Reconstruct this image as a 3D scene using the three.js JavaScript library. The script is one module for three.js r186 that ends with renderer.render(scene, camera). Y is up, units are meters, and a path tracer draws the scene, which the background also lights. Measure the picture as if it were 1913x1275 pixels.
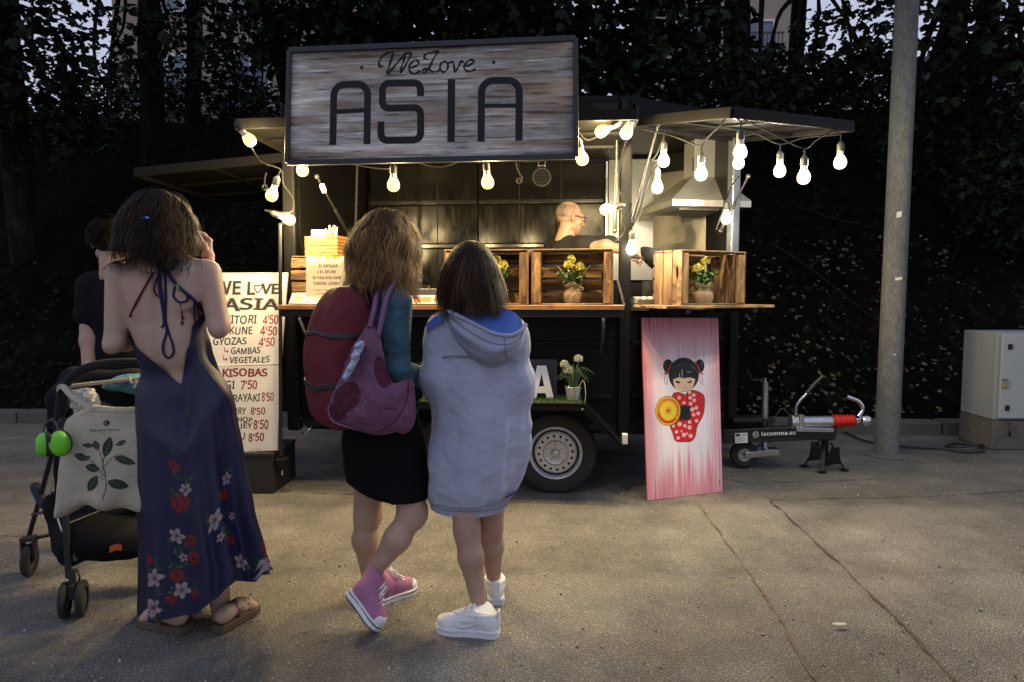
import * as THREE from 'three';
import { mergeGeometries } from 'three/addons/utils/BufferGeometryUtils.js';
import { RoundedBoxGeometry } from 'three/addons/geometries/RoundedBoxGeometry.js';

// ---------------------------------------------------------------- camera, sky, sun, exposure
const scene = new THREE.Scene();
const FOC = 1275, CX = 956.5, CY = 637.5, CAMY = 1.3, PITCH = Math.atan(87 / 1275);
const camera = new THREE.PerspectiveCamera(53.13, 1.5, 0.05, 400);
camera.position.set(0, CAMY, 0);
camera.rotation.x = -PITCH;
const renderer = new THREE.WebGLRenderer({ antialias: true });
renderer.toneMapping = THREE.LinearToneMapping;
renderer.toneMappingExposure = 1.0;
renderer.shadowMap.enabled = true;

// even dusk sky: pale near the horizon, bluer overhead
{
  const w = 64, h = 32, data = new Float32Array(w * h * 4);
  for (let y = 0; y < h; y++) for (let x = 0; x < w; x++) {
    const el = ((y + 0.5) / h - 0.5) * Math.PI, s = Math.sin(el), i = (y * w + x) * 4;
    const t = Math.max(0, s), k = s < 0 ? 0.12 : 1;
    data[i] = k * (0.60 - 0.27 * t); data[i + 1] = k * (0.635 - 0.24 * t); data[i + 2] = k * (0.79 - 0.19 * t); data[i + 3] = 1;
  }
  const sky = new THREE.DataTexture(data, w, h, THREE.RGBAFormat, THREE.FloatType);
  sky.mapping = THREE.EquirectangularReflectionMapping; sky.magFilter = THREE.LinearFilter; sky.needsUpdate = true;
  scene.background = sky; scene.environment = sky;
}
const sun = new THREE.DirectionalLight(new THREE.Color(1, 0.93, 0.86), 0.12);
sun.position.set(-6, 14, 12); sun.castShadow = true; sun.shadow.radius = 40;
sun.shadow.camera.left = -14; sun.shadow.camera.right = 14; sun.shadow.camera.top = 14; sun.shadow.camera.bottom = -14; sun.shadow.camera.far = 60;
scene.add(sun); scene.add(sun.target);

// ---------------------------------------------------------------- small maths
const V3 = THREE.Vector3, V = (x, y, z) => new V3(x, y, z);
let seed_ = 1;
const srand = (s) => { seed_ = (s * 2654435761) >>> 0; };
const rnd = () => { seed_ = (seed_ + 0x6d2b79f5) | 0; let t = Math.imul(seed_ ^ (seed_ >>> 15), 1 | seed_); t = (t + Math.imul(t ^ (t >>> 7), 61 | t)) ^ t; return ((t ^ (t >>> 14)) >>> 0) / 4294967296; };
const rr = (a, b) => a + (b - a) * rnd();
const clamp = (x, a = 0, b = 1) => Math.min(b, Math.max(a, x));
const mix = (a, b, t) => a + (b - a) * t;
const sstep = (a, b, x) => { const t = clamp((x - a) / (b - a)); return t * t * (3 - 2 * t); };
const hash2 = (x, y) => { let h = Math.imul(x, 374761393) + Math.imul(y, 668265263); h = Math.imul(h ^ (h >>> 13), 1274126177); return ((h ^ (h >>> 16)) >>> 0) / 4294967296; };
function noise2(x, y, per = 0) {
  const ix = Math.floor(x), iy = Math.floor(y), fx = x - ix, fy = y - iy, u = fx * fx * (3 - 2 * fx), v = fy * fy * (3 - 2 * fy);
  const m = (a) => (per ? ((a % per) + per) % per : a);
  return mix(mix(hash2(m(ix), m(iy)), hash2(m(ix + 1), m(iy)), u), mix(hash2(m(ix), m(iy + 1)), hash2(m(ix + 1), m(iy + 1)), u), v);
}
const fbm = (x, y, o = 4, per = 0) => { let s = 0, a = 0.5, n = 0; for (let i = 0; i < o; i++) { s += a * noise2(x, y, per); n += a; a *= 0.5; x *= 2; y *= 2; per *= 2; } return s / n; };
const noise3 = (x, y, z) => (noise2(x + 17.3 * Math.floor(z), y) * (1 - (z - Math.floor(z))) + noise2(x + 17.3 * (Math.floor(z) + 1), y) * (z - Math.floor(z)));

// a direction through a pixel of the 1913 x 1275 frame, and where it reaches a depth or the ground: used to measure real positions
function ray(px, py) {
  const u = (px - CX) / FOC, v = -(py - CY) / FOC, c = Math.cos(PITCH), s = Math.sin(PITCH);
  return V(u, v * c - s, -(c + v * s));
}
const at = (px, py, D) => { const r = ray(px, py); return V(r.x * D / -r.z, CAMY + r.y * D / -r.z, -D); };
const onGround = (px, py, y = 0) => { const r = ray(px, py), t = (y - CAMY) / r.y; return V(r.x * t, y, r.z * t); };

// ---------------------------------------------------------------- naming
const used = new Map();
function numbered(name) { const n = used.get(name) ?? 0; used.set(name, n + 1); return n ? name + '_' + String(n).padStart(3, '0') : name; }
function tag(o, label, category, group) { o.userData.label = label; o.userData.category = category; if (group) o.userData.group = group; return o; }
function thing(name, label, category, pos = [0, 0, 0], turn = 0, group) {
  const o = new THREE.Group(); o.name = numbered(name); scene.add(o);
  o.position.set(...(pos.isVector3 ? pos.toArray() : pos)); o.rotation.y = turn;
  return tag(o, label, category, group);
}
function M(name, geo, mat, parent, label) {
  const g = Array.isArray(geo) ? (geo.length === 1 ? geo[0] : merge(geo)) : geo;
  const m = new THREE.Mesh(g, mat); m.name = parent === scene || !parent ? numbered(name) : name; m.castShadow = m.receiveShadow = true;
  (parent ?? scene).add(m); if (label) m.userData.label = label;
  return m;
}
function struct(name, geo, mat) { const m = M(name, geo, mat, scene); m.userData.kind = 'structure'; return m; }
function merge(list) {
  const names = ['position', 'normal', 'uv'];
  if (list.every((g) => g.attributes.color)) names.push('color');
  return mergeGeometries(list.map((g) => {
    const q = g.index ? g.toNonIndexed() : g, r = new THREE.BufferGeometry(), n = q.attributes.position.count;
    for (const k of names) r.setAttribute(k, q.attributes[k] ?? new THREE.BufferAttribute(new Float32Array(n * 2), 2));
    return r;
  }));
}

// ---------------------------------------------------------------- geometry helpers
function xf(g, p = [0, 0, 0], r = [0, 0, 0]) {
  g.applyMatrix4(new THREE.Matrix4().compose(V(...p), new THREE.Quaternion().setFromEuler(new THREE.Euler(...r)), V(1, 1, 1))); return g;
}
function metricUV(g, w, h, d, ou = 0, ov = 0) {           // uv in metres, u along the longest side
  const P = g.attributes.position, N = g.attributes.normal, uv = new Float32Array(P.count * 2), big = w >= h && w >= d ? 0 : h >= d ? 1 : 2;
  for (let i = 0; i < P.count; i++) {
    const p = [P.getX(i), P.getY(i), P.getZ(i)], n = [Math.abs(N.getX(i)), Math.abs(N.getY(i)), Math.abs(N.getZ(i))];
    const ax = n[0] > n[1] && n[0] > n[2] ? 0 : n[1] > n[2] ? 1 : 2; let o = [0, 1, 2].filter((k) => k !== ax);
    if (o[1] === big) o = [o[1], o[0]];
    uv[i * 2] = p[o[0]] + ou; uv[i * 2 + 1] = p[o[1]] + ov + ax * 0.137;
  }
  g.setAttribute('uv', new THREE.BufferAttribute(uv, 2)); return g;
}
function box(w, h, d, p, r, bev = 0.003) {
  const g = bev ? new RoundedBoxGeometry(w, h, d, 1, Math.min(bev, w * 0.3, h * 0.3, d * 0.3)) : new THREE.BoxGeometry(w, h, d);
  return xf(metricUV(g, w, h, d, rnd() * 3, rnd() * 3), p, r);
}
function bar(a, b, w, h = w, bev = 0.002) {               // a box beam from a to b
  const L = a.distanceTo(b), g = box(w, h, L, undefined, undefined, bev), m = new THREE.Matrix4();
  const z = b.clone().sub(a).normalize(), up = Math.abs(z.y) > 0.95 ? V(0, 0, 1) : V(0, 1, 0), x = up.clone().cross(z).normalize(), y = z.clone().cross(x);
  m.makeBasis(x, y, z).setPosition(a.clone().add(b).multiplyScalar(0.5)); g.applyMatrix4(m); return g;
}
function tube(pts, r, seg = 24, rad = 8, smooth = true, closed = false) {
  const c = smooth ? new THREE.CatmullRomCurve3(pts, closed, 'centripetal') : (() => { const p = new THREE.CurvePath(); for (let i = 0; i + 1 < pts.length; i++) p.add(new THREE.LineCurve3(pts[i], pts[i + 1])); return p; })();
  return new THREE.TubeGeometry(c, seg, r, rad, closed);
}
function rod(a, b, r, r2 = r, rad = 10) {
  const L = a.distanceTo(b), g = new THREE.CylinderGeometry(r2, r, L, rad, 1), q = new THREE.Quaternion().setFromUnitVectors(V(0, 1, 0), b.clone().sub(a).normalize());
  g.applyMatrix4(new THREE.Matrix4().compose(a.clone().add(b).multiplyScalar(0.5), q, V(1, 1, 1))); return g;
}
function taper(pts, radii, rad = 10, per = 6, bump = 0, sd = 0) {   // a tube whose radius changes along its points
  const c = new THREE.CatmullRomCurve3(pts, false, 'centripetal'), n = (pts.length - 1) * per, fr = c.computeFrenetFrames(n, false), pos = [], nor = [], uv = [], idx = [];
  for (let i = 0; i <= n; i++) {
    const t = i / n, p = c.getPoint(t), k = t * (radii.length - 1), k0 = Math.min(radii.length - 2, Math.floor(k)), r0 = mix(radii[k0], radii[k0 + 1], k - k0);
    for (let j = 0; j <= rad; j++) {
      const a = (j / rad) * Math.PI * 2, d = fr.normals[i].clone().multiplyScalar(Math.cos(a)).addScaledVector(fr.binormals[i], Math.sin(a));
      const r = r0 * (1 + bump * (noise2(sd + (j % rad) * 0.9, i * 0.55) - 0.5));
      pos.push(p.x + d.x * r, p.y + d.y * r, p.z + d.z * r); nor.push(d.x, d.y, d.z); uv.push(j / rad, t * n * 0.15);
      if (i < n && j < rad) { const q = i * (rad + 1) + j; idx.push(q, q + 1, q + rad + 1, q + 1, q + rad + 2, q + rad + 1); }
    }
  }
  const g = new THREE.BufferGeometry(); g.setAttribute('position', new THREE.Float32BufferAttribute(pos, 3)); g.setAttribute('normal', new THREE.Float32BufferAttribute(nor, 3)); g.setAttribute('uv', new THREE.Float32BufferAttribute(uv, 2));
  g.setIndex(idx); return g;
}
const lathe = (pts, seg = 24) => new THREE.LatheGeometry(pts.map((p) => new THREE.Vector2(p[0], p[1])), seg);
function extrude(pts, depth, bev = 0) {                    // polygon in x, y extruded along +z
  const s = new THREE.Shape(pts.map((p) => new THREE.Vector2(p[0], p[1])));
  return new THREE.ExtrudeGeometry(s, { depth, bevelEnabled: bev > 0, bevelSize: bev, bevelThickness: bev, bevelSegments: 1, steps: 1, curveSegments: 8 });
}
function grid(nu, nv, f, closeU = false) {                 // a parametric sheet f(u, v) -> Vector3, uv = (u, 1 - v)
  const pos = [], uv = [], idx = [];
  for (let j = 0; j <= nv; j++) for (let i = 0; i <= nu; i++) { const p = f(i / nu, j / nv); pos.push(p.x, p.y, p.z); uv.push(i / nu, 1 - j / nv); }
  for (let j = 0; j < nv; j++) for (let i = 0; i < nu; i++) { const a = j * (nu + 1) + i; idx.push(a, a + nu + 1, a + 1, a + 1, a + nu + 1, a + nu + 2); }
  const g = new THREE.BufferGeometry(); g.setAttribute('position', new THREE.Float32BufferAttribute(pos, 3)); g.setAttribute('uv', new THREE.Float32BufferAttribute(uv, 2)); g.setIndex(idx); g.computeVertexNormals();
  if (closeU) { const N = g.attributes.normal; for (let j = 0; j <= nv; j++) { const a = j * (nu + 1), b = a + nu, n = V(N.getX(a) + N.getX(b), N.getY(a) + N.getY(b), N.getZ(a) + N.getZ(b)).normalize(); N.setXYZ(a, n.x, n.y, n.z); N.setXYZ(b, n.x, n.y, n.z); } }
  return g;
}

// ---------------------------------------------------------------- distance fields and their surface
class Field {
  constructor(k = 0.03) { this.p = []; this.k = k; this.lo = V(1e9, 1e9, 1e9); this.hi = V(-1e9, -1e9, -1e9); }
  grow(c, r) { this.lo.min(V(c.x - r, c.y - r, c.z - r)); this.hi.max(V(c.x + r, c.y + r, c.z + r)); }
  cap(a, b, ra, rb = ra) { const d = b.clone().sub(a); this.p.push({ t: 0, x: a.x, y: a.y, z: a.z, dx: d.x, dy: d.y, dz: d.z, l: Math.max(1e-9, d.lengthSq()), ra, rb }); this.grow(a, ra); this.grow(b, rb); return this; }
  chain(pts, radii) { for (let i = 0; i + 1 < pts.length; i++) this.cap(pts[i], pts[i + 1], radii[i], radii[i + 1]); return this; }
  ell(c, rx, ry, rz, yaw = 0, roll = 0) { const q = new THREE.Matrix4().makeRotationFromEuler(new THREE.Euler(0, yaw, roll)).transpose().elements; this.p.push({ t: 1, x: c.x, y: c.y, z: c.z, rx, ry, rz, e: q }); this.grow(c, Math.max(rx, ry, rz)); return this; }
  cut(c, r, k = 0.006) { this.p.push({ t: 2, x: c.x, y: c.y, z: c.z, r, k }); return this; }
  fn(f, c, r) { this.p.push({ t: 3, f }); this.grow(c, r); return this; }
  d(x, y, z) {
    let r = 1e3; const K = this.k;
    for (const p of this.p) {
      let q; const ax = x - p.x, ay = y - p.y, az = z - p.z;
      if (p.t === 0) {
        const h = Math.min(1, Math.max(0, (ax * p.dx + ay * p.dy + az * p.dz) / p.l)), bx = ax - p.dx * h, by = ay - p.dy * h, bz = az - p.dz * h;
        q = Math.sqrt(bx * bx + by * by + bz * bz) - (p.ra + (p.rb - p.ra) * h);
      } else if (p.t === 1) {
        const e = p.e, X = (e[0] * ax + e[4] * ay + e[8] * az) / p.rx, Y = (e[1] * ax + e[5] * ay + e[9] * az) / p.ry, Z = (e[2] * ax + e[6] * ay + e[10] * az) / p.rz;
        const k0 = Math.sqrt(X * X + Y * Y + Z * Z), k1 = Math.sqrt((X / p.rx) ** 2 + (Y / p.ry) ** 2 + (Z / p.rz) ** 2); q = k1 > 1e-9 ? k0 * (k0 - 1) / k1 : -Math.min(p.rx, p.ry, p.rz);
      } else if (p.t === 2) {
        q = p.r - Math.sqrt(ax * ax + ay * ay + az * az); const h = Math.max(p.k - Math.abs(r - q), 0) / p.k; r = Math.max(r, q) + h * h * p.k * 0.25; continue;
      } else q = p.f(x, y, z);
      const h = Math.max(K - Math.abs(r - q), 0) / K; r = Math.min(r, q) - h * h * K * 0.25;
    }
    return r;
  }
}
function nets(f, lo, hi, cell, color, uvf) {
  const nx = Math.ceil((hi.x - lo.x) / cell) + 2, ny = Math.ceil((hi.y - lo.y) / cell) + 2, nz = Math.ceil((hi.z - lo.z) / cell) + 2, v = new Float32Array(nx * ny * nz);
  const at3 = (i, j, k) => (k * ny + j) * nx + i;
  for (let k = 0; k < nz; k++) for (let j = 0; j < ny; j++) for (let i = 0; i < nx; i++) v[at3(i, j, k)] = f(lo.x + i * cell, lo.y + j * cell, lo.z + k * cell);
  const id = new Int32Array(nx * ny * nz).fill(-1), pos = [];
  const E = [[0, 1], [2, 3], [4, 5], [6, 7], [0, 2], [1, 3], [4, 6], [5, 7], [0, 4], [1, 5], [2, 6], [3, 7]];
  for (let k = 0; k + 1 < nz; k++) for (let j = 0; j + 1 < ny; j++) for (let i = 0; i + 1 < nx; i++) {
    let m = 0; const c = [];
    for (let q = 0; q < 8; q++) { const val = v[at3(i + (q & 1), j + ((q >> 1) & 1), k + (q >> 2))]; c.push(val); if (val < 0) m |= 1 << q; }
    if (m === 0 || m === 255) continue;
    let X = 0, Y = 0, Z = 0, n = 0;
    for (const [a, b] of E) if ((c[a] < 0) !== (c[b] < 0)) { const t = c[a] / (c[a] - c[b]); X += (a & 1) + t * ((b & 1) - (a & 1)); Y += ((a >> 1) & 1) + t * (((b >> 1) & 1) - ((a >> 1) & 1)); Z += (a >> 2) + t * ((b >> 2) - (a >> 2)); n++; }
    id[at3(i, j, k)] = pos.length / 3; pos.push(lo.x + (i + X / n) * cell, lo.y + (j + Y / n) * cell, lo.z + (k + Z / n) * cell);
  }
  const idx = [], quad = (a, b, c, d, flip) => { if (a < 0 || b < 0 || c < 0 || d < 0) return; if (flip) idx.push(a, c, b, a, d, c); else idx.push(a, b, c, a, c, d); };
  for (let k = 1; k + 1 < nz; k++) for (let j = 1; j + 1 < ny; j++) for (let i = 1; i + 1 < nx; i++) {
    const s = v[at3(i, j, k)] < 0;
    if (s !== v[at3(i + 1, j, k)] < 0) quad(id[at3(i, j - 1, k - 1)], id[at3(i, j, k - 1)], id[at3(i, j, k)], id[at3(i, j - 1, k)], !s);
    if (s !== v[at3(i, j + 1, k)] < 0) quad(id[at3(i - 1, j, k - 1)], id[at3(i - 1, j, k)], id[at3(i, j, k)], id[at3(i, j, k - 1)], !s);
    if (s !== v[at3(i, j, k + 1)] < 0) quad(id[at3(i - 1, j - 1, k)], id[at3(i, j - 1, k)], id[at3(i, j, k)], id[at3(i - 1, j, k)], !s);
  }
  const nor = new Float32Array(pos.length), col = color ? new Float32Array(pos.length) : null, uv = new Float32Array(pos.length / 3 * 2), e = cell * 0.4;
  for (let i = 0; i < pos.length; i += 3) {
    const x = pos[i], y = pos[i + 1], z = pos[i + 2];
    let gx = f(x + e, y, z) - f(x - e, y, z), gy = f(x, y + e, z) - f(x, y - e, z), gz = f(x, y, z + e) - f(x, y, z - e); const l = Math.hypot(gx, gy, gz) || 1, dd = clamp(f(x, y, z) * 2 * e / l, -cell * 0.4, cell * 0.4);
    gx /= l; gy /= l; gz /= l; pos[i] -= gx * dd; pos[i + 1] -= gy * dd; pos[i + 2] -= gz * dd; nor[i] = gx; nor[i + 1] = gy; nor[i + 2] = gz;
    if (col) { const c = color(x, y, z, gx, gy, gz); col[i] = c[0]; col[i + 1] = c[1]; col[i + 2] = c[2]; }
    if (uvf) { const q = uvf(x, y, z, gx, gy, gz); uv[i / 3 * 2] = q[0]; uv[i / 3 * 2 + 1] = q[1]; } else { uv[i / 3 * 2] = x + z * 0.7; uv[i / 3 * 2 + 1] = y; }
  }
  const g = new THREE.BufferGeometry(); g.setAttribute('position', new THREE.Float32BufferAttribute(pos, 3)); g.setAttribute('normal', new THREE.BufferAttribute(nor, 3)); g.setAttribute('uv', new THREE.BufferAttribute(uv, 2));
  if (col) g.setAttribute('color', new THREE.BufferAttribute(col, 3)); g.setIndex(idx); return g;
}
function mesh3(F, cell, color, extra, uvf) {
  const m = cell * 2.5, f = extra ? (x, y, z) => extra(F.d(x, y, z), x, y, z) : (x, y, z) => F.d(x, y, z);
  return nets(f, F.lo.clone().subScalar(m), F.hi.clone().addScalar(m), cell, color, uvf);
}

// ---------------------------------------------------------------- textures and materials
function canvas(w, h, draw, opt = {}) {
  const c = document.createElement('canvas'); c.width = w; c.height = h; const x = c.getContext('2d'); draw(x, w, h);
  const t = new THREE.CanvasTexture(c); if (!opt.data) t.colorSpace = THREE.SRGBColorSpace; if (!opt.clamp) t.wrapS = t.wrapT = THREE.RepeatWrapping;
  if (opt.rep) t.repeat.set(...opt.rep); return t;
}
function pixels(w, h, f, opt = {}) {                        // f(u, v, x, y) -> [r, g, b] 0..1 sRGB, or a grey value
  const d = new Uint8Array(w * h * 4);
  for (let y = 0; y < h; y++) for (let x = 0; x < w; x++) { let c = f(x / w, y / h, x, y); if (!c.length) c = [c, c, c]; const i = (y * w + x) * 4; d[i] = clamp(c[0]) * 255; d[i + 1] = clamp(c[1]) * 255; d[i + 2] = clamp(c[2]) * 255; d[i + 3] = 255; }
  const t = new THREE.DataTexture(d, w, h); t.magFilter = THREE.LinearFilter; t.wrapS = t.wrapT = THREE.RepeatWrapping; if (!opt.data) t.colorSpace = THREE.SRGBColorSpace; if (opt.rep) t.repeat.set(...opt.rep); t.needsUpdate = true; return t;
}
const lin = (r, g, b) => new THREE.Color().setRGB(r, g, b);
function mat(c, rough = 0.7, metal = 0, extra = {}) {
  const color = Array.isArray(c) ? lin(...c) : new THREE.Color(c); const phys = ['clearcoat', 'sheen', 'transmission', 'anisotropy'].some((k) => k in extra) || 'specularIntensity' in extra;
  return new (phys ? THREE.MeshPhysicalMaterial : THREE.MeshStandardMaterial)({ color, roughness: rough, metalness: metal, side: THREE.DoubleSide, ...extra });
}
const T = {};
T.fine = pixels(256, 256, (u, v) => 0.25 + 0.75 * fbm(u * 32, v * 32, 4, 32), { data: true });
T.weave = pixels(128, 128, (u, v, x, y) => 0.5 + 0.3 * Math.sin(x * Math.PI / 4) * Math.sin(y * Math.PI / 4) + 0.3 * (hash2(x, y) - 0.5), { data: true, rep: [14, 14] });
T.scuff = pixels(512, 512, (u, v) => 0.32 + 0.5 * fbm(u * 5, v * 5, 5, 5) * fbm(u * 40, v * 6, 3, 40) * 2, { data: true });
const wood = (a, b, sx = 1.6, sy = 26, knots = 5) => {
  srand(sx * 77 + knots); const kn = [...Array(knots)].map(() => [rnd(), rnd(), rr(0.006, 0.02)]);
  return pixels(1024, 512, (u, v) => {
    let w = 0; for (const [kx, ky, kr] of kn) { const d = Math.hypot((u - kx) * 1.1, (v - ky) * 1.0) / kr; w += Math.exp(-d * d * 0.4); }
    const n = fbm(u * sx * 4, v * sy * 2 + w, 5, 0), g = fbm(u * 3, v * 3, 3), s = Math.sin((v * sy + n * 3 + w * 2) * 6) * 0.5 + 0.5, st = Math.pow(fbm(u * 9, v * 70, 3), 3);
    const t = clamp(0.15 + 0.35 * s * n + 0.75 * (n - 0.35) - w * 0.7 + (g - 0.5) * 0.8 - st * 0.5);
    return [mix(a[0], b[0], t), mix(a[1], b[1], t), mix(a[2], b[2], t)];
  });
};
T.crate = wood([0.27, 0.19, 0.12], [0.84, 0.71, 0.50], 1.6, 12, 7);
T.pale = wood([0.55, 0.38, 0.20], [0.93, 0.76, 0.48], 1.1, 20, 3);
T.bark = pixels(256, 512, (u, v) => { const n = fbm(u * 10, v * 5, 4, 10), s = Math.abs(fbm(u * 14 + 3, v * 3.5, 4, 14) - 0.5) * 3; const k = 0.10 + 0.25 * n * clamp(s + 0.3); return [k * 1.1, k, k * 0.82]; });
const blackPaint = new THREE.MeshPhysicalMaterial({ color: lin(0.006, 0.006, 0.0062), roughness: 0.42, specularIntensity: 0.22, side: THREE.DoubleSide });
const blackSatin = new THREE.MeshPhysicalMaterial({ color: lin(0.010, 0.010, 0.0105), roughness: 0.5, specularIntensity: 0.5, side: THREE.DoubleSide });
const blackPlastic = mat([0.02, 0.02, 0.021], 0.55);
const rubber = mat([0.022, 0.021, 0.02], 0.85, 0, { bumpMap: T.fine, bumpScale: 0.002 });
const steel = mat([0.55, 0.55, 0.53], 0.34, 1, { roughnessMap: T.scuff });
const galva = mat([0.5, 0.51, 0.53], 0.45, 0.9, { roughnessMap: T.scuff });
const chrome = mat([0.7, 0.7, 0.72], 0.15, 1);
const crateMats = [0, 1, 2, 3].map((i) => mat([[0.92, 0.84, 0.70], [0.72, 0.62, 0.50], [1, 0.93, 0.80], [0.60, 0.50, 0.40]][i], 0.8, 0, { map: T.crate, bumpMap: T.crate, bumpScale: 0.002 }));
const palewood = mat([0.55, 0.5, 0.42], 0.6, 0, { map: T.pale });
// ---------------------------------------------------------------- ground, kerb, bank
const kerbZ = (x) => -(6.5 - 0.063 * x);
function hill(x, z) {
  const d = kerbZ(x) - 0.25 - z; if (d < 0) return 0.1;
  return 0.1 + 4.6 * Math.sin(Math.min(1, d / 7.4) * Math.PI / 2) + (fbm(x * 0.8 + 40, z * 0.8 + 40, 3) - 0.5) * 0.5 * Math.min(1, d) + (d > 7.4 ? (d - 7.4) * 0.02 : 0);
}
T.asphalt = pixels(1024, 1024, (u, v, x, y) => {
  let n = 0.50 + 0.16 * (fbm(u * 6, v * 6, 4, 6) - 0.5);
  const cs = 128; let best = 9, bi = 0; const X = u * cs, Y = v * cs, ix = Math.floor(X), iy = Math.floor(Y);
  for (let j = -1; j < 2; j++) for (let i = -1; i < 2; i++) { const a = (ix + i + cs) % cs, b = (iy + j + cs) % cs, d = Math.hypot(ix + i + hash2(a, b) - X, iy + j + hash2(b + 91, a + 7) - Y) * (1.2 + hash2(a + 3, b + 5)); if (d < best) { best = d; bi = hash2(a + 11, b + 23); } }
  n += best < 0.62 ? (bi - 0.42) * 0.27 * (1 - best) : -0.075; n += (hash2(x, y) - 0.5) * 0.10; n += bi > 0.99 ? 0.13 * (1 - best) : 0;
  return [n * 1.03, n, n * 0.95];
});
T.asphaltBump = pixels(1024, 1024, (u, v) => {
  const cs = 128; let best = 9; const X = u * cs, Y = v * cs, ix = Math.floor(X), iy = Math.floor(Y);
  for (let j = -1; j < 2; j++) for (let i = -1; i < 2; i++) { const a = (ix + i + cs) % cs, b = (iy + j + cs) % cs, d = Math.hypot(ix + i + hash2(a, b) - X, iy + j + hash2(b + 91, a + 7) - Y) * (1.2 + hash2(a + 3, b + 5)); if (d < best) best = d; }
  return clamp(1 - best) * 0.8 + 0.2 * fbm(u * 20, v * 20, 3, 20);
}, { data: true });
{
  const x0 = -60, x1 = 60, z0 = 30, z1 = -8.2, nx = 220, nz = 130;
  const warp = (t, a, b, c) => { const s = t * 2 - 1; return mix(a, b, 0.5 + 0.5 * Math.sign(s) * Math.pow(Math.abs(s), c)); };
  const g = grid(nx, nz, (u, v) => { const x = warp(u, x0, x1, 2.6), z = mix(z1, z0, Math.pow(v, 2.2)); return V(x, -0.002 + 0.012 * (fbm(x * 0.7 + 9, z * 0.7 + 9, 3) - 0.5), z); });
  const P = g.attributes.position, uv = g.attributes.uv, col = new Float32Array(P.count * 3);
  for (let i = 0; i < P.count; i++) {
    const x = P.getX(i), z = P.getZ(i); uv.setXY(i, x / 1.05, z / 1.05);
    let k = 0.88 + 0.5 * (fbm(x * 0.8 + 50, z * 0.8 + 50, 4) - 0.5) + 0.3 * (fbm(x * 4, z * 4 + 70, 3) - 0.5); if (z < -4.28 + 0.05 * x && x > 1.6) k *= 0.72; if (fbm(x * 1.7 + 11, z * 1.7 + 3, 3) > 0.63) k *= 0.84;
    col.set([k, k * 0.985, k * 0.95], i * 3);
  }
  g.setAttribute('color', new THREE.BufferAttribute(col, 3));
  struct('road', g, mat([1, 1, 1], 0.92, 0, { map: T.asphalt, bumpMap: T.asphaltBump, bumpScale: 0.006, vertexColors: true }));
}
// joints between asphalt lanes: sunk, dirt-filled strips
function joint(pts, w, c, sd) {
  srand(sd); const pos = [], idx = []; let n = 0;
  for (let i = 0; i + 1 < pts.length; i++) {
    const a = pts[i], b = pts[i + 1], L = a.distanceTo(b), m = Math.ceil(L / 0.03), s = V(b.z - a.z, 0, a.x - b.x).normalize();
    for (let k = 0; k <= m; k++) {
      const t = k / m, p = a.clone().lerp(b, t), wob = (fbm(p.x * 6 + sd, p.z * 6, 4) - 0.5) * 0.03 + (noise2(p.x * 70, p.z * 70) - 0.5) * 0.006, w1 = w * clamp(2.2 * fbm(p.x * 14, p.z * 14 + sd, 3) - 0.55, 0.22, 1.0), y = 0.0065 + 0.012 * (fbm(p.x * 0.7 + 9, p.z * 0.7 + 9, 3) - 0.5);
      for (const q of [-1, 1]) pos.push(p.x + s.x * (wob + q * w1 / 2), y, p.z + s.z * (wob + q * w1 / 2));
      if (k < m) idx.push(n, n + 1, n + 2, n + 2, n + 1, n + 3); n += 2;
    }
  }
  const g = new THREE.BufferGeometry(); g.setAttribute('position', new THREE.Float32BufferAttribute(pos, 3)); g.setAttribute('uv', new THREE.Float32BufferAttribute(new Float32Array(n * 2), 2)); g.setIndex(idx); g.computeVertexNormals();
  return struct('road_joint', g, mat(c, 0.95));
}
joint([onGround(1440, 938), onGround(1560, 1048), onGround(1660, 1145), onGround(1800, 1290)], 0.017, [0.06, 0.05, 0.036], 3);
joint([onGround(1305, 945), onGround(1385, 1050), onGround(1470, 1180), onGround(1535, 1290)], 0.013, [0.11, 0.075, 0.05], 4);
joint([onGround(1440, 936), onGround(1640, 930), onGround(1840, 922), onGround(2100, 900)], 0.014, [0.08, 0.07, 0.06], 5);
joint([onGround(1350, 895), onGround(1400, 905), onGround(1640, 895)], 0.012, [0.06, 0.055, 0.05], 6);
joint([onGround(-200, 1010), onGround(60, 1000), onGround(300, 975)], 0.012, [0.06, 0.055, 0.05], 7);
joint([onGround(570, 922), onGround(760, 928), onGround(960, 934)], 0.012, [0.06, 0.05, 0.035], 8);
// kerb stones along the foot of the bank
{
  srand(5); const km = [0.06, 0.075, 0.09].map((k) => mat([k, k * 0.98, k * 0.93], 0.9, 0, { bumpMap: T.fine, bumpScale: 0.004 }));
  const kerb = new THREE.Group(); kerb.name = 'kerb'; kerb.userData.kind = 'structure'; scene.add(kerb);
  for (let x = -7; x < 8; x += 1) { const g = box(0.985, 0.22, 0.2, [0, 0, 0], undefined, 0.015); M('kerb_stone', xf(g, [x + 0.5, 0.01 + rr(-0.004, 0.004), kerbZ(x + 0.5) - 0.1], [0, Math.atan(-0.063) + rr(-0.006, 0.006), 0]), km[Math.floor(rnd() * 3)], kerb); }
}
const soil = pixels(512, 512, (u, v) => { const n = fbm(u * 24, v * 24, 5, 24), m = fbm(u * 5, v * 5, 3, 5); const k = 0.015 + 0.085 * n * m + (n > 0.66 ? 0.03 : 0); return [k * 1.05, k * 0.98, k * 0.72]; });
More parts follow.
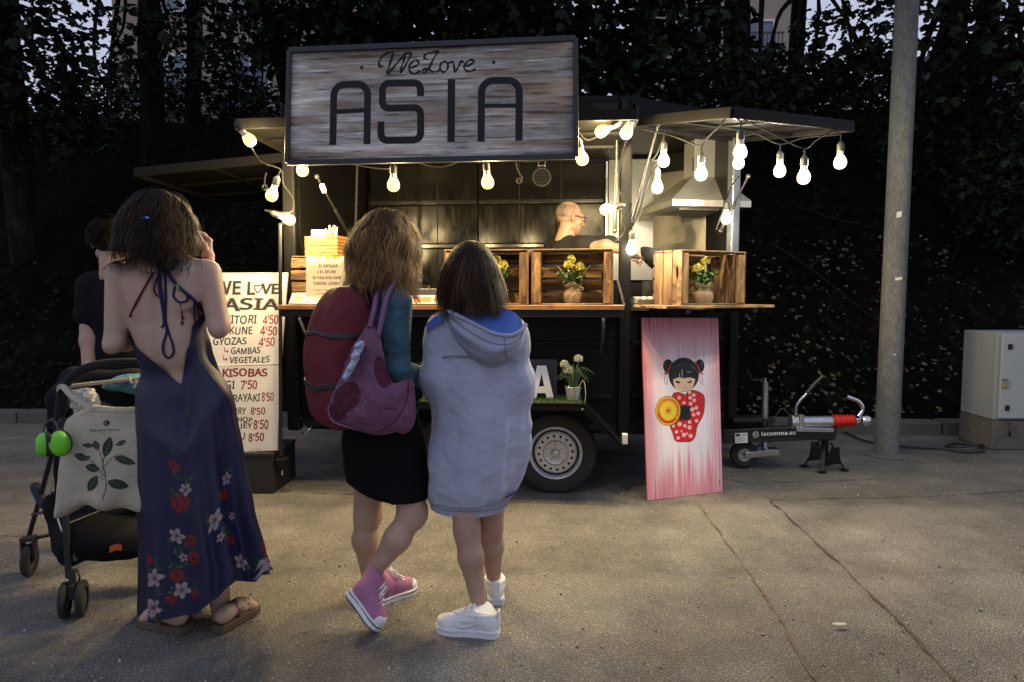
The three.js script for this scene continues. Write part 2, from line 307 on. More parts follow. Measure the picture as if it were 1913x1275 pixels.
{
  const g = grid(150, 110, (u, v) => { const x = mix(-34, 34, u), d = Math.pow(v, 1.6) * 44, z = kerbZ(clamp(x, -12, 12)) - 0.19 - d; return V(x, hill(x, z) - (d < 0.01 ? 0.06 : 0), z); });
  const P = g.attributes.position, uv = g.attributes.uv; for (let i = 0; i < P.count; i++) uv.setXY(i, P.getX(i) / 1.6, P.getZ(i) / 1.6);
  struct('bank', g, mat([1.3, 1.25, 1.15], 0.97, 0, { map: soil, bumpMap: soil, bumpScale: 0.05, specularIntensity: 0.08 }));
}
// ---------------------------------------------------------------- leaves
function leafShape(lobes = 1) {                            // a folded leaf of unit length in x, z; palmate when lobes
  const out = lobes ? [[0, 0], [-0.32, 0.08], [-0.5, 0.42], [-0.24, 0.44], [-0.3, 0.72], [0, 1], [0.3, 0.72], [0.24, 0.44], [0.5, 0.42], [0.32, 0.08]] : [[0, 0], [-0.26, 0.35], [-0.2, 0.7], [0, 1], [0.2, 0.7], [0.26, 0.35]];
  const v = [[0, 0.4, 0]], tri = []; for (const [x, y] of out) v.push([x, y, -Math.abs(x) * 0.35 + (y > 0.7 ? -0.12 : 0)]);
  for (let i = 1; i <= out.length; i++) tri.push(0, i, i % out.length + 1);
  return { v, tri };
}
const LEAF = [leafShape(1), leafShape(0)];
function leafCloud(n, place, shape, size, colors) {        // merged leaves; place() -> [position, droop axis]
  const L = LEAF[shape], pos = new Float32Array(n * L.tri.length * 3), col = new Float32Array(n * L.tri.length * 3), m = new THREE.Matrix4(), q = new THREE.Quaternion(), e = new THREE.Euler(), p = V(0, 0, 0); let o = 0;
  for (let i = 0; i < n; i++) {
    place(p); const s = rr(size[0], size[1]); e.set(rr(-2.9, -1.1), rr(0, 6.283), rr(-0.8, 0.8), 'YXZ'); m.compose(p, q.setFromEuler(e), V(s, s, s));
    const c = colors[Math.floor(rnd() * colors.length)], k = rr(0.65, 1.25), w = L.v.map((a) => V(...a).applyMatrix4(m));
    for (const t of L.tri) { pos[o] = w[t].x; pos[o + 1] = w[t].y; pos[o + 2] = w[t].z; col[o] = c[0] * k; col[o + 1] = c[1] * k; col[o + 2] = c[2] * k; o += 3; }
  }
  const g = new THREE.BufferGeometry(); g.setAttribute('position', new THREE.BufferAttribute(pos, 3)); g.setAttribute('color', new THREE.BufferAttribute(col, 3)); g.setAttribute('uv', new THREE.BufferAttribute(new Float32Array(pos.length / 3 * 2), 2)); g.computeVertexNormals(); return g;
}
const leafMat = mat([1, 1, 1], 0.6, 0, { vertexColors: true, specularIntensity: 0.35 }), barkMat = mat([0.34, 0.33, 0.31], 0.95, 0, { map: T.bark, bumpMap: T.bark, bumpScale: 0.03, specularIntensity: 0.2 });
const GREEN = [[0.010, 0.019, 0.007], [0.008, 0.015, 0.006], [0.014, 0.025, 0.009], [0.006, 0.011, 0.005]];
function tree(sd, label, px, D, lean, r, H, clumps, density = 1, kind = 0, size = [0.09, 0.17]) {
  srand(sd); const b = at(px, 300, D), base = V(b.x, hill(b.x, b.z) - 0.15, b.z), o = thing('tree', label, 'tree', base);
  const top = V(lean, H, rr(-0.4, 0.4)), tr = [V(0, 0, 0), V(lean * 0.12 + rr(-0.08, 0.08), H * 0.3, rr(-0.1, 0.1)), V(lean * 0.45 + rr(-0.1, 0.1), H * 0.6, rr(-0.15, 0.15)), top];
  M('trunk', taper([V(0, -0.3, 0), ...tr], [r * 1.5, r * 1.1, r, r * 0.75, r * 0.35], 12, 8, 0.3, sd), barkMat, o);
  const cl = clumps.map(([x, y, d, rad]) => [at(x, y, d).sub(base), rad]);
  for (let i = 0; i < 7; i++) { const a = rnd() * 6.28; cl.push([V(lean + Math.cos(a) * rr(0.3, 2.2), rr(0.55, 1.15) * H + 0.6, Math.sin(a) * rr(0.3, 2.0)), rr(0.9, 1.4)]); }   // the crown above
  const lg = [], cv = new THREE.CatmullRomCurve3(tr);
  for (const [c, rad] of cl) { const s = cv.getPoint(clamp(0.35 + 0.5 * rnd())), mid = s.clone().lerp(c, 0.5).add(V(rr(-0.2, 0.2), rr(0.1, 0.5), rr(-0.2, 0.2))); lg.push(taper([s, mid, c.clone(), c.clone().add(V(rr(-0.5, 0.5), -rad * 0.4, rr(-0.5, 0.5)))], [r * 0.42, r * 0.25, r * 0.12, r * 0.05], 7, 5)); }
  M('limb', lg, barkMat, o);
  const tot = cl.reduce((s, c) => s + c[1] ** 2, 0), n = Math.round(tot * 520 * density); let acc = cl.map((c) => c[1] ** 2 / tot); for (let i = 1; i < acc.length; i++) acc[i] += acc[i - 1];
  M('crown', leafCloud(n, (p) => {
    const u = rnd(), [c, rad] = cl[acc.findIndex((a) => a >= u - 1e-9)] ?? cl[0]; let x, y, z, l; do { x = rr(-1, 1); y = rr(-1, 1); z = rr(-1, 1); l = x * x + y * y + z * z; } while (l > 1 || noise3(c.x + x * 3 + 20, c.y + y * 3 + 20, c.z + z * 3 + 20) < 0.36);
    p.set(c.x + x * rad * 1.15, c.y + y * rad * 0.75, c.z + z * rad);
  }, kind, size, GREEN), leafMat, o);
  return o;
}
tree(11, 'dark leafy tree at the far left above the stroller, its branches hanging to the bank', 40, 8.8, -0.3, 0.16, 6, [[60, 70, 8.4, 1.0], [130, 190, 9.2, 0.8], [0, 190, 8.6, 1.0], [-60, 60, 8, 1.2], [60, 250, 9.5, 0.6]], 0.55);
tree(12, 'straight dark trunk rising behind the man in black, first from the left', 290, 11, 0.1, 0.17, 7, [[230, 50, 10, 1.0], [320, 60, 10.4, 0.9], [180, 130, 10.8, 0.8], [300, 150, 11, 0.5], [200, 210, 11, 0.5]], 0.34);
tree(13, 'thin straight trunk behind the dark-haired woman, in front of the beige house', 362, 12.4, 0.05, 0.13, 7, [[400, 40, 11.5, 0.9], [450, 120, 12, 0.8], [350, 110, 12, 0.7], [440, 190, 12.2, 0.5]], 0.32);
tree(14, 'tree leaning to the left just beside the wooden sign', 570, 9.8, -1.7, 0.12, 5.4, [[440, 40, 9, 0.8], [520, 60, 9.4, 0.9], [490, 140, 9.6, 0.6], [560, 20, 9, 0.9]], 0.4);
tree(15, 'pale-barked straight tree standing behind the left half of the wooden sign', 620, 9.6, 0.1, 0.15, 6.5, [[600, 40, 8.9, 0.9], [700, 20, 8.8, 1.0], [780, 40, 8.8, 1.0], [640, 110, 9.4, 0.8], [850, 60, 9, 0.9]], 1.2);
tree(16, 'tree hidden behind the wooden sign with leaves hanging over its right corner', 930, 9.2, 0.2, 0.16, 6, [[900, 10, 8.2, 1.0], [1000, 30, 7.8, 1.0], [1110, 40, 7.4, 0.9], [1150, 110, 7, 0.55], [1080, 150, 8.2, 0.7], [960, 110, 8.6, 0.9]], 1.3);
tree(17, 'dark tree with a thick trunk above the right hatch of the trailer', 1375, 10.4, 0.0, 0.19, 6.5, [[1250, 60, 7.9, 0.8], [1320, 150, 8.4, 0.8], [1200, 150, 7.6, 0.6], [1420, 160, 9, 0.7], [1230, 210, 8.6, 0.7], [1290, 10, 8.4, 0.7]], 1.15);
tree(18, 'thin-trunked tree under the open patch of sky, left of the concrete pole', 1478, 11.6, -0.1, 0.12, 7, [[1640, 20, 9.8, 0.45], [1530, 40, 10.5, 0.35], [1500, 140, 9.6, 0.7], [1580, 150, 9.4, 0.7], [1430, 200, 9.8, 0.7], [1620, 110, 9.8, 0.55], [1520, 215, 10.5, 0.6]], 1.1);
tree(19, 'leafy tree right of the concrete pole, above the grey cabinet', 1775, 9.6, 0.25, 0.17, 6, [[1800, 60, 8.4, 0.9], [1880, 150, 8.2, 0.8], [1740, 130, 9, 0.7], [1830, 210, 8.8, 0.6], [1700, 210, 9.4, 0.6], [1650, 190, 9.6, 0.5], [1930, 60, 8, 0.9]], 0.7);
tree(20, 'tree at the right edge in front of the slatted building', 1822, 11.2, 0.5, 0.15, 6, [[1900, 330, 8.6, 0.55], [1910, 40, 9.5, 0.9], [1760, 290, 10.2, 0.5]], 0.6);
// low shrubs on the bank
function shrub(sd, label, px, py, D, rx, ry, n) {
  srand(sd); const c = at(px, py, D), b = V(c.x, hill(c.x, c.z) - 0.05, c.z), o = thing('shrub', label, 'shrub', b, 0);
  const st = []; for (let i = 0; i < 9; i++) { const a = rnd() * 6.28; st.push(taper([V(0, 0, 0), V(Math.cos(a) * rx * 0.3, ry * 0.7, Math.sin(a) * rx * 0.3), V(Math.cos(a) * rx * 0.7, ry * rr(1.1, 1.7), Math.sin(a) * rx * 0.7)], [0.02, 0.013, 0.004], 5, 4)); }
  M('stem', st, barkMat, o);
  M('foliage', leafCloud(n, (p) => { let x, y, z; do { x = rr(-1, 1); y = rr(-1, 1); z = rr(-1, 1); } while (x * x + y * y + z * z > 1); p.set(x * rx, ry + y * ry, z * rx * 0.8); }, 0, [0.06, 0.13], [[0.012, 0.022, 0.009], [0.009, 0.016, 0.007], [0.018, 0.028, 0.013]]), leafMat, o);
}
shrub(31, 'pale green shrub at the foot of the first trunk behind the man in black', 215, 225, 12.6, 1.3, 0.5, 1300);
shrub(32, 'dark shrub on the bank crest right of the thin trunk beside the house', 430, 225, 13, 1.2, 0.45, 1200);
shrub(33, 'low pale shrub at the far left of the bank, above the stroller', 70, 275, 11.8, 1.4, 0.4, 1200);
shrub(34, 'dark shrub on the bank just right of the concrete pole', 1745, 360, 9.2, 0.8, 0.7, 1100);
shrub(35, 'dark shrub behind the grey cabinet at the right edge', 1900, 480, 8.2, 0.8, 0.75, 1300);
shrub(36, 'shrub on the bank crest behind the right hatch', 1560, 235, 12.6, 1.6, 0.45, 1300);
// leaf litter and grass on the bank
{
  srand(8); const L = LEAF[0], g = new THREE.BufferGeometry(), p = []; for (const t of L.tri) p.push(L.v[t][0], L.v[t][2] * 1.2, L.v[t][1] - 0.5);
  g.setAttribute('position', new THREE.Float32BufferAttribute(p, 3)); g.computeVertexNormals();
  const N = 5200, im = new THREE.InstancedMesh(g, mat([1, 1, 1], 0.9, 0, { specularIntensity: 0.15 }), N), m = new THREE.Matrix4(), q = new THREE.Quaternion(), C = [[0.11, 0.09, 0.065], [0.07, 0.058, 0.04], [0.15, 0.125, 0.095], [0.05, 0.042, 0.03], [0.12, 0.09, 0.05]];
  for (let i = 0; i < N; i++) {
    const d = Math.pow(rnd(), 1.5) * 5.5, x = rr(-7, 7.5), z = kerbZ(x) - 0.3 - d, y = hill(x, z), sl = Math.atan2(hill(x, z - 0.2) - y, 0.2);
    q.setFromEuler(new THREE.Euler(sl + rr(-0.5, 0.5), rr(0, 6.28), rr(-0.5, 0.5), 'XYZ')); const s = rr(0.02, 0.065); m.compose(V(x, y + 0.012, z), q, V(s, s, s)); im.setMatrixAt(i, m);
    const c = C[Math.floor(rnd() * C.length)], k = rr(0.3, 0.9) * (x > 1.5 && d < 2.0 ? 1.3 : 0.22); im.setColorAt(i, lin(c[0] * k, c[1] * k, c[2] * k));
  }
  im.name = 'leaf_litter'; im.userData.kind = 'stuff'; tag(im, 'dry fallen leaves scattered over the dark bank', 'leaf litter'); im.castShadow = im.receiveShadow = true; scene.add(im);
  const bg = new THREE.BufferGeometry(); bg.setAttribute('position', new THREE.Float32BufferAttribute([-0.006, 0, 0, 0.006, 0, 0, 0.0, 0.16, 0.05, 0, 0.16, 0.05, 0.004, 0.24, 0.14, -0.004, 0.15, 0.05], 3)); bg.computeVertexNormals();
  const G = 9000, gm = new THREE.InstancedMesh(bg, mat([1, 1, 1], 0.8, 0, { specularIntensity: 0.2 }), G);
  for (let i = 0; i < G; i++) { const x = rr(-13, 14), d = rr(3.2, 9), z = kerbZ(x) - d; q.setFromEuler(new THREE.Euler(rr(-0.4, 0.4), rr(0, 6.28), rr(-0.4, 0.4))); const s = rr(0.5, 1.2) * clamp((d - 2.6) / 2); m.compose(V(x, hill(x, z) - 0.01, z), q, V(s, s, s)); gm.setMatrixAt(i, m); const k = rr(0.5, 1.2); gm.setColorAt(i, lin(0.05 * k, 0.065 * k, 0.03 * k)); }
  gm.name = 'grass'; gm.userData.kind = 'stuff'; tag(gm, 'thin rough grass along the upper part of the bank', 'grass'); gm.castShadow = gm.receiveShadow = true; scene.add(gm);
  const br = (lab, a, b2) => { const P0 = [a, a.clone().lerp(b2, 0.35).add(V(0, 0.06, 0.02)), a.clone().lerp(b2, 0.7).add(V(0.03, 0.02, 0)), b2].map((p) => V(p.x, hill(p.x, p.z) + 0.05, p.z)); tag(M('fallen_branch', [taper(P0, [0.013, 0.010, 0.008, 0.004], 6, 6), taper([P0[1], P0[1].clone().add(V(0.2, 0.16, -0.1)), P0[1].clone().add(V(0.42, 0.22, -0.3))], [0.012, 0.008, 0.004], 5, 5)], mat([0.02, 0.017, 0.013], 0.95, 0, { specularIntensity: 0.1 }), scene), lab, 'branch', 'fallen branches on the bank'); };
  br('long bare branch lying on the bank right of the open crate', V(3.2, 0, -8.5), V(4.1, 0, -7.4)); br('bare branch lying on the bank left of the concrete pole', V(4.4, 0, -8.7), V(3.6, 0, -9.1)); br('thin bare branch on the bank above the grey cabinet', V(5.9, 0, -8.9), V(5.2, 0, -8.1));
}
// ---------------------------------------------------------------- houses beyond the bank
{
  const plaster = (c) => mat(c, 0.9, 0, { bumpMap: T.fine, bumpScale: 0.01 }), dark = mat([0.05, 0.05, 0.06], 0.3), glass = mat([0.16, 0.19, 0.24], 0.06), white = mat([0.75, 0.76, 0.78], 0.5);
  function house(label, px0, px1, D, y1, depth, c, wins, roofc) {
    const a = at(px0, 200, D), b = at(px1, 200, D), w = b.x - a.x, o = thing('house', label, 'house', [(a.x + b.x) / 2, 4.4, -D]);
    M('wall', box(w, y1 - 4.4, depth, [0, (y1 - 4.4) / 2, -depth / 2], undefined, 0.02), plaster(c), o);
    M('roof', [box(w + 0.8, 0.25, depth + 0.8, [0, y1 - 4.4 + 0.13, -depth / 2], undefined, 0.03)], plaster(roofc), o);
    for (const [x, y, ww, hh, rail] of wins) {
      const f = M('window', [box(ww + 0.16, 0.09, 0.14, [x, y + hh / 2 + 0.04, 0.02]), box(ww + 0.16, 0.09, 0.2, [x, y - hh / 2 - 0.04, 0.05]), box(0.08, hh, 0.14, [x - ww / 2 - 0.04, y, 0.02]), box(0.08, hh, 0.14, [x + ww / 2 + 0.04, y, 0.02]), box(0.06, hh, 0.1, [x, y, 0.02])], white, o);
      M('pane', box(ww, hh, 0.03, [x, y, 0.012], undefined, 0), glass, f);
      if (rail) { const r = []; for (let k = -5; k <= 5; k++) r.push(box(0.035, 0.9, 0.035, [x + k * ww * 0.13, y - hh / 2 + 0.4, 0.62], undefined, 0)); r.push(box(ww * 1.4, 0.06, 0.06, [x, y - hh / 2 + 0.88, 0.62])); M('balcony_rail', r, dark, o); M('balcony', box(ww * 1.5, 0.14, 0.75, [x, y - hh / 2 - 0.16, 0.38]), plaster([0.4, 0.42, 0.46]), o); }
    }
  }
  house('beige house glimpsed between the trunks behind the dark-haired woman', 215, 560, 22, 12.5, 7, [0.36, 0.29, 0.21], [[-1.2, 3.6, 1.1, 1.5, true], [1.4, 3.6, 1.1, 1.5, true], [-1.2, 6.4, 1.1, 1.4, false], [1.4, 6.4, 1.1, 1.4, false]], [0.3, 0.15, 0.1]);
  house('beige upper storeys glimpsed between the trunks above the right hatch', 1235, 1475, 27, 17, 7, [0.40, 0.33, 0.26], [[-1.4, 6.6, 1.1, 1.5, true], [1.2, 6.6, 1.1, 1.5, true], [-1.4, 9.4, 1.1, 1.5, false], [1.2, 9.4, 1.1, 1.5, false]], [0.26, 0.27, 0.3]);
  // slatted pale outbuilding at the right
  const a = at(1790, 230, 16), o = thing('outbuilding', 'blue-grey slatted building behind the trees at the right edge', 'building', [a.x + 1.8, 4.3, -16.5], -0.25), bm = [0.2, 0.23, 0.26].map((k) => mat([k * 0.92, k * 0.97, k * 1.1], 0.7));
  srand(4); M('wall', box(3.6, 2.7, 2.4, [0, 1.35, -1.25], undefined, 0.01), mat([0.1, 0.1, 0.12], 0.8), o);
  for (let k = 0; k < 13; k++) for (const s of [-1, 1]) M('slat', box(1.76, 0.175, 0.03, [s * 0.9, 0.12 + k * 0.2, rr(-0.004, 0.004)]), bm[Math.floor(rnd() * 3)], o);
  M('corner_trim', box(0.1, 2.7, 0.06, [-1.82, 1.35, 0]), bm[2], o); M('corner_trim', box(0.07, 2.7, 0.05, [0, 1.35, 0.012]), bm[2], o);
  M('roof', box(4, 0.14, 3, [0, 2.78, -1.2]), mat([0.12, 0.12, 0.13], 0.7), o);
}
// ---------------------------------------------------------------- concrete pole, cabinet, cable
{
  const b = onGround(1656, 850), o = thing('concrete_pole', 'tall grey concrete pole between the trailer hitch and the cabinet', 'pole', b), conc = pixels(512, 512, (u, v, x, y) => { const n = 0.375 + 0.07 * (fbm(u * 8, v * 2, 4, 8) - 0.5) + 0.12 * (fbm(u * 50, v * 50, 2, 50) - 0.5); return [n, n * 0.995, n * 0.985]; });
  const pl = lathe([[0, -0.1], [0.092, -0.1], [0.092, 0.02], [0.09, 0.5], [0.086, 2.5], [0.083, 4.5], [0.07, 8], [0, 8]], 36);
  pl.attributes.uv.array.forEach((_, i, a) => { if (i % 2) a[i] *= 8; }); M('shaft', pl, mat([1, 1, 1], 0.9, 0, { map: conc, bumpMap: conc, bumpScale: 0.003 }), o);
  o.rotation.z = -0.008;
  for (const [y, a, w, h] of [[1.92, -0.35, 0.035, 0.045], [1.42, -0.15, 0.05, 0.022], [0.82, -0.2, 0.02, 0.01]]) M('sticker_scrap', xf(grid(4, 2, (u, v) => { const t = a + (u - 0.5) * w / 0.087; return V(Math.sin(t) * 0.0905, y + (0.5 - v) * h + u * 0.008, Math.cos(t) * 0.0905); })), mat([0.55, 0.53, 0.5], 0.8), o);
  M('mortar_collar', lathe([[0.09, 0.02], [0.105, 0.018], [0.14, 0.008], [0.17, 0.0]], 28), mat([0.11, 0.105, 0.09], 0.95, 0, { bumpMap: T.fine, bumpScale: 0.01 }), o);
}
{
  const o = thing('utility_cabinet', 'light grey electrical cabinet on a concrete plinth at the right edge', 'cabinet', [4.42, 0, -5.85]), cm = mat([0.26, 0.275, 0.27], 0.55, 0, { bumpMap: T.fine, bumpScale: 0.0015 });
  M('plinth', box(0.82, 0.25, 0.42, [0.0, 0.125, 0], undefined, 0.012), mat([0.10, 0.093, 0.08], 0.95, 0, { bumpMap: T.fine, bumpScale: 0.01 }), o);
  M('case', box(0.80, 0.73, 0.42, [0, 0.62, 0.0], undefined, 0.008), cm, o);
  M('door', box(0.765, 0.70, 0.025, [0.012, 0.62, 0.224], undefined, 0.006), mat([0.32, 0.345, 0.34], 0.5), o);
  for (const y of [0.36, 0.87]) M('hinge_plate', box(0.032, 0.045, 0.012, [-0.31, y, 0.242]), blackSatin, o);
  M('hasp', [box(0.012, 0.02, 0.05, [-0.355, 0.6, 0.25]), box(0.05, 0.02, 0.006, [-0.34, 0.6, 0.24])], galva, o);
  const p = thing('padlock', 'small brass padlock hanging on the cabinet door', 'padlock', [4.075, 0.545, -5.6]);
  M('body', box(0.036, 0.032, 0.016, [0, 0.0, 0], [0, 0, -0.2]), mat([0.55, 0.4, 0.14], 0.4, 0.9), p);
  M('shackle', tube([V(-0.011, 0.012, 0), V(-0.011, 0.035, 0), V(0, 0.047, 0), V(0.011, 0.035, 0), V(0.011, 0.012, 0)], 0.0032, 16, 6), chrome, p);
  const c = [onGround(1380, 850), onGround(1480, 815), onGround(1565, 808), onGround(1620, 828), onGround(1690, 838), onGround(1760, 842), onGround(1800, 848), onGround(1835, 846), onGround(1828, 836), onGround(1790, 832), onGround(1768, 838), onGround(1800, 843), onGround(1850, 832), onGround(1878, 815)];
  const pts = c.map((q, i) => V(q.x, 0.016 + (i === 11 ? 0.02 : 0), q.z)); pts.push(V(4.12, 0.16, -5.58), V(4.14, 0.24, -5.62));
  tag(M('power_cable', tube(pts, 0.010, 160, 8), blackPlastic, scene), 'black power cable looping over the asphalt to the cabinet', 'cable');
}
tag(M('dropped_leaf', xf(extrude([[-0.028, -0.004], [-0.012, -0.011], [0.022, -0.008], [0.03, 0.006], [0.0, 0.01], [-0.025, 0.005]], 0.0015), [onGround(1568, 1174).x, 0.016, onGround(1568, 1174).z], [-1.5, 0, 0]), mat([0.34, 0.36, 0.30], 0.8), scene), 'small pale scrap of leaf on the asphalt in the right foreground', 'leaf');
{ srand(77); const im = new THREE.InstancedMesh(xf(new THREE.IcosahedronGeometry(0.004, 0)), mat([1, 1, 1], 0.9), 1500), m = new THREE.Matrix4(); for (let i = 0; i < 1500; i++) { const z = -rr(1.9, 5.8), x = rr(-1, 1) * -z * 0.85, s = rr(0.4, 1.3); m.compose(V(x, 0.003, z), new THREE.Quaternion().setFromEuler(new THREE.Euler(rnd() * 6, rnd() * 6, 0)), V(s * rr(0.7, 1.8), s * 0.6, s)); im.setMatrixAt(i, m); const k = rr(0.1, 0.42); im.setColorAt(i, lin(k, k * 0.96, k * 0.88)); } im.name = 'grit'; im.userData.kind = 'stuff'; tag(im, 'loose grit lying on the asphalt', 'grit'); im.castShadow = im.receiveShadow = true; scene.add(im); }

for (const [a, b2, lab] of [[[2, 1002], [62, 985], 'thin dry twig on the asphalt at the left edge, nearest the kerb'], [[10, 1056], [70, 1043], 'thin dry twig on the asphalt left of the pushchair front wheel'], [[60, 1098], [88, 1090], 'short pale twig on the asphalt beside the pushchair double wheel']]) { const p = onGround(...a, 0.012), q = onGround(...b2, 0.012); tag(M('twig', taper([p, p.clone().lerp(q, 0.4).add(V(0, 0.006, 0.012)), q], [0.003, 0.0025, 0.0012], 6, 5), mat([0.16, 0.12, 0.07], 0.9), scene), lab, 'twig', 'twigs on the asphalt'); }
// ---------------------------------------------------------------- the food trailer
const TO = V(0.72, 0, -4.38), TYAW = -0.0785, NYAW = 0.501;               // front right post, yaw of the long side, yaw of the slanted nose side
const TM = new THREE.Matrix4().makeRotationY(TYAW).setPosition(TO), TI = TM.clone().invert();
const NM = new THREE.Matrix4().makeRotationY(NYAW).setPosition(TO), NI = NM.clone().invert(), N2T = TI.clone().multiply(NM);
const hitPlane = (px, py, zc, inv) => { const o = camera.position.clone().applyMatrix4(inv), d = ray(px, py).applyMatrix4(inv).sub(V(0, 0, 0).applyMatrix4(inv)); return o.addScaledVector(d, (zc - o.z) / d.z); };
const tl = (px, py, zc) => hitPlane(px, py, zc, TI), nl = (px, py, zc) => hitPlane(px, py, zc, NI);
const tw = (x, y, z) => V(x, y, z).applyMatrix4(TM), nw = (x, y, z) => V(x, y, z).applyMatrix4(NM), nt = (x, y, z) => V(x, y, z).applyMatrix4(N2T);
const inN = (g) => g.applyMatrix4(N2T);

const trailer = thing('food_trailer', 'black food trailer with raised hatches, wooden counter and lit steel kitchen', 'food trailer', TO, TYAW);
const LX = tl(545, 500, 0).x, NW = 0.95, DEP = 1.75, TOP = 2.5, FLO = 0.42, CTR = 1.235;   // left end, nose width, depth, roof, floor, counter height
const nEnd = nt(NW, 0, 0);
const blackWall = mat([0.007, 0.0068, 0.0065], 0.3, 0, { roughnessMap: T.scuff, specularIntensity: 0.32 });
const brushed = pixels(512, 512, (u, v) => 0.62 + 0.14 * (fbm(u * 4, v * 200, 3) - 0.5) + 0.2 * (fbm(u * 5 + 7, v * 5, 3) - 0.5), { data: true, rep: [1.5, 1.5] });
const stainless = mat([0.17, 0.165, 0.15], 0.55, 0.8, { roughnessMap: brushed, bumpMap: brushed, bumpScale: 0.0002 });
const hoodSteel = mat([0.42, 0.41, 0.38], 0.5, 0.55, { roughnessMap: brushed });
// chassis and floor
M('chassis', [box(-LX + 0.6, 0.1, 0.06, [LX / 2 + 0.3, 0.4, -0.25]), box(-LX + 0.6, 0.1, 0.06, [LX / 2 + 0.3, 0.4, -1.45]), ...[0.1, 0.35, 0.6, 0.85].map((k) => box(0.05, 0.08, 1.2, [LX * k, 0.4, -0.85])), box(0.06, 0.06, 1.7, [-0.45, 0.28, -0.85]), box(0.06, 0.06, 1.7, [-1.11, 0.28, -0.85])], blackSatin, trailer);
{
  const pl = [[LX, 0.0], [0, 0.0], [nEnd.x, nEnd.z], [nEnd.x, -DEP + 0.35], [0.35, -DEP], [LX, -DEP]];
  const flat = (y, h) => { const g = extrude(pl.map(([x, z]) => [x, -z]), h); g.rotateX(-Math.PI / 2); g.translate(0, y, 0); return g; };
  M('floor_pan', flat(FLO, 0.04), blackSatin, trailer);
  M('roof', flat(TOP, 0.05), blackPaint, trailer);
}
// outer skin: panels with rolled ribs
M('front_panel', box(-LX - 0.05, CTR - 0.04 - FLO, 0.03, [LX / 2, (CTR - 0.04 + FLO) / 2, -0.02]), blackPaint, trailer);
M('nose_panel', inN(box(NW - 0.04, CTR - 0.04 - FLO, 0.03, [NW / 2 + 0.02, (CTR - 0.04 + FLO) / 2, -0.02])), blackPaint, trailer);
for (const y of [0.985, 0.635]) {
  for (const [a, b] of [[LX + 0.06, -1.12], [-1.08, -0.06]]) M('rib', box(b - a, 0.03, 0.016, [(a + b) / 2, y, 0.006], undefined, 0.007), blackPaint, trailer);
  M('rib', inN(box(NW - 0.12, 0.03, 0.016, [NW / 2, y, 0.006], undefined, 0.007)), blackPaint, trailer);
}
M('seam_strip', [box(0.03, CTR - 0.1 - FLO, 0.01, [-1.1, (CTR + FLO) / 2 - 0.03, 0.001])], blackSatin, trailer);
M('end_panel', box(0.03, TOP - FLO, DEP - 0.06, [LX + 0.0, (TOP + FLO) / 2, -DEP / 2], undefined, 0.006), blackPaint, trailer);
M('back_panel', box(-LX + 0.35, TOP - FLO, 0.03, [LX / 2 + 0.175, (TOP + FLO) / 2, -DEP - 0.005]), blackPaint, trailer);
{ const a = V(0.35, 0, -DEP), b = V(nEnd.x, 0, -DEP + 0.35), c = V(nEnd.x, 0, nEnd.z); for (const [p, q] of [[a, b], [b, c]]) M('nose_wall', xf(box(p.distanceTo(q), TOP - FLO, 0.03), [(p.x + q.x) / 2, (TOP + FLO) / 2, (p.z + q.z) / 2], [0, -Math.atan2(q.z - p.z, q.x - p.x), 0]), blackPaint, trailer); }
// posts and lintels
M('corner_post', box(0.085, TOP - FLO + 0.06, 0.075, [LX, (TOP + FLO) / 2, 0.0], undefined, 0.012), blackPaint, trailer);
M('corner_post', box(0.075, TOP - FLO + 0.06, 0.075, [0, (TOP + FLO) / 2, 0.0], undefined, 0.012), blackPaint, trailer);
M('nose_post', inN(box(0.075, TOP - CTR - 0.02, 0.06, [NW, (TOP + CTR) / 2 + 0.02, 0], undefined, 0.012)), mat([0.22, 0.23, 0.24], 0.35, 0.8, { roughnessMap: T.scuff }), trailer);
M('nose_post', inN(box(0.085, CTR - FLO, 0.075, [NW, (CTR + FLO) / 2, -0.0], undefined, 0.012)), blackPaint, trailer);
M('lintel', box(-LX - 0.1, TOP - 2.22, 0.06, [LX / 2, (TOP + 2.22) / 2, -0.005]), blackPaint, trailer);
M('lintel', inN(box(NW - 0.1, TOP - 2.36, 0.06, [NW / 2, (TOP + 2.36) / 2, -0.005])), blackPaint, trailer);
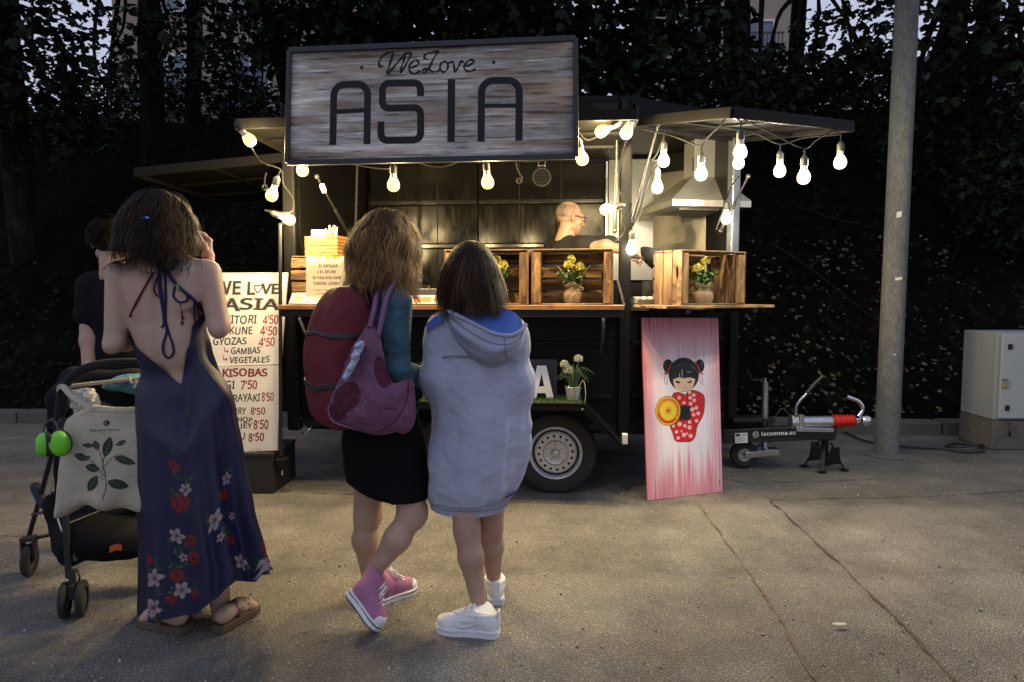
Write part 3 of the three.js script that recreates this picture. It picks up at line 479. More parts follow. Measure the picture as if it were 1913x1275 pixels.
// inside: glossy black lining in panels with rails
{
  const zb = -DEP + 0.045, xs = [LX + 0.05, tl(672, 400, zb).x, tl(893, 400, zb).x, tl(1130, 400, zb).x], ys = [0.9, tl(900, 460, zb).y, tl(900, 378, zb).y, 2.48];
  srand(3);
  for (let i = 0; i < 3; i++) for (let j = 0; j < 3; j++) M('lining_panel', box(xs[i + 1] - xs[i] - 0.012, ys[j + 1] - ys[j] - 0.05, 0.012, [(xs[i] + xs[i + 1]) / 2, (ys[j] + ys[j + 1]) / 2, zb], [rr(-0.006, 0.006), rr(-0.006, 0.006), 0]), blackWall, trailer);
  for (const y of [ys[1], ys[2]]) for (let i = 0; i < 3; i++) M('rail', box(xs[i + 1] - xs[i] - 0.01, 0.045, 0.035, [(xs[i] + xs[i + 1]) / 2, y, zb + 0.012], undefined, 0.01), mat([0.03, 0.03, 0.03], 0.15, 0.4), trailer);
  for (const k of [0.33, 0.66]) for (const i of [1, 2]) M('lining_joint', box(0.008, 1.5, 0.006, [mix(xs[i], xs[i + 1], k), 1.72, zb + 0.010]), blackSatin, trailer);
  const v = tl(1012, 331, zb + 0.02), vg = [xf(new THREE.TorusGeometry(0.078, 0.008, 8, 32), [v.x, v.y, zb + 0.015])];
  for (let k = -4; k <= 4; k++) { const hw = Math.sqrt(0.0055 - (k * 0.016) ** 2 * 0.99); vg.push(box(hw * 2, 0.006, 0.012, [v.x, v.y + k * 0.016, zb + 0.014], [0.5, 0, 0], 0)); }
  M('vent_grille', vg, mat([0.05, 0.05, 0.048], 0.4), trailer);
  M('vent_bracket', [box(0.07, 0.012, 0.02, [v.x, v.y + 0.1, zb + 0.015]), box(0.01, 0.05, 0.02, [v.x - 0.03, v.y + 0.11, zb + 0.016]), box(0.01, 0.05, 0.02, [v.x + 0.03, v.y + 0.11, zb + 0.016])], steel, trailer);
  M('side_lining', box(0.012, 1.6, DEP - 0.12, [LX + 0.03, 1.7, -DEP / 2]), blackWall, trailer);
  M('ceiling_lining', box(-LX + 0.1, 0.012, DEP - 0.2, [LX / 2 + 0.05, 2.482, -DEP / 2]), blackSatin, trailer);
  const tr = tl(1133, 400, zb + 0.08); M('trim_strip', box(0.022, 1.5, 0.03, [tr.x, 1.7, zb + 0.09], undefined, 0.004), chrome, trailer);
  // steel kitchen wall
  const x0 = tr.x + 0.02, x1 = tl(1312, 400, zb).x;
  M('steel_splashback', box(x1 - x0, 1.05, 0.012, [(x0 + x1) / 2, tl(1250, 298, zb).y - 0.525, zb + 0.03]), stainless, trailer);
  M('steel_end_panel', xf(box(0.75, 1.45, 0.012), [0.61, 1.62, -DEP + 0.235], [0, -0.62, 0]), stainless, trailer);
  const hd = nl(1290, 362, -0.75), hx = 0.62, hz = -1.05, hy = 1.97;
  M('hood_lip', box(0.62, 0.05, 0.62, [hx, hy, hz], [0, 0.25, 0]), hoodSteel, trailer);
  { const a = [[-0.31, -0.31], [0.31, -0.31], [0.31, 0.31], [-0.31, 0.31]], b = a.map(([x, z]) => [x * 0.3 + 0.1, z * 0.3 - 0.12]), pos = []; for (let i = 0; i < 4; i++) { const j = (i + 1) % 4, P = (q, y) => [q[0], y, q[1]]; pos.push(...P(a[i], 0), ...P(a[j], 0), ...P(b[j], 0.24), ...P(a[i], 0), ...P(b[j], 0.24), ...P(b[i], 0.24)); } const g = new THREE.BufferGeometry(); g.setAttribute('position', new THREE.Float32BufferAttribute(pos, 3)); g.setAttribute('uv', new THREE.Float32BufferAttribute(new Float32Array(pos.length / 3 * 2).map((_, i) => i * 0.13), 2)); g.computeVertexNormals(); M('hood_canopy', xf(g, [hx, hy + 0.025, hz], [0, 0.25, 0]), hoodSteel, trailer); }
  M('hood_duct', box(0.2, 0.32, 0.2, [hx + 0.07, hy + 0.4, hz - 0.12], [0, 0.25, 0]), hoodSteel, trailer);
  { const g = []; for (let k = 0; k < 7; k++) g.push(xf(box(0.01, 0.1, 0.006), [hx - 0.01 + k * 0.016, hy + 0.34, hz - 0.12 + 0.103 - k * 0.004], [0, 0.25, 0])); M('duct_slots', g, blackSatin, trailer); }
  M('hood_filter', box(0.4, 0.012, 0.36, [hx, hy - 0.03, hz], [0, 0.25, 0]), mat([0.3, 0.28, 0.25], 0.5, 0.9), trailer);
  // worktop with cooker inside the nose
  M('worktop', [box(-LX + 0.2, 0.03, 0.5, [LX / 2 + 0.1, 0.92, -DEP + 0.3]), inN(box(NW - 0.15, 0.03, 0.42, [NW / 2, 1.0, -0.42]))], stainless, trailer);
  M('worktop_cabinet', [box(-LX + 0.2, 0.46, 0.46, [LX / 2 + 0.1, 0.67, -DEP + 0.29]), inN(box(NW - 0.2, 0.52, 0.38, [NW / 2, 0.72, -0.42]))], blackSatin, trailer);
}
// counter along the front and plank shelf on the nose
{
  const c0 = tl(520, 574, 0.3).x, c1 = tl(1166, 574, 0.3).x;
  M('counter_top', box(c1 - c0, 0.028, 0.36, [(c0 + c1) / 2, CTR - 0.014, 0.13]), palewood, trailer);
  M('counter_lip', box(c1 - c0 - 0.01, 0.045, 0.34, [(c0 + c1) / 2, CTR - 0.051, 0.125]), blackSatin, trailer);
  for (const x of [c0 + 0.12, -1.1, c1 - 0.12]) M('counter_bracket', [bar(V(x, CTR - 0.08, 0.26), V(x, 0.9, 0.02), 0.02), box(0.02, 0.02, 0.26, [x, CTR - 0.085, 0.14])], steel, trailer);
  srand(12); for (let k = 0; k < 4; k++) M('shelf_plank', inN(box(0.93 - k * 0.01, 0.018, 0.082, [0.49 + rr(-0.006, 0.006), CTR - 0.012 + k * 0.0008, 0.335 - k * 0.086])), crateMats[[2, 0, 2, 0][k]], trailer);
  M('shelf_batten', [0.2, 0.78].map((x) => inN(box(0.04, 0.03, 0.34, [x, CTR - 0.037, 0.2]))), blackSatin, trailer);
}
const hatchMat = new THREE.MeshPhysicalMaterial({ color: lin(0.0045, 0.0044, 0.0043), roughness: 0.6, specularIntensity: 0.06, side: THREE.DoubleSide });
// raised hatches: a lid with a raised edge
function lid(name, A, B, C, D, up) {                     // A, B hinge corners; C, D free corners (C next to B)
  const f = (u, v) => A.clone().lerp(B, u).lerp(D.clone().lerp(C, u), v), th = 0.025, top = grid(1, 1, f), nrm = B.clone().sub(A).cross(D.clone().sub(A)).normalize(); if (nrm.y < 0) nrm.negate();
  const q = grid(1, 1, (u, v) => f(u, v).addScaledVector(nrm, th)), h = M(name, [top, q], hatchMat, trailer);
  const edge = (a, b, n) => M('edge_frame', bar(a.clone().addScaledVector(nrm, 0.004), b.clone().addScaledVector(nrm, 0.004), 0.022, 0.062, 0.004), new THREE.MeshPhysicalMaterial({ color: lin(0.006, 0.0058, 0.0056), roughness: 0.35, specularIntensity: 0.16, side: THREE.DoubleSide }), h);
  edge(B, C); edge(C, D); edge(D, A);
  const g = []; for (const u of [0.33, 0.66]) g.push(bar(f(u, 0.04).addScaledVector(nrm, -0.012), f(u, 0.96).addScaledVector(nrm, -0.012), 0.035, 0.02)); for (const v of [0.5]) g.push(bar(f(0.02, v).addScaledVector(nrm, -0.014), f(0.98, v).addScaledVector(nrm, -0.014), 0.03, 0.018)); M('stiffener', g, hatchMat, h);
  return f;
}
const hL = tl(441, 233, 0.5), hR = tl(1190, 215, 0.5), hatchF = lid('hatch', V(LX, 2.235, 0.03), V(-0.02, 2.235, 0.03), hR, hL);
const nA = nt(0.02, 2.375, 0.04), nB = nt(NW, 2.375, 0.04), nD3 = nl(1368, 212, 0.86), nC3 = nl(1594, 238, 0.86);
lid('hatch', nA, nB, nt(nC3.x, nC3.y, nC3.z), nt(nD3.x, nD3.y, nD3.z));
{ const f = at(252, 324, 4.62).applyMatrix4(TI), b = at(432, 380, 6.0).applyMatrix4(TI); lid('hatch', V(LX - 0.03, 2.2, -0.02), V(LX - 0.03, 2.2, -1.6), b, f); }
function strut(a, b) { const m = a.clone().lerp(b, 0.45); M('gas_strut', [rod(a, m, 0.007), rod(m, b, 0.012), xf(new THREE.SphereGeometry(0.016, 10, 8), a.toArray()), xf(new THREE.SphereGeometry(0.016, 10, 8), b.toArray())], mat([0.03, 0.03, 0.03], 0.25, 0.3), trailer); }
{ const a = at(1230, 232, 4.18).applyMatrix4(TI), b = at(1180, 415, 4.36).applyMatrix4(TI); strut(a, b); strut(tl(592, 330, 0.2), tl(662, 458, -0.5)); strut(tl(1153, 232, 0.12), tl(1149, 432, 0.05)); strut(at(1398, 330, 4.5).applyMatrix4(TI), at(1346, 432, 4.8).applyMatrix4(TI)); }
M('strut_label', [bar(tl(601, 346, 0.17), tl(606, 358, 0.12), 0.026)], mat([0.6, 0.58, 0.52], 0.6), trailer);
M('inner_rod', rod(tl(667, 305, -0.6), tl(663, 470, -0.6), 0.011), blackSatin, trailer);
M('side_rail', [rod(tl(523, 420, 0.16), tl(524, 852, 0.16), 0.012), rod(tl(523, 420, 0.16), tl(536, 412, 0.03), 0.012), box(0.07, 0.012, 0.07, [tl(527, 856, 0.16).x, tl(527, 858, 0.16).y, 0.16])], mat([0.05, 0.05, 0.05], 0.25, 0.7), trailer);
{ const p = tl(569, 806, 0.03); M('door_handle', [tube([V(p.x - 0.03, p.y - 0.02, 0.0), V(p.x, p.y - 0.022, 0.035), V(p.x + 0.035, p.y + 0.015, 0.035), V(p.x + 0.04, p.y + 0.035, 0.0)], 0.006, 16, 8)], chrome, trailer); for (const [x, y] of [[561, 763], [562, 782]]) { const q = tl(x, y, 0); M('rivet', xf(new THREE.SphereGeometry(0.006, 8, 6), [q.x, q.y, 0.002]), chrome, trailer); } }
// wheels, mudguard
function wheel(x) {
  const g = new THREE.Group(); g.name = 'wheel'; trailer.add(g); const R = 0.265, y = R, z = 0.02; g.position.set(x, y, z);
  const A = (pts, seg = 56) => { const l = lathe(pts, seg); l.rotateX(Math.PI / 2); return l; };
  const tyre = [A([[0.178, -0.155], [0.215, -0.175], [0.25, -0.165], [0.262, -0.14], [0.265, -0.1], [0.265, -0.03], [0.262, 0.0], [0.252, 0.012], [0.247, 0.0135], [0.243, 0.012], [0.215, 0.02], [0.19, 0.012], [0.178, 0.0]])];
  for (const zz of [-0.11, -0.075, -0.04]) tyre.push(xf(new THREE.TorusGeometry(0.2655, 0.0035, 6, 64), [0, 0, zz]));
  srand(9); for (let k = 0; k < 72; k++) { const a = k / 72 * Math.PI * 2; tyre.push(xf(box(0.012, 0.006, 0.03, undefined, undefined, 0), [Math.cos(a) * 0.2625, Math.sin(a) * 0.2625, -0.008], [0, 0, a + Math.PI / 2 + 0.2])); }
  M('tyre', tyre, rubber, g);
  const s = new THREE.Shape(); s.absarc(0, 0, 0.128, 0, Math.PI * 2); for (let k = 0; k < 16; k++) { const a = k / 16 * Math.PI * 2 + 0.1, h = new THREE.Path(); h.absellipse(Math.cos(a) * 0.111, Math.sin(a) * 0.111, 0.0095, 0.0095, 0, Math.PI * 2); s.holes.push(h); }
  const disc = new THREE.ExtrudeGeometry(s, { depth: 0.004, bevelEnabled: true, bevelSize: 0.0015, bevelThickness: 0.0015, bevelSegments: 1, curveSegments: 20 }); disc.translate(0, 0, -0.018);
  const rim = M('rim', [disc, A([[0.128, -0.02], [0.135, -0.014], [0.140, -0.03], [0.152, -0.032], [0.156, -0.004], [0.166, 0.002], [0.172, 0.004], [0.178, -0.002], [0.18, -0.02]]), A([[0.0, -0.01], [0.058, -0.01], [0.07, 0.0], [0.078, -0.002], [0.084, -0.012], [0.09, -0.016]])], mat([0.52, 0.53, 0.56], 0.5, 0.55, { roughnessMap: T.scuff }), g);
  const hub = M('hub_cap', A([[0, 0.024], [0.02, 0.023], [0.026, 0.018], [0.029, 0.0], [0.03, -0.012]], 28), galva, rim);
  for (let k = 0; k < 5; k++) { const a = k / 5 * Math.PI * 2 + 0.35; M('wheel_bolt', xf(new THREE.CylinderGeometry(0.009, 0.009, 0.014, 6), [Math.cos(a) * 0.052, Math.sin(a) * 0.052, 0.0], [Math.PI / 2, 0, 0]), k % 2 ? galva : chrome, rim); }
  M('brake_backing', A([[0, -0.03], [0.16, -0.03], [0.16, -0.15], [0, -0.15]]), blackSatin, g);
}
const WX = tl(1038, 862, 0.03).x; wheel(WX); wheel(WX - 0.67);
const FY = 0.635, FX0 = WX - 1.0, FX1 = WX + 0.175;
{
  const out = [[FX1 + 0.235, 0.385], [FX1 + 0.215, 0.385], [FX1 - 0.01, FY - 0.04], [FX0 + 0.17, FY - 0.04], [FX0 - 0.055, 0.385], [FX0 - 0.075, 0.385], [FX0 + 0.15, FY], [FX1, FY]];
  M('mudguard', [xf(extrude([[FX1, FY], [FX1 + 0.235, 0.385], [FX1 + 0.228, 0.38], [FX1 - 0.006, FY - 0.012], [FX0 + 0.156, FY - 0.012], [FX0 - 0.068, 0.38], [FX0 - 0.075, 0.385], [FX0 + 0.15, FY]], 0.29, 0.002), [0, 0, 0.012]), xf(extrude(out, 0.006, 0.002), [0, 0, 0.296])], blackPaint, trailer);
  M('marker_lamp', box(0.032, 0.06, 0.05, [FX1 + 0.25, 0.42, 0.26]), mat([0.7, 0.66, 0.6], 0.25), trailer);
  M('mudguard_bolt', xf(new THREE.SphereGeometry(0.007, 8, 6), [FX1 - 0.01, FY - 0.03, 0.303]), steel, trailer);
}
// drawbar with coupling, jockey wheel and hand brake
{
  const L = (px, py, D) => at(px, py, D).applyMatrix4(TI), db = mat([0.02, 0.02, 0.021], 0.3, 0.2);
  const a0 = L(1350, 815, 5.02), a1 = L(1560, 806, 4.92);
  const beam = M('drawbar', [bar(a0, a1, 0.07, 0.105, 0.006), bar(L(1340, 790, 5.6), L(1440, 798, 5.1), 0.07, 0.1), bar(L(1362, 782, 5.0), L(1440, 783, 5.05), 0.14, 0.03)], db, trailer);
  const txt = canvas(512, 96, (x) => { x.fillStyle = '#0b0b0b'; x.fillRect(0, 0, 512, 96); x.strokeStyle = x.fillStyle = '#d8d8dc'; x.lineWidth = 5; x.beginPath(); x.arc(48, 46, 32, 0.3, 5.6); x.stroke(); x.font = 'bold 20px sans-serif'; x.fillText('FOOD', 22, 42); x.fillText('TRUCK', 18, 62); x.beginPath(); x.moveTo(40, 78); x.lineTo(20, 92); x.lineWidth = 4; x.stroke(); x.font = 'bold 62px sans-serif'; x.save(); x.translate(104, 66); x.scale(1.06, 1); x.fillText('lacomma.es', 0, 0); x.restore(); }, { clamp: true });
  const q0 = L(1400, 805, 4.95), q1 = L(1480, 802, 4.92), dir = a1.clone().sub(a0).normalize(), pm = new THREE.PlaneGeometry(0.33, 0.062), m = new THREE.Matrix4().makeBasis(dir, V(0, 1, 0).addScaledVector(dir, -dir.y).normalize(), dir.clone().cross(V(0, 1, 0)).normalize());
  m.setPosition(a0.clone().lerp(a1, 0.46).add(dir.clone().cross(V(0, 1, 0)).normalize().multiplyScalar(0.0385)).add(V(0, 0.008, 0))); M('lettering', pm.applyMatrix4(m), mat([1, 1, 1], 0.4, 0, { map: txt }), beam);
  const stk = canvas(128, 96, (x) => { x.fillStyle = '#dcdcd8'; x.fillRect(0, 0, 128, 96); x.fillStyle = '#222'; x.fillRect(8, 8, 46, 24); for (let k = 0; k < 5; k++) x.fillRect(8 + (k % 2) * 30, 44 + k * 9, 70 - k * 6, 3); x.fillRect(70, 14, 50, 4); x.fillRect(70, 24, 40, 4); }, { clamp: true });
  const pm2 = new THREE.PlaneGeometry(0.09, 0.075), m2 = m.clone().setPosition(a0.clone().lerp(a1, 0.16).add(dir.clone().cross(V(0, 1, 0)).normalize().multiplyScalar(0.042)).add(V(0, -0.012, 0))); M('data_plate', pm2.applyMatrix4(m2), mat([1, 1, 1], 0.5, 0, { map: stk }), beam);
  const c0 = L(1482, 789, 4.94), c1 = L(1556, 788, 4.9), c2 = L(1597, 786, 4.87), c3 = L(1628, 784, 4.84);
  const cp = M('coupling', [rod(c0, c1, 0.042, 0.042, 20), rod(c0.clone().add(V(-0.02, 0, 0)), c0.clone().add(V(0.05, 0, 0)), 0.055, 0.05, 20), box(0.26, 0.03, 0.11, c0.clone().lerp(c1, 0.5).add(V(0, -0.05, 0)).toArray()), rod(L(1497, 775, 4.9), L(1497, 803, 4.9), 0.022)], galva, trailer);
  { const p = []; for (let k = 0; k <= 24; k++) p.push([0.040 + (k % 4 < 2 ? 0.012 : -0.004) - k * 0.0004, k / 24 * c1.distanceTo(c2)]); const g = lathe(p, 22), q = new THREE.Quaternion().setFromUnitVectors(V(0, 1, 0), c2.clone().sub(c1).normalize()); g.applyMatrix4(new THREE.Matrix4().compose(c1, q, V(1, 1, 1))); M('red_bellows', g, mat([0.5, 0.02, 0.015], 0.5), cp); }
  M('coupling_head', [bar(c2, c3, 0.05, 0.045, 0.018), xf(new THREE.SphereGeometry(0.04, 16, 12), c3.clone().add(V(-0.04, -0.01, 0)).toArray())], chrome, cp);
  M('coupling_lever', tube([c3.clone().add(V(-0.09, 0.02, 0)), L(1612, 765, 4.85), L(1606, 752, 4.85), L(1582, 741, 4.85)], 0.014, 20, 8), chrome, cp);
  M('brake_lever', [tube([L(1487, 778, 4.92), L(1489, 757, 4.92), L(1506, 737, 4.92), L(1518, 724, 4.92)], 0.011, 18, 8)], steel, cp); M('brake_grip', tube([L(1507, 736, 4.92), L(1522, 718, 4.92), L(1538, 703, 4.92)], 0.014, 10, 8), blackPlastic, cp);
  const jp = L(1430, 780, 5.12), jt = L(1430, 714, 5.12), jw = M('jockey_post', [rod(V(jp.x, 0.12, jp.z), jt, 0.024, 0.024, 16), rod(jt, jt.clone().add(V(0, 0.03, 0)), 0.01)], galva, trailer);
  M('jockey_crank', tube([jt.clone().add(V(0, 0.025, 0)), L(1404, 712, 5.12), L(1402, 700, 5.12), L(1396, 690, 5.12)], 0.006, 12, 6, false), blackSatin, jw);
  const w = L(1390, 846, 5.05); const wh = [xf(lathe([[0.05, -0.03], [0.085, -0.034], [0.1, -0.02], [0.102, 0], [0.1, 0.02], [0.085, 0.034], [0.05, 0.03]], 32), [w.x, 0.104, w.z], [Math.PI / 2, 0, 0.0])]; const jt2 = M('jockey_wheel', wh, rubber, jw);
  M('jockey_wheel', xf(lathe([[0, 0.02], [0.03, 0.026], [0.045, 0.02], [0.052, 0.028], [0.056, 0.02]], 24), [w.x, 0.104, w.z], [Math.PI / 2, 0, 0]), galva, jw);
  M('jockey_fork', [bar(V(w.x, 0.104, w.z + 0.045), V(jp.x + 0.01, 0.13, w.z + 0.045), 0.008, 0.045), box(0.1, 0.045, 0.1, [jp.x + 0.02, 0.13, w.z - 0.005])], galva, jw);
  M('safety_wire', tube([L(1448, 780, 5.0), L(1462, 764, 5.0), L(1480, 782, 4.98)], 0.004, 16, 6), blackPlastic, trailer);
  // jack stand under the drawbar
  const js = onGround(1540, 876), o = thing('jack_stand', 'black steel jack stand under the trailer drawbar', 'jack stand', js, 0.3);
  for (const [x, z] of [[-0.10, 0.09], [0.10, 0.09], [0.10, -0.09], [-0.10, -0.09]]) { M('leg', bar(V(x * 0.3, 0.2, z * 0.3), V(x, 0.01, z), 0.03, 0.012), blackSatin, o); M('foot', box(0.05, 0.01, 0.05, [x, 0.005, z]), blackSatin, o); }
  M('gusset', [-1, 1].map((s) => xf(extrude([[-0.035, 0.19], [0.035, 0.19], [0.082, 0.05], [-0.082, 0.05]], 0.004), [0, 0, s * 0.055], [s * 0.26, 0, 0])), blackSatin, o);
  M('column', [rod(V(0, 0.15, 0), V(0, 0.225, 0), 0.026), box(0.11, 0.02, 0.05, [0, 0.225, 0])], blackSatin, o); M('label_plate', box(0.03, 0.045, 0.003, [0.05, 0.13, 0.078], [-0.3, 0, 0]), mat([0.6, 0.58, 0.4], 0.5), o);
}
// ---------------------------------------------------------------- light bulbs and their cables
const bulbShape = [[0.0, -0.062], [0.014, -0.0605], [0.026, -0.053], [0.033, -0.041], [0.0355, -0.028], [0.034, -0.014], [0.028, 0.001], [0.021, 0.013], [0.0175, 0.024], [0.0168, 0.046]];
const sockMat = mat([0.03, 0.03, 0.028], 0.5), cableMat = mat([0.008, 0.0075, 0.007], 0.7, 0, { specularIntensity: 0.2 });
function bulbProto(color, glow, power) {
  const o = new THREE.Group();
  const glass = mat([0.3, 0.28, 0.25], 0.3, 0, { emissive: lin(...glow), emissiveIntensity: 1 });
  M('glass', lathe(bulbShape.slice(0, 8), 24), glass, o);
  M('neck', lathe(bulbShape.slice(7), 20), mat([0.75, 0.72, 0.66], 0.4), o);
  M('socket', lathe([[0.0, 0.098], [0.009, 0.096], [0.015, 0.084], [0.02, 0.078], [0.0205, 0.062], [0.019, 0.06], [0.0205, 0.057], [0.0205, 0.04], [0.016, 0.038]], 18), sockMat, o);
  M('cord', rod(V(0, 0.092, 0), V(0, 0.135, 0), 0.0045, 0.0045, 6), cableMat, o);
  const l = new THREE.PointLight(lin(...color), power); l.position.y = -0.028; l.castShadow = true; l.shadow.radius = 1.2; l.name = 'bulb_light'; o.add(l);
  return o;
}
const WARM = bulbProto([1, 0.73, 0.34], [2.1, 1.42, 0.44], 2.9), COOL = bulbProto([1, 0.90, 0.66], [2.3, 2.1, 1.5], 1.25);
function bulb(proto, px, py, D, label, tilt = [0, 0, 0]) {
  const o = proto.clone(), p = at(px, py, D); o.name = numbered('light_bulb'); scene.add(o);
  o.rotation.set(...tilt); o.position.copy(p).add(V(0, 0.028, 0).applyEuler(o.rotation));
  tag(o, label, 'light bulb', proto === WARM ? 'warm yellow light bulbs along the main hatch' : 'white light bulbs along the right hatch'); o.traverse((c) => { if (c.isMesh) c.castShadow = true; });
  return V(0, 0.135, 0).applyEuler(o.rotation).add(o.position);
}
const B = [
  bulb(WARM, 467, 263, 3.98, 'lit warm bulb at the outer left corner of the main hatch, highest on the left', [0.6, 0, 0.5]),
  bulb(WARM, 507, 366, 4.1, 'lit warm bulb on the cable between hatch corner and post, above the menu board', [0, 0, -0.35]),
  bulb(WARM, 541, 411, 4.3, 'lit warm bulb pointing sideways at the top of the thin side rail', [0.2, 0, 1.2]),
  bulb(WARM, 565, 319, 4.1, 'lit warm bulb with its top hidden behind the lower left corner of the wooden sign', [0, 0, 0.1]),
  bulb(WARM, 735, 347, 3.9, 'lit warm bulb under the sign, just left above the woman with the red backpack', [0, 0, 0]),
  bulb(WARM, 911, 342, 3.87, 'lit warm bulb under the sign, straight above the girl in the hoodie', [0, 0, 0.08]),
  bulb(WARM, 1088, 298, 3.95, 'lit warm bulb hanging at the lower right corner of the wooden sign', [0, 0, 0.2]),
  bulb(WARM, 1123, 246, 3.95, 'lit warm bulb turned sideways right of the sign, left one of a pair', [0.2, 0, -1.1]),
  bulb(WARM, 1170, 249, 3.92, 'lit warm bulb at the right end of the main hatch, right one of a pair', [0, 0, -0.4]),
  bulb(WARM, 1131, 392, 4.22, 'lit warm bulb pointing left off the black post, beside the bald man', [0.2, 0, -1.35]),
];
const CB = [
  bulb(COOL, 1240, 302, 4.15, 'lit white bulb hanging at the left corner of the right hatch, beside the gas strut'),
  bulb(COOL, 1310, 327, 3.9, 'lit white bulb hanging in front of the steel hood duct'),
  bulb(COOL, 1383, 286, 3.62, 'lit white bulb at the nearest corner of the right hatch, upper of two overlapping'),
  bulb(COOL, 1380, 306, 4.3, 'lit white bulb behind the hatch corner, lower of two overlapping'),
  bulb(COOL, 1457, 321, 4.15, 'lit white bulb under the right hatch, left one of the three in the dark'),
  bulb(COOL, 1502, 333, 3.82, 'lit white bulb under the right hatch, lowest of the three in the dark'),
  bulb(COOL, 1570, 305, 4.0, 'lit white bulb at the far right corner of the right hatch'),
  bulb(COOL, 1228, 352, 4.22, 'lit white bulb hanging from the middle of the gas strut'),
  bulb(COOL, 1357, 410, 4.7, 'lit white bulb hanging on the steel post right of the splashback'),
  bulb(COOL, 1180, 467, 4.33, 'lit white bulb low on the black post, next to the hanging wok'),
];
const P3 = (a) => a.map(([x, y, d]) => (x.isVector3 ? x : at(x, y, d)));
function cable(label, pts, r = 0.0045) { tag(M('light_cable', tube(P3(pts), r, pts.length * 9, 6), cableMat, scene), label, 'cable', 'cables of the light strings'); }
cable('dark cable swinging from the left hatch corner down to the post', [[447, 238, 3.97], [458, 250, 3.98], [485, 300, 4.02], [B[1]], [530, 345, 4.2], [548, 372, 4.3], [545, 395, 4.33], [B[2]]]);
cable('dark cable running along under the wooden sign with three bulbs', [[548, 300, 4.2], [B[3]], [640, 302, 4.1], [735, 314, 4.02], [B[4]], [820, 312, 4.0], [B[5]], [990, 302, 4.0], [1060, 285, 3.98], [B[6]]]);
cable('dark cable tied under the right end of the main hatch', [[B[6]], [1098, 262, 3.97], [B[7]], [1165, 240, 3.95], [1187, 222, 3.94], [B[8]], [1178, 238, 4.0]]);
cable('thin cable running down the black post to the sideways bulb', [[1170, 262, 4.2], [1160, 300, 4.25], [1158, 360, 4.27], [B[9]], [1163, 410, 4.28], [1168, 430, 4.28], [1148, 452, 4.28]], 0.005);
cable('dark cable looping along the near edge of the right hatch', [[1196, 240, 4.2], [CB[0]], [1268, 258, 4.05], [CB[1]], [1318, 262, 3.86], [1345, 235, 3.7], [1366, 214, 3.66], [CB[2]], [1392, 225, 3.66], [1440, 248, 3.75], [CB[5]], [1525, 262, 3.9], [1560, 245, 3.98], [CB[6]]]);
cable('dark cable crossing under the back of the right hatch', [[1378, 242, 4.3], [CB[3]], [1410, 250, 4.25], [CB[4]], [1500, 258, 4.1], [CB[6]]]);
cable('dark cable twisted round the gas strut down to the low bulb', [[1243, 246, 4.17], [1226, 290, 4.22], [1218, 300, 4.22], [CB[7]], [1222, 312, 4.23], [1205, 360, 4.28], [1192, 400, 4.32], [1180, 425, 4.33], [CB[9]]], 0.005);
cable('dark cable running down to the bulb on the steel post', [[1380, 330, 4.4], [1365, 352, 4.6], [1358, 370, 4.7], [CB[8]], [1350, 395, 4.76], [1342, 418, 4.78], [1338, 430, 4.78]], 0.005);
function dangling(label, pts) { const o = tag(M('loose_fitting', [tube(P3(pts), 0.004, 20, 6), xf(new THREE.TorusGeometry(0.014, 0.005, 6, 12), at(...pts[pts.length - 1]).toArray())], cableMat, scene), label, 'cable', 'loose cable ends'); return o; }
dangling('loose empty cable end dangling from the left light cable', [[497, 322, 4.05], [494, 335, 4.05], [494, 350, 4.05]]);
dangling('loose empty cable end dangling under the sign, right of the girl\'s bulb', [[964, 302, 4.0], [968, 320, 4.0], [976, 333, 4.0], [970, 338, 4.0]]);

// ---------------------------------------------------------------- a board between four corners (a top left, b top right, c bottom right, d bottom left, seen from its front)
function slab(a, b, c, d, th) {
  const n = b.clone().sub(a).cross(d.clone().sub(a)).normalize().multiplyScalar(-th), f = (u, v) => a.clone().lerp(b, u).lerp(d.clone().lerp(c, u), v);
  if (n.dot(a) < 0) n.negate();                                             // thickness goes away from the road
  const face = grid(8, 8, f), back = grid(1, 1, (u, v) => f(u, v).add(n)), rim = [];
  for (const [p, q] of [[a, b], [b, c], [c, d], [d, a]]) rim.push(grid(1, 1, (u, v) => p.clone().lerp(q, u).addScaledVector(n, v)));
  return { face, body: [back, ...rim] };
}
const localise = (g, o) => { o.updateMatrixWorld(true); return g.applyMatrix4(o.matrixWorld.clone().invert()); };
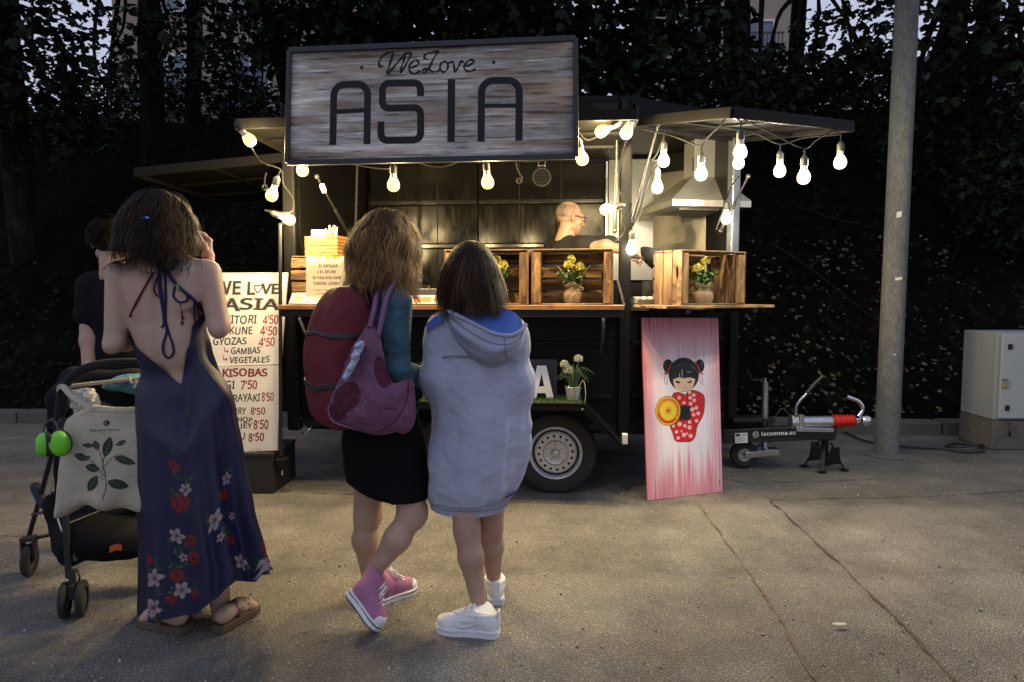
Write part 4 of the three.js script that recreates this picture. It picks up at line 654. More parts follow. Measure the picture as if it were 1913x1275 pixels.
// the wooden sign
{
  const a = at(541, 95, 3.93), b = at(1075, 72.5, 3.74), c = at(1076, 293, 3.74), d = at(537, 305, 3.93);
  const o = thing('sign_board', 'large weathered wooden sign with a black frame reading WE LOVE ASIA over the counter', 'sign', d.clone().lerp(c, 0.5));
  const U = (x) => (x - 62) / 1771, Vv = (x, y) => { const u = U(x), t = 145 - 70 * u, bb = 855 - 50 * u; return (y - t) / (bb - t); };
  const W = 1640, H = 648, q = (x, y) => [U(x) * W, Vv(x, y) * H];
  srand(21);
  const tex = canvas(W, H, (x) => {
    const im = x.createImageData(W, H);
    for (let j = 0; j < H; j++) for (let i = 0; i < W; i++) {
      const u = i / H, v = j / H, big = fbm(u * 1.6 + 3, v * 5 + 8, 4), st = fbm(u * 3.2, v * 60, 4), fine = fbm(u * 14, v * 240, 3), br = fbm(u * 2.2 + 40, v * 16 + 4, 4), edge = sstep(0.12, 0.0, Math.min(u, 2.53 - u, v, 1 - v));
      let k = 0.62 + 0.5 * (big - 0.5) + 0.24 * (st - 0.5) + 0.20 * (fine - 0.5) - 0.12 * edge; k = clamp(k, 0.03, 1); const brown = clamp((br - 0.47) * 2.6 + sstep(1.5, 2.2, u) * 0.3) * 0.75;
      let r = mix(k * 1.10, k * 0.84, brown), g = mix(k * 1.08, k * 0.67, brown), bl = mix(k * 1.04, k * 0.52, brown); if (st > 0.66 && br < 0.52) { r += 0.07; g += 0.07; bl += 0.07; } if (st < 0.30) { r *= 0.72; g *= 0.68; bl *= 0.66; }
      const z = (j * W + i) * 4; im.data[z] = clamp(r) * 255; im.data[z + 1] = clamp(g) * 255; im.data[z + 2] = clamp(bl) * 255; im.data[z + 3] = 255;
    }
    x.putImageData(im, 0, 0);
    const path = (pts, w, join = 60) => { x.lineWidth = w; x.beginPath(); const P = pts.map((p) => q(...p)); x.moveTo(...P[0]); for (let i = 1; i < P.length - 1; i++) x.arcTo(...P[i], ...P[i + 1], join); x.lineTo(...P[P.length - 1]); x.stroke(); };
    for (const [col, dw] of [['rgba(150,148,150,0.55)', 5], ['#0d0d12', 0]]) {
      x.strokeStyle = col; x.lineCap = 'butt';
      path([[350, 738], [352, 358], [567, 352], [566, 732]], 40 + dw, 62); path([[352, 528], [566, 516]], 27 + dw);
      path([[898, 428], [897, 345], [659, 348], [660, 505], [899, 500], [900, 703], [654, 708], [652, 588]], 40 + dw, 40);
      path([[1088, 322], [1087, 717]], 42 + dw); path([[1269, 714], [1272, 331], [1499, 330], [1497, 706]], 40 + dw, 66); path([[1270, 488], [1498, 487]], 24 + dw);
    }
    const curve = (pts, w) => { const P = pts.map((p) => V(...q(...p), 0)), cv = new THREE.CatmullRomCurve3(P, false, 'centripetal').getPoints(90); x.lineCap = 'round'; for (let i = 0; i + 1 < cv.length; i++) { x.lineWidth = w * (0.55 + 0.7 * Math.abs(Math.sin(i * 0.16))); x.beginPath(); x.moveTo(cv[i].x, cv[i].y); x.lineTo(cv[i + 1].x, cv[i + 1].y); x.stroke(); } };
    x.strokeStyle = '#101014';
    curve([[662, 240], [643, 243], [636, 222], [650, 188], [688, 160], [722, 157], [716, 190], [700, 240], [690, 288], [722, 255], [765, 205], [800, 164]], 13); curve([[800, 164], [792, 205], [776, 250], [772, 284], [800, 240], [826, 190], [838, 158], [812, 160]], 11);
    curve([[822, 254], [858, 244], [886, 226], [874, 206], [848, 214], [824, 244], [832, 276], [858, 290], [890, 272]], 11);
    curve([[938, 200], [920, 190], [924, 170], [950, 160], [985, 152], [1006, 150], [988, 176], [966, 216], [944, 262], [916, 282], [908, 268], [936, 258], [976, 276], [1004, 274], [1018, 258]], 11);
    curve([[1044, 212], [1022, 228], [1018, 262], [1040, 278], [1064, 256], [1062, 224], [1044, 212], [1066, 222], [1086, 216]], 11); curve([[1086, 216], [1096, 216], [1104, 250], [1108, 276], [1130, 246], [1148, 210], [1158, 216]], 11);
    curve([[1160, 246], [1200, 234], [1228, 214], [1204, 202], [1178, 222], [1164, 250], [1182, 272], [1208, 272], [1230, 262]], 11);
    for (const [px, py] of [[527, 250], [1345, 218]]) { x.beginPath(); x.ellipse(...q(px, py), 9, 11, 0, 0, 7); x.fillStyle = '#0e0e12'; x.fill(); }
  }, { clamp: true });
  const s = slab(a, b, c, d, 0.03); M('board', localise(merge(s.body), o), blackSatin, o);
  M('painted_face', localise(s.face, o), mat([1, 1, 1], 0.75, 0, { map: tex }), o);
  const off = V(0, 0, 0.004); for (const [p, r] of [[a, b], [b, c], [c, d], [d, a]]) M('frame_bar', localise(bar(p.clone().add(off), r.clone().add(off), 0.026, 0.03, 0.003), o), mat([0.012, 0.012, 0.016], 0.4), o);
  for (const [px, py] of [[1352, 374], [524, 405]]) { const p = a.clone().lerp(b, U(px)).lerp(d.clone().lerp(c, U(px)), Vv(px, py)).add(V(0, 0, 0.002)); M('screw', localise(xf(new THREE.SphereGeometry(0.007, 10, 6), p.toArray()), o), steel, o); }
}
// menu boards on the black step box
{
  const f = onGround(515, 922), o = thing('step_box', 'low black box on the ground carrying the menu boards', 'box', [f.x - 0.3, 0, f.z - 0.2], -0.03);
  M('case', box(0.6, 0.26, 0.42, [0, 0.13, 0], undefined, 0.008), mat([0.014, 0.014, 0.014], 0.55, 0, { bumpMap: T.fine, bumpScale: 0.002 }), o); M('lid_edge', box(0.612, 0.02, 0.432, [0, 0.262, 0], undefined, 0.004), blackPlastic, o);
  const lg = canvas(64, 64, (x) => { x.fillStyle = '#0c0c0c'; x.fillRect(0, 0, 64, 64); x.fillStyle = '#cfcfcf'; x.beginPath(); x.moveTo(6, 16); x.lineTo(48, 8); x.lineTo(44, 30); x.lineTo(54, 44); x.lineTo(12, 54); x.fill(); x.clearRect(0, 0, 1, 1); x.fillStyle = '#0c0c0c'; x.fillRect(20, 26, 18, 5); }, { clamp: true });
  M('maker_mark', xf(new THREE.PlaneGeometry(0.05, 0.05), [0.3035, 0.1, 0.06], [0, Math.PI / 2, 0]), mat([1, 1, 1], 0.5, 0, { map: lg }), o);
  function menu(label, c4, y0, y1, draw) {
    const [a, b, c, d] = c4, o = thing('menu_board', label, 'menu board', d.clone().lerp(c, 0.5), 0, 'stacked menu boards'), W = 768, H = Math.round(768 * a.distanceTo(d) / a.distanceTo(b));
    const tex = canvas(W, H, (x) => { x.fillStyle = '#e6e2dc'; x.fillRect(0, 0, W, H); for (let i = 0; i < 500; i++) { x.fillStyle = `rgba(${rnd() < 0.5 ? '120,110,100' : '255,255,255'},0.05)`; x.fillRect(rnd() * W, rnd() * H, rr(10, 120), rr(2, 9)); } x.save(); x.scale(W / 546, H / (y1 - y0)); x.translate(25, -y0); draw(x); x.restore(); }, { clamp: true });
    const s = slab(a, b, c, d, 0.018); M('board', localise(merge(s.body), o), mat([0.62, 0.58, 0.5], 0.8), o); M('lettered_face', localise(s.face, o), mat([0.9, 0.9, 0.9], 0.7, 0, { map: tex }), o);
  }
  srand(33);
  const hand = (x, text, right, base, h, width, col, wt = 3) => {   // brush capitals fitted between two edges
    x.save(); x.font = `${Math.round(h * 1.36)}px sans-serif`; const w = x.measureText(text).width, sx = width / w; let px = right - width; x.fillStyle = x.strokeStyle = col; x.lineWidth = wt;
    for (const ch of text) { const cw = x.measureText(ch).width * sx; x.save(); x.translate(px, base + rr(-2.5, 2.5)); x.rotate(rr(-0.05, 0.05)); x.scale(sx, 1 + rr(-0.06, 0.06)); x.fillText(ch, 0, 0); x.globalAlpha = 0.6; x.strokeText(ch, rr(-0.8, 0.8), rr(-0.8, 0.8)); x.restore(); px += cw; } x.restore();
  };
  const K = '#15120f', R = '#8e1510', R2 = '#7c100e';
  const arrow = (x, px, py) => { x.strokeStyle = R; x.lineWidth = 5; x.beginPath(); x.moveTo(px, py - 26); x.lineTo(px, py); x.lineTo(px + 24, py); x.moveTo(px + 15, py - 9); x.lineTo(px + 25, py); x.lineTo(px + 15, py + 9); x.stroke(); };
  menu('white menu board hand-lettered WE LOVE ASIA, upper of the two', [at(385, 510, 4.5), at(537, 509.5, 4.46), at(524, 681, 4.43), at(372, 685, 4.47)], 68, 652, (x) => {
    for (let i = 0; i < 130; i++) { x.strokeStyle = `rgba(205,70,40,${rr(0.05, 0.3)})`; x.lineWidth = rr(2, 7); const cx = rr(40, 500), cy = rr(78, 300); x.beginPath(); x.arc(cx, cy, rr(5, 20), rr(0, 6), rr(0, 6) + 2.2); x.stroke(); }
    for (const [t, r, b, h, w] of [['WE L', 315, 206, 78, 275], ['VE', 475, 200, 66, 120], ['ASIA', 478, 302, 72, 372]]) { hand(x, t, r, b, h, w, K, 9); hand(x, t, r, b, h, w, 'rgba(235,225,215,0.10)', 0.5); }
    x.strokeStyle = K; x.lineWidth = 8; x.beginPath(); x.moveTo(332, 196); x.bezierCurveTo(290, 160, 310, 135, 331, 154); x.bezierCurveTo(352, 132, 378, 158, 332, 196); x.stroke();
    hand(x, 'YAKITORI', 342, 388, 52, 300, K); hand(x, "4'50", 484, 392, 56, 104, R, 4); hand(x, 'TSUKUNE', 318, 456, 48, 268, K); hand(x, "4'50", 482, 466, 56, 112, R, 4); hand(x, 'GYOZAS', 284, 520, 44, 232, K); hand(x, "4'50", 472, 534, 54, 108, R, 4);
    arrow(x, 138, 562); hand(x, 'GAMBAS', 380, 580, 40, 200, K); arrow(x, 134, 612); hand(x, 'VEGETALES', 446, 638, 38, 270, K);
  });
  menu('white menu board headed with dark red noodle dishes, lower of the two', [at(372, 686, 4.45), at(523, 683, 4.42), at(518, 842, 4.40), at(367, 848, 4.43)], 660, 1212, (x) => {
    hand(x, 'YAKISOBAS', 440, 726, 50, 400, R2, 6); hand(x, 'VEGI', 222, 806, 52, 152, K); hand(x, "7'50", 372, 808, 56, 114, R2, 5); hand(x, 'TERAYAKI', 394, 888, 50, 246, K); hand(x, "8'50", 486, 890, 54, 84, R2, 4);
    hand(x, 'CURRY', 300, 970, 42, 150, K); hand(x, "8'50", 432, 974, 46, 102, R2, 4); hand(x, 'CHOP', 346, 1020, 32, 136, K); hand(x, 'SUEY', 346, 1062, 36, 138, K); hand(x, "8'50", 456, 1068, 56, 102, R2, 5); hand(x, 'KATSU', 302, 1132, 48, 186, K); hand(x, "8'50", 430, 1146, 52, 108, R2, 5);
    x.strokeStyle = 'rgba(150,60,50,0.5)'; x.lineWidth = 2; for (let i = 0; i < 6; i++) { x.beginPath(); x.moveTo(rr(250, 460), 1205); x.lineTo(rr(330, 380), rr(1180, 1205)); x.stroke(); }
  });
}
// pink painted panel leaning under the shelf
{
  const a = at(1199, 594, 4.44), b = at(1342, 594.5, 4.64), c = onGround(1350, 919, 0.004), d = onGround(1210, 936, 0.004), o = thing('painted_panel', 'tall pink board painted with a doll in a red kimono, leaning on the trailer', 'painting', d.clone().lerp(c, 0.5)), W = 900, H = 1840;
  const q = (x, y) => { const t = (y - 105) / 1066, l = 826 + 32 * t, r = 1281 + 27 * t, u = (x - l) / (r - l); return [u * W, (y - 105) / mix(1093, 1042, u) * H]; };
  srand(41);
  const tex = canvas(W, H, (x) => {
    const im = x.createImageData(W, H);
    for (let j = 0; j < H; j++) for (let i = 0; i < W; i++) {
      const u = i / W, v = j / H, st = fbm(u * 55, v * 2.2 + 9, 4), st2 = fbm(u * 140, v * 3, 3), e = Math.max(sstep(0.34, 0.02, v + (st - 0.5) * 0.3) , sstep(0.74, 0.95, v + (st - 0.5) * 0.35), sstep(0.24, 0.0, u + (st - 0.5) * 0.12), sstep(0.80, 1.0, u + (st - 0.5) * 0.12));
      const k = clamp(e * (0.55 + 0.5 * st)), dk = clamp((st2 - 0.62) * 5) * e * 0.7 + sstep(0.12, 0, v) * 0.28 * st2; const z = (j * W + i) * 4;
      im.data[z] = 255 * clamp(mix(0.90, 0.85, k) - dk * 0.20); im.data[z + 1] = 255 * clamp(mix(0.87, 0.52, k) - dk * 0.40); im.data[z + 2] = 255 * clamp(mix(0.89, 0.57, k) - dk * 0.38); im.data[z + 3] = 255;
    }
    x.putImageData(im, 0, 0);
    const poly = (pts, fill, stroke, w = 5) => { const P = new THREE.CatmullRomCurve3(pts.map((p) => V(...q(...p), 0)), true, 'centripetal').getPoints(pts.length * 10); x.beginPath(); P.forEach((p, i) => (i ? x.lineTo(p.x, p.y) : x.moveTo(p.x, p.y))); x.closePath(); if (fill) { x.fillStyle = fill; x.fill(); } if (stroke) { x.strokeStyle = stroke; x.lineWidth = w; x.lineJoin = 'round'; x.stroke(); } };
    const line = (pts, col, w) => { const P = new THREE.CatmullRomCurve3(pts.map((p) => V(...q(...p), 0)), false, 'centripetal').getPoints(pts.length * 8); x.beginPath(); P.forEach((p, i) => (i ? x.lineTo(p.x, p.y) : x.moveTo(p.x, p.y))); x.strokeStyle = col; x.lineWidth = w; x.lineCap = 'round'; x.stroke(); };
    const el = (cx, cy, rx, ry, f, s, w = 4, rot = 0) => { const p = q(cx, cy); x.beginPath(); x.ellipse(p[0], p[1], rx * 2, ry * 1.72, rot, 0, 7); if (f) { x.fillStyle = f; x.fill(); } if (s) { x.strokeStyle = s; x.lineWidth = w; x.stroke(); } };
    // hair buns, hair, face
    el(978, 402, 29, 42, '#0a0a0c'); el(1168, 400, 27, 42, '#0a0a0c');
    el(1072, 452, 90, 103, '#0a0a0c'); poly([[1014, 470], [1012, 510], [1030, 545], [1072, 560], [1112, 548], [1132, 515], [1136, 468]], '#d9b894'); poly([[1010, 478], [1040, 470], [1078, 474], [1110, 470], [1140, 476], [1138, 430], [1070, 400], [1010, 432]], '#0a0a0c');
    for (const p of [[[1060, 420], [1063, 465]], [[1088, 470], [1090, 474]], [[1046, 445], [1047, 470]]]) line(p, '#e8e8f0', 4); for (let i = 0; i < 26; i++) { const u = rr(-1, 1); line([[1072 + u * 62, 385 + u * u * 22], [1072 + u * 70, 398 + u * u * 26]], 'rgba(200,200,215,0.35)', 3); }
    line([[1092, 436], [1112, 436]], 'rgba(160,165,190,0.6)', 16); line([[960, 375], [962, 395]], 'rgba(230,230,240,0.5)', 6); line([[1176, 375], [1180, 392]], 'rgba(230,230,240,0.5)', 6);
    line([[1004, 374], [990, 402], [974, 440]], '#b81e18', 13); line([[1138, 372], [1158, 405], [1168, 440]], '#b81e18', 13);
    for (const [cx, s] of [[964, -1], [1176, 1]]) { for (let k = 0; k < 5; k++) line([[cx, 442], [cx + rr(-22, 22), 442 + rr(-14, 10)], [cx + rr(-14, 14), 446]], '#7e1512', 5); line([[cx - 4, 450], [cx - 6, 480], [cx - 2, 508]], '#7e1512', 5); line([[cx + 5, 450], [cx + 10, 485], [cx + 8, 515]], '#a02018', 5); }
    poly([[1022, 490], [1036, 492], [1052, 500], [1038, 506], [1026, 500]], '#141010'); poly([[1120, 488], [1106, 492], [1092, 499], [1106, 504], [1116, 498]], '#141010'); line([[1062, 530], [1074, 535], [1084, 530]], '#9a5040', 4); line([[1070, 516], [1074, 518]], '#b88a68', 3);
    // kimono
    poly([[1006, 572], [1040, 560], [1075, 572], [1110, 548], [1160, 556], [1192, 580], [1197, 640], [1186, 700], [1152, 762], [1140, 820], [1118, 850], [1072, 855], [1022, 848], [1004, 800], [990, 758], [1008, 700], [1020, 640]], '#c8170f', '#161010', 6);
    poly([[1060, 558], [1078, 575], [1092, 554]], '#e8e4e0', '#161010', 4); poly([[1040, 648], [1110, 646], [1112, 680], [1108, 718], [1040, 720]], '#0c0c0e');
    line([[1098, 550], [1092, 580], [1100, 640], [1112, 700], [1138, 760]], '#1a1010', 5); line([[1000, 752], [1060, 728], [1112, 722], [1140, 740]], '#5a0c08', 4); line([[1072, 572], [1050, 610], [1032, 640]], '#5a0c08', 4);
    for (const [fx, fy, r] of [[1044, 592, 9], [1072, 622, 8], [1106, 560, 9], [1132, 576, 9], [1110, 592, 10], [1134, 608, 10], [1112, 628, 10], [1146, 652, 10], [1122, 662, 11], [1158, 686, 10], [1130, 694, 9], [1148, 730, 9], [1046, 750, 11], [1106, 738, 9], [1078, 760, 9], [1106, 770, 11], [1010, 762, 8], [1028, 796, 9], [1072, 814, 11], [1038, 832, 9], [1112, 820, 11], [1058, 792, 5], [1090, 806, 5]]) { for (let k = 0; k < 5; k++) { const a2 = k * 1.257 + fx; el(fx + Math.cos(a2) * r * 0.75, fy + Math.sin(a2) * r * 0.75, r * 0.5, r * 0.5, '#f0c4cc'); } el(fx, fy, r * 0.22, r * 0.25, '#c8170f'); }
    // parasol
    el(979, 670, 73, 86, '#e8c21a', '#17120a', 6); for (let k = 0; k < 26; k++) { const a2 = k / 26 * 6.283; el(979 + Math.cos(a2) * 58, 670 + Math.sin(a2) * 68, 8, 12, k > 3 && k < 13 ? '#c23a12' : '#d9781a', null, 0, a2); } el(979, 670, 40, 46, '#ecd02c'); for (let k = 0; k < 16; k++) { const a2 = k / 16 * 6.283; line([[979, 670], [979 + Math.cos(a2) * 70, 670 + Math.sin(a2) * 83]], 'rgba(40,30,10,0.55)', 2); line([[979, 670], [979 + Math.cos(a2) * 24, 670 + Math.sin(a2) * 27]], '#a83a12', 4); }
    line([[1290, 1075], [1284, 1095], [1292, 1085], [1282, 1122]], '#3a2028', 4);
  }, { clamp: true });
  const s = slab(a, b, c, d, 0.012); M('board', localise(merge(s.body), o), mat([0.5, 0.12, 0.1], 0.7), o); M('painted_face', localise(s.face, o), mat([0.95, 0.95, 0.95], 0.6, 0, { map: tex }), o);
}
// ---------------------------------------------------------------- crates on the counter
function crate(label, pos, turn, L, H, D, sd, group = 'wooden fruit crates on the counter') {   // open side faces +z, base at y 0
  srand(sd); const o = thing('wooden_crate', label, 'crate', pos, turn, group), m = () => crateMats[Math.floor(rnd() * 4)], th = 0.011;
  for (const s of [-1, 1]) {
    const n = 3, w = D / n; for (let k = 0; k < n; k++) {
      const front = k === n - 1, z = -D / 2 + (k + 0.5) * w, g = front && s < 0 ? (() => { const sh = new THREE.Shape([[-w / 2 + 0.003, 0], [w / 2 - 0.003, 0], [w / 2 - 0.003, H], [-w / 2 + 0.003, H]].map((p) => new THREE.Vector2(...p))); const h = new THREE.Path(); h.absellipse(0, H * 0.6, 0.012, 0.045, 0, 6.283); sh.holes.push(h); const e = new THREE.ExtrudeGeometry(sh, { depth: th, bevelEnabled: false, curveSegments: 10 }); e.rotateY(Math.PI / 2); e.translate(s * (L / 2) - th / 2, 0, z); return e; })() : box(th, H - rr(0, 0.006), w - 0.007, [s * L / 2, H / 2, z]);
      M('end_board', g, m(), o);
    }
    for (const z of [-1, 1]) M('corner_post', box(0.045, H - 0.025, 0.032, [s * (L / 2 - 0.029), H / 2, z * (D / 2 - 0.018)]), m(), o);
  }
  const long = (y, z, rot, w) => M('slat', box(L + 0.012, th * 0.8, w, [rr(-0.004, 0.004), y, z], [rot, 0, rr(-0.006, 0.006)]), m(), o);
  for (let k = 0; k < 3; k++) { const w = D / 3, z = -D / 2 + (k + 0.5) * w; long(H + th * 0.4, z, 0, w - 0.012); long(th * 0.5, z, 0, w - 0.012); }
  for (let k = 0; k < 4; k++) { const w = H / 4; long((k + 0.5) * w, -D / 2 - th * 0.5, Math.PI / 2, w - 0.016); }
  return o;
}
const onC = (x, z) => tw(x, CTR, z);
{ const l = tl(993, 520, 0.22).x, r = tl(1146, 520, 0.22).x; crate('open wooden crate on its side with yellow flowers, right next to the black post', onC((l + r) / 2, 0.09), TYAW, r - l - 0.01, 0.335, 0.26, 61); }
{ const l = tl(830, 520, 0.22).x, r = tl(987, 520, 0.22).x; crate('wooden crate half hidden behind the head of the girl in the hoodie', onC((l + r) / 2, 0.09), TYAW, r - l - 0.01, 0.335, 0.26, 62); }
{ const l = tl(550, 520, 0.15).x, r = tl(672, 520, 0.15).x; crate('wooden crate behind the token notice, at the left end of the counter', onC((l + r) / 2, 0.06), TYAW + Math.PI, r - l, 0.30, 0.24, 63); }
{ const p = nw(0.47, CTR - 0.003, 0.185); crate('open wooden crate turned at an angle on the plank shelf at the right', p, NYAW, 0.54, 0.335, 0.26, 64); }
// ---------------------------------------------------------------- flowers
const leafGreen = mat([1, 1, 1], 0.6, 0, { vertexColors: true });
const burlap = mat([0.42, 0.30, 0.17], 0.95, 0, { bumpMap: T.weave, bumpScale: 0.004, map: pixels(128, 128, (u, v, x, y) => { const k = 0.75 + 0.25 * hash2(x, y); return [k, k, k]; }) });
function flowerHead(r, n, cols) { const g = []; for (let i = 0; i < n; i++) { const y = 1 - (i + 0.5) / n * 1.6, a = i * 2.4, s = Math.sqrt(Math.max(0, 1 - y * y)), p = V(Math.cos(a) * s, y, Math.sin(a) * s).multiplyScalar(r * rr(0.85, 1.08)), c = new THREE.TetrahedronGeometry(r * 0.3, 0); xf(c, p.toArray(), [rnd() * 6, rnd() * 6, 0]); const k = cols[Math.floor(rnd() * cols.length)], col = new Float32Array(c.attributes.position.count * 3); for (let q = 0; q < col.length; q += 3) col.set(k, q); c.setAttribute('color', new THREE.BufferAttribute(col, 3)); g.push(c); } return merge(g); }
function bouquet(label, pos, turn, sd) {
  srand(sd); const o = thing('potted_flowers', label, 'flowers', pos, turn, 'yellow flowers wrapped in burlap');
  M('burlap_wrap', [grid(40, 10, (u, v) => { const a = u * 6.283, y = (1 - v) * 0.125, w = y > 0.085 ? 1 + (y - 0.085) * 14 : 1, r = (0.046 + 0.012 * Math.sin(y / 0.1 * 3.1) - 0.016 * Math.exp(-((y - 0.085) ** 2) / 0.0002)) * w * (1 + 0.07 * Math.sin(a * 7 + y * 30) + 0.04 * Math.sin(a * 3)); return V(Math.cos(a) * r, y + (y > 0.1 ? 0.012 * Math.sin(a * 4) : 0), Math.sin(a) * r); }, true), new THREE.CircleGeometry(0.045, 20).rotateX(Math.PI / 2)], burlap, o);
  M('twine', [xf(new THREE.TorusGeometry(0.043, 0.003, 6, 30), [0, 0.085, 0], [Math.PI / 2, 0, 0]), tube([V(0.01, 0.085, 0.045), V(0.04, 0.1, 0.06), V(0.05, 0.085, 0.06), V(0.01, 0.082, 0.046), V(0.035, 0.05, 0.06)], 0.0025, 24, 5), tube([V(0.005, 0.085, 0.045), V(-0.03, 0.095, 0.058), V(-0.035, 0.075, 0.058), V(0.0, 0.082, 0.046), V(-0.02, 0.045, 0.06)], 0.0025, 24, 5)], mat([0.3, 0.2, 0.1], 0.9), o);
  M('foliage', leafCloud(260, (p) => { const a = rnd() * 6.28, h = rnd(), r = Math.sqrt(rnd()) * (0.035 + 0.05 * h); p.set(Math.cos(a) * r, 0.11 + h * 0.10, Math.sin(a) * r); }, 1, [0.022, 0.045], [[0.06, 0.13, 0.03], [0.09, 0.17, 0.04], [0.04, 0.09, 0.025]]), leafGreen, o);
  for (const [x, y, z, r] of [[-0.03, 0.235, 0.02, 0.03], [0.035, 0.222, 0.035, 0.027], [-0.005, 0.27, -0.01, 0.026]]) { const s = M('stem', taper([V(x * 0.3, 0.1, z * 0.3), V(x * 0.6, 0.18, z * 0.6), V(x, y, z)], [0.003, 0.003, 0.002], 5, 4), mat([0.08, 0.14, 0.04], 0.7), o); M('flower', xf(flowerHead(r, 70, [[0.62, 0.50, 0.04], [0.5, 0.42, 0.05], [0.42, 0.4, 0.08], [0.7, 0.6, 0.12]]), [x, y, z]), leafGreen, s); }
  for (const [x, y, z] of [[0.1, 0.215, 0.02], [-0.095, 0.21, 0.01], [0.06, 0.25, -0.02]]) M('grass_spike', taper([V(x * 0.3, 0.13, z), V(x * 0.7, 0.18, z), V(x * 0.9, y, z), V(x * 1.15, y + 0.02, z)], [0.0015, 0.002, 0.006, 0.002], 6, 4), mat([0.36, 0.34, 0.16], 0.8), o);
}
{ const p = tl(1069, 565, 0.1); bouquet('yellow flowers in burlap standing in the crate beside the black post', tw(p.x, CTR + 0.012, 0.11), 0.3, 71); }
{ const p = tl(930, 565, 0.1); bouquet('yellow flowers in burlap half hidden by the girl\'s hair', tw(p.x, CTR + 0.012, 0.11), 2.1, 72); }
{ bouquet('yellow flowers in burlap standing in the angled crate on the plank shelf', nw(0.47, CTR + 0.01, 0.215), 4.2, 73); }
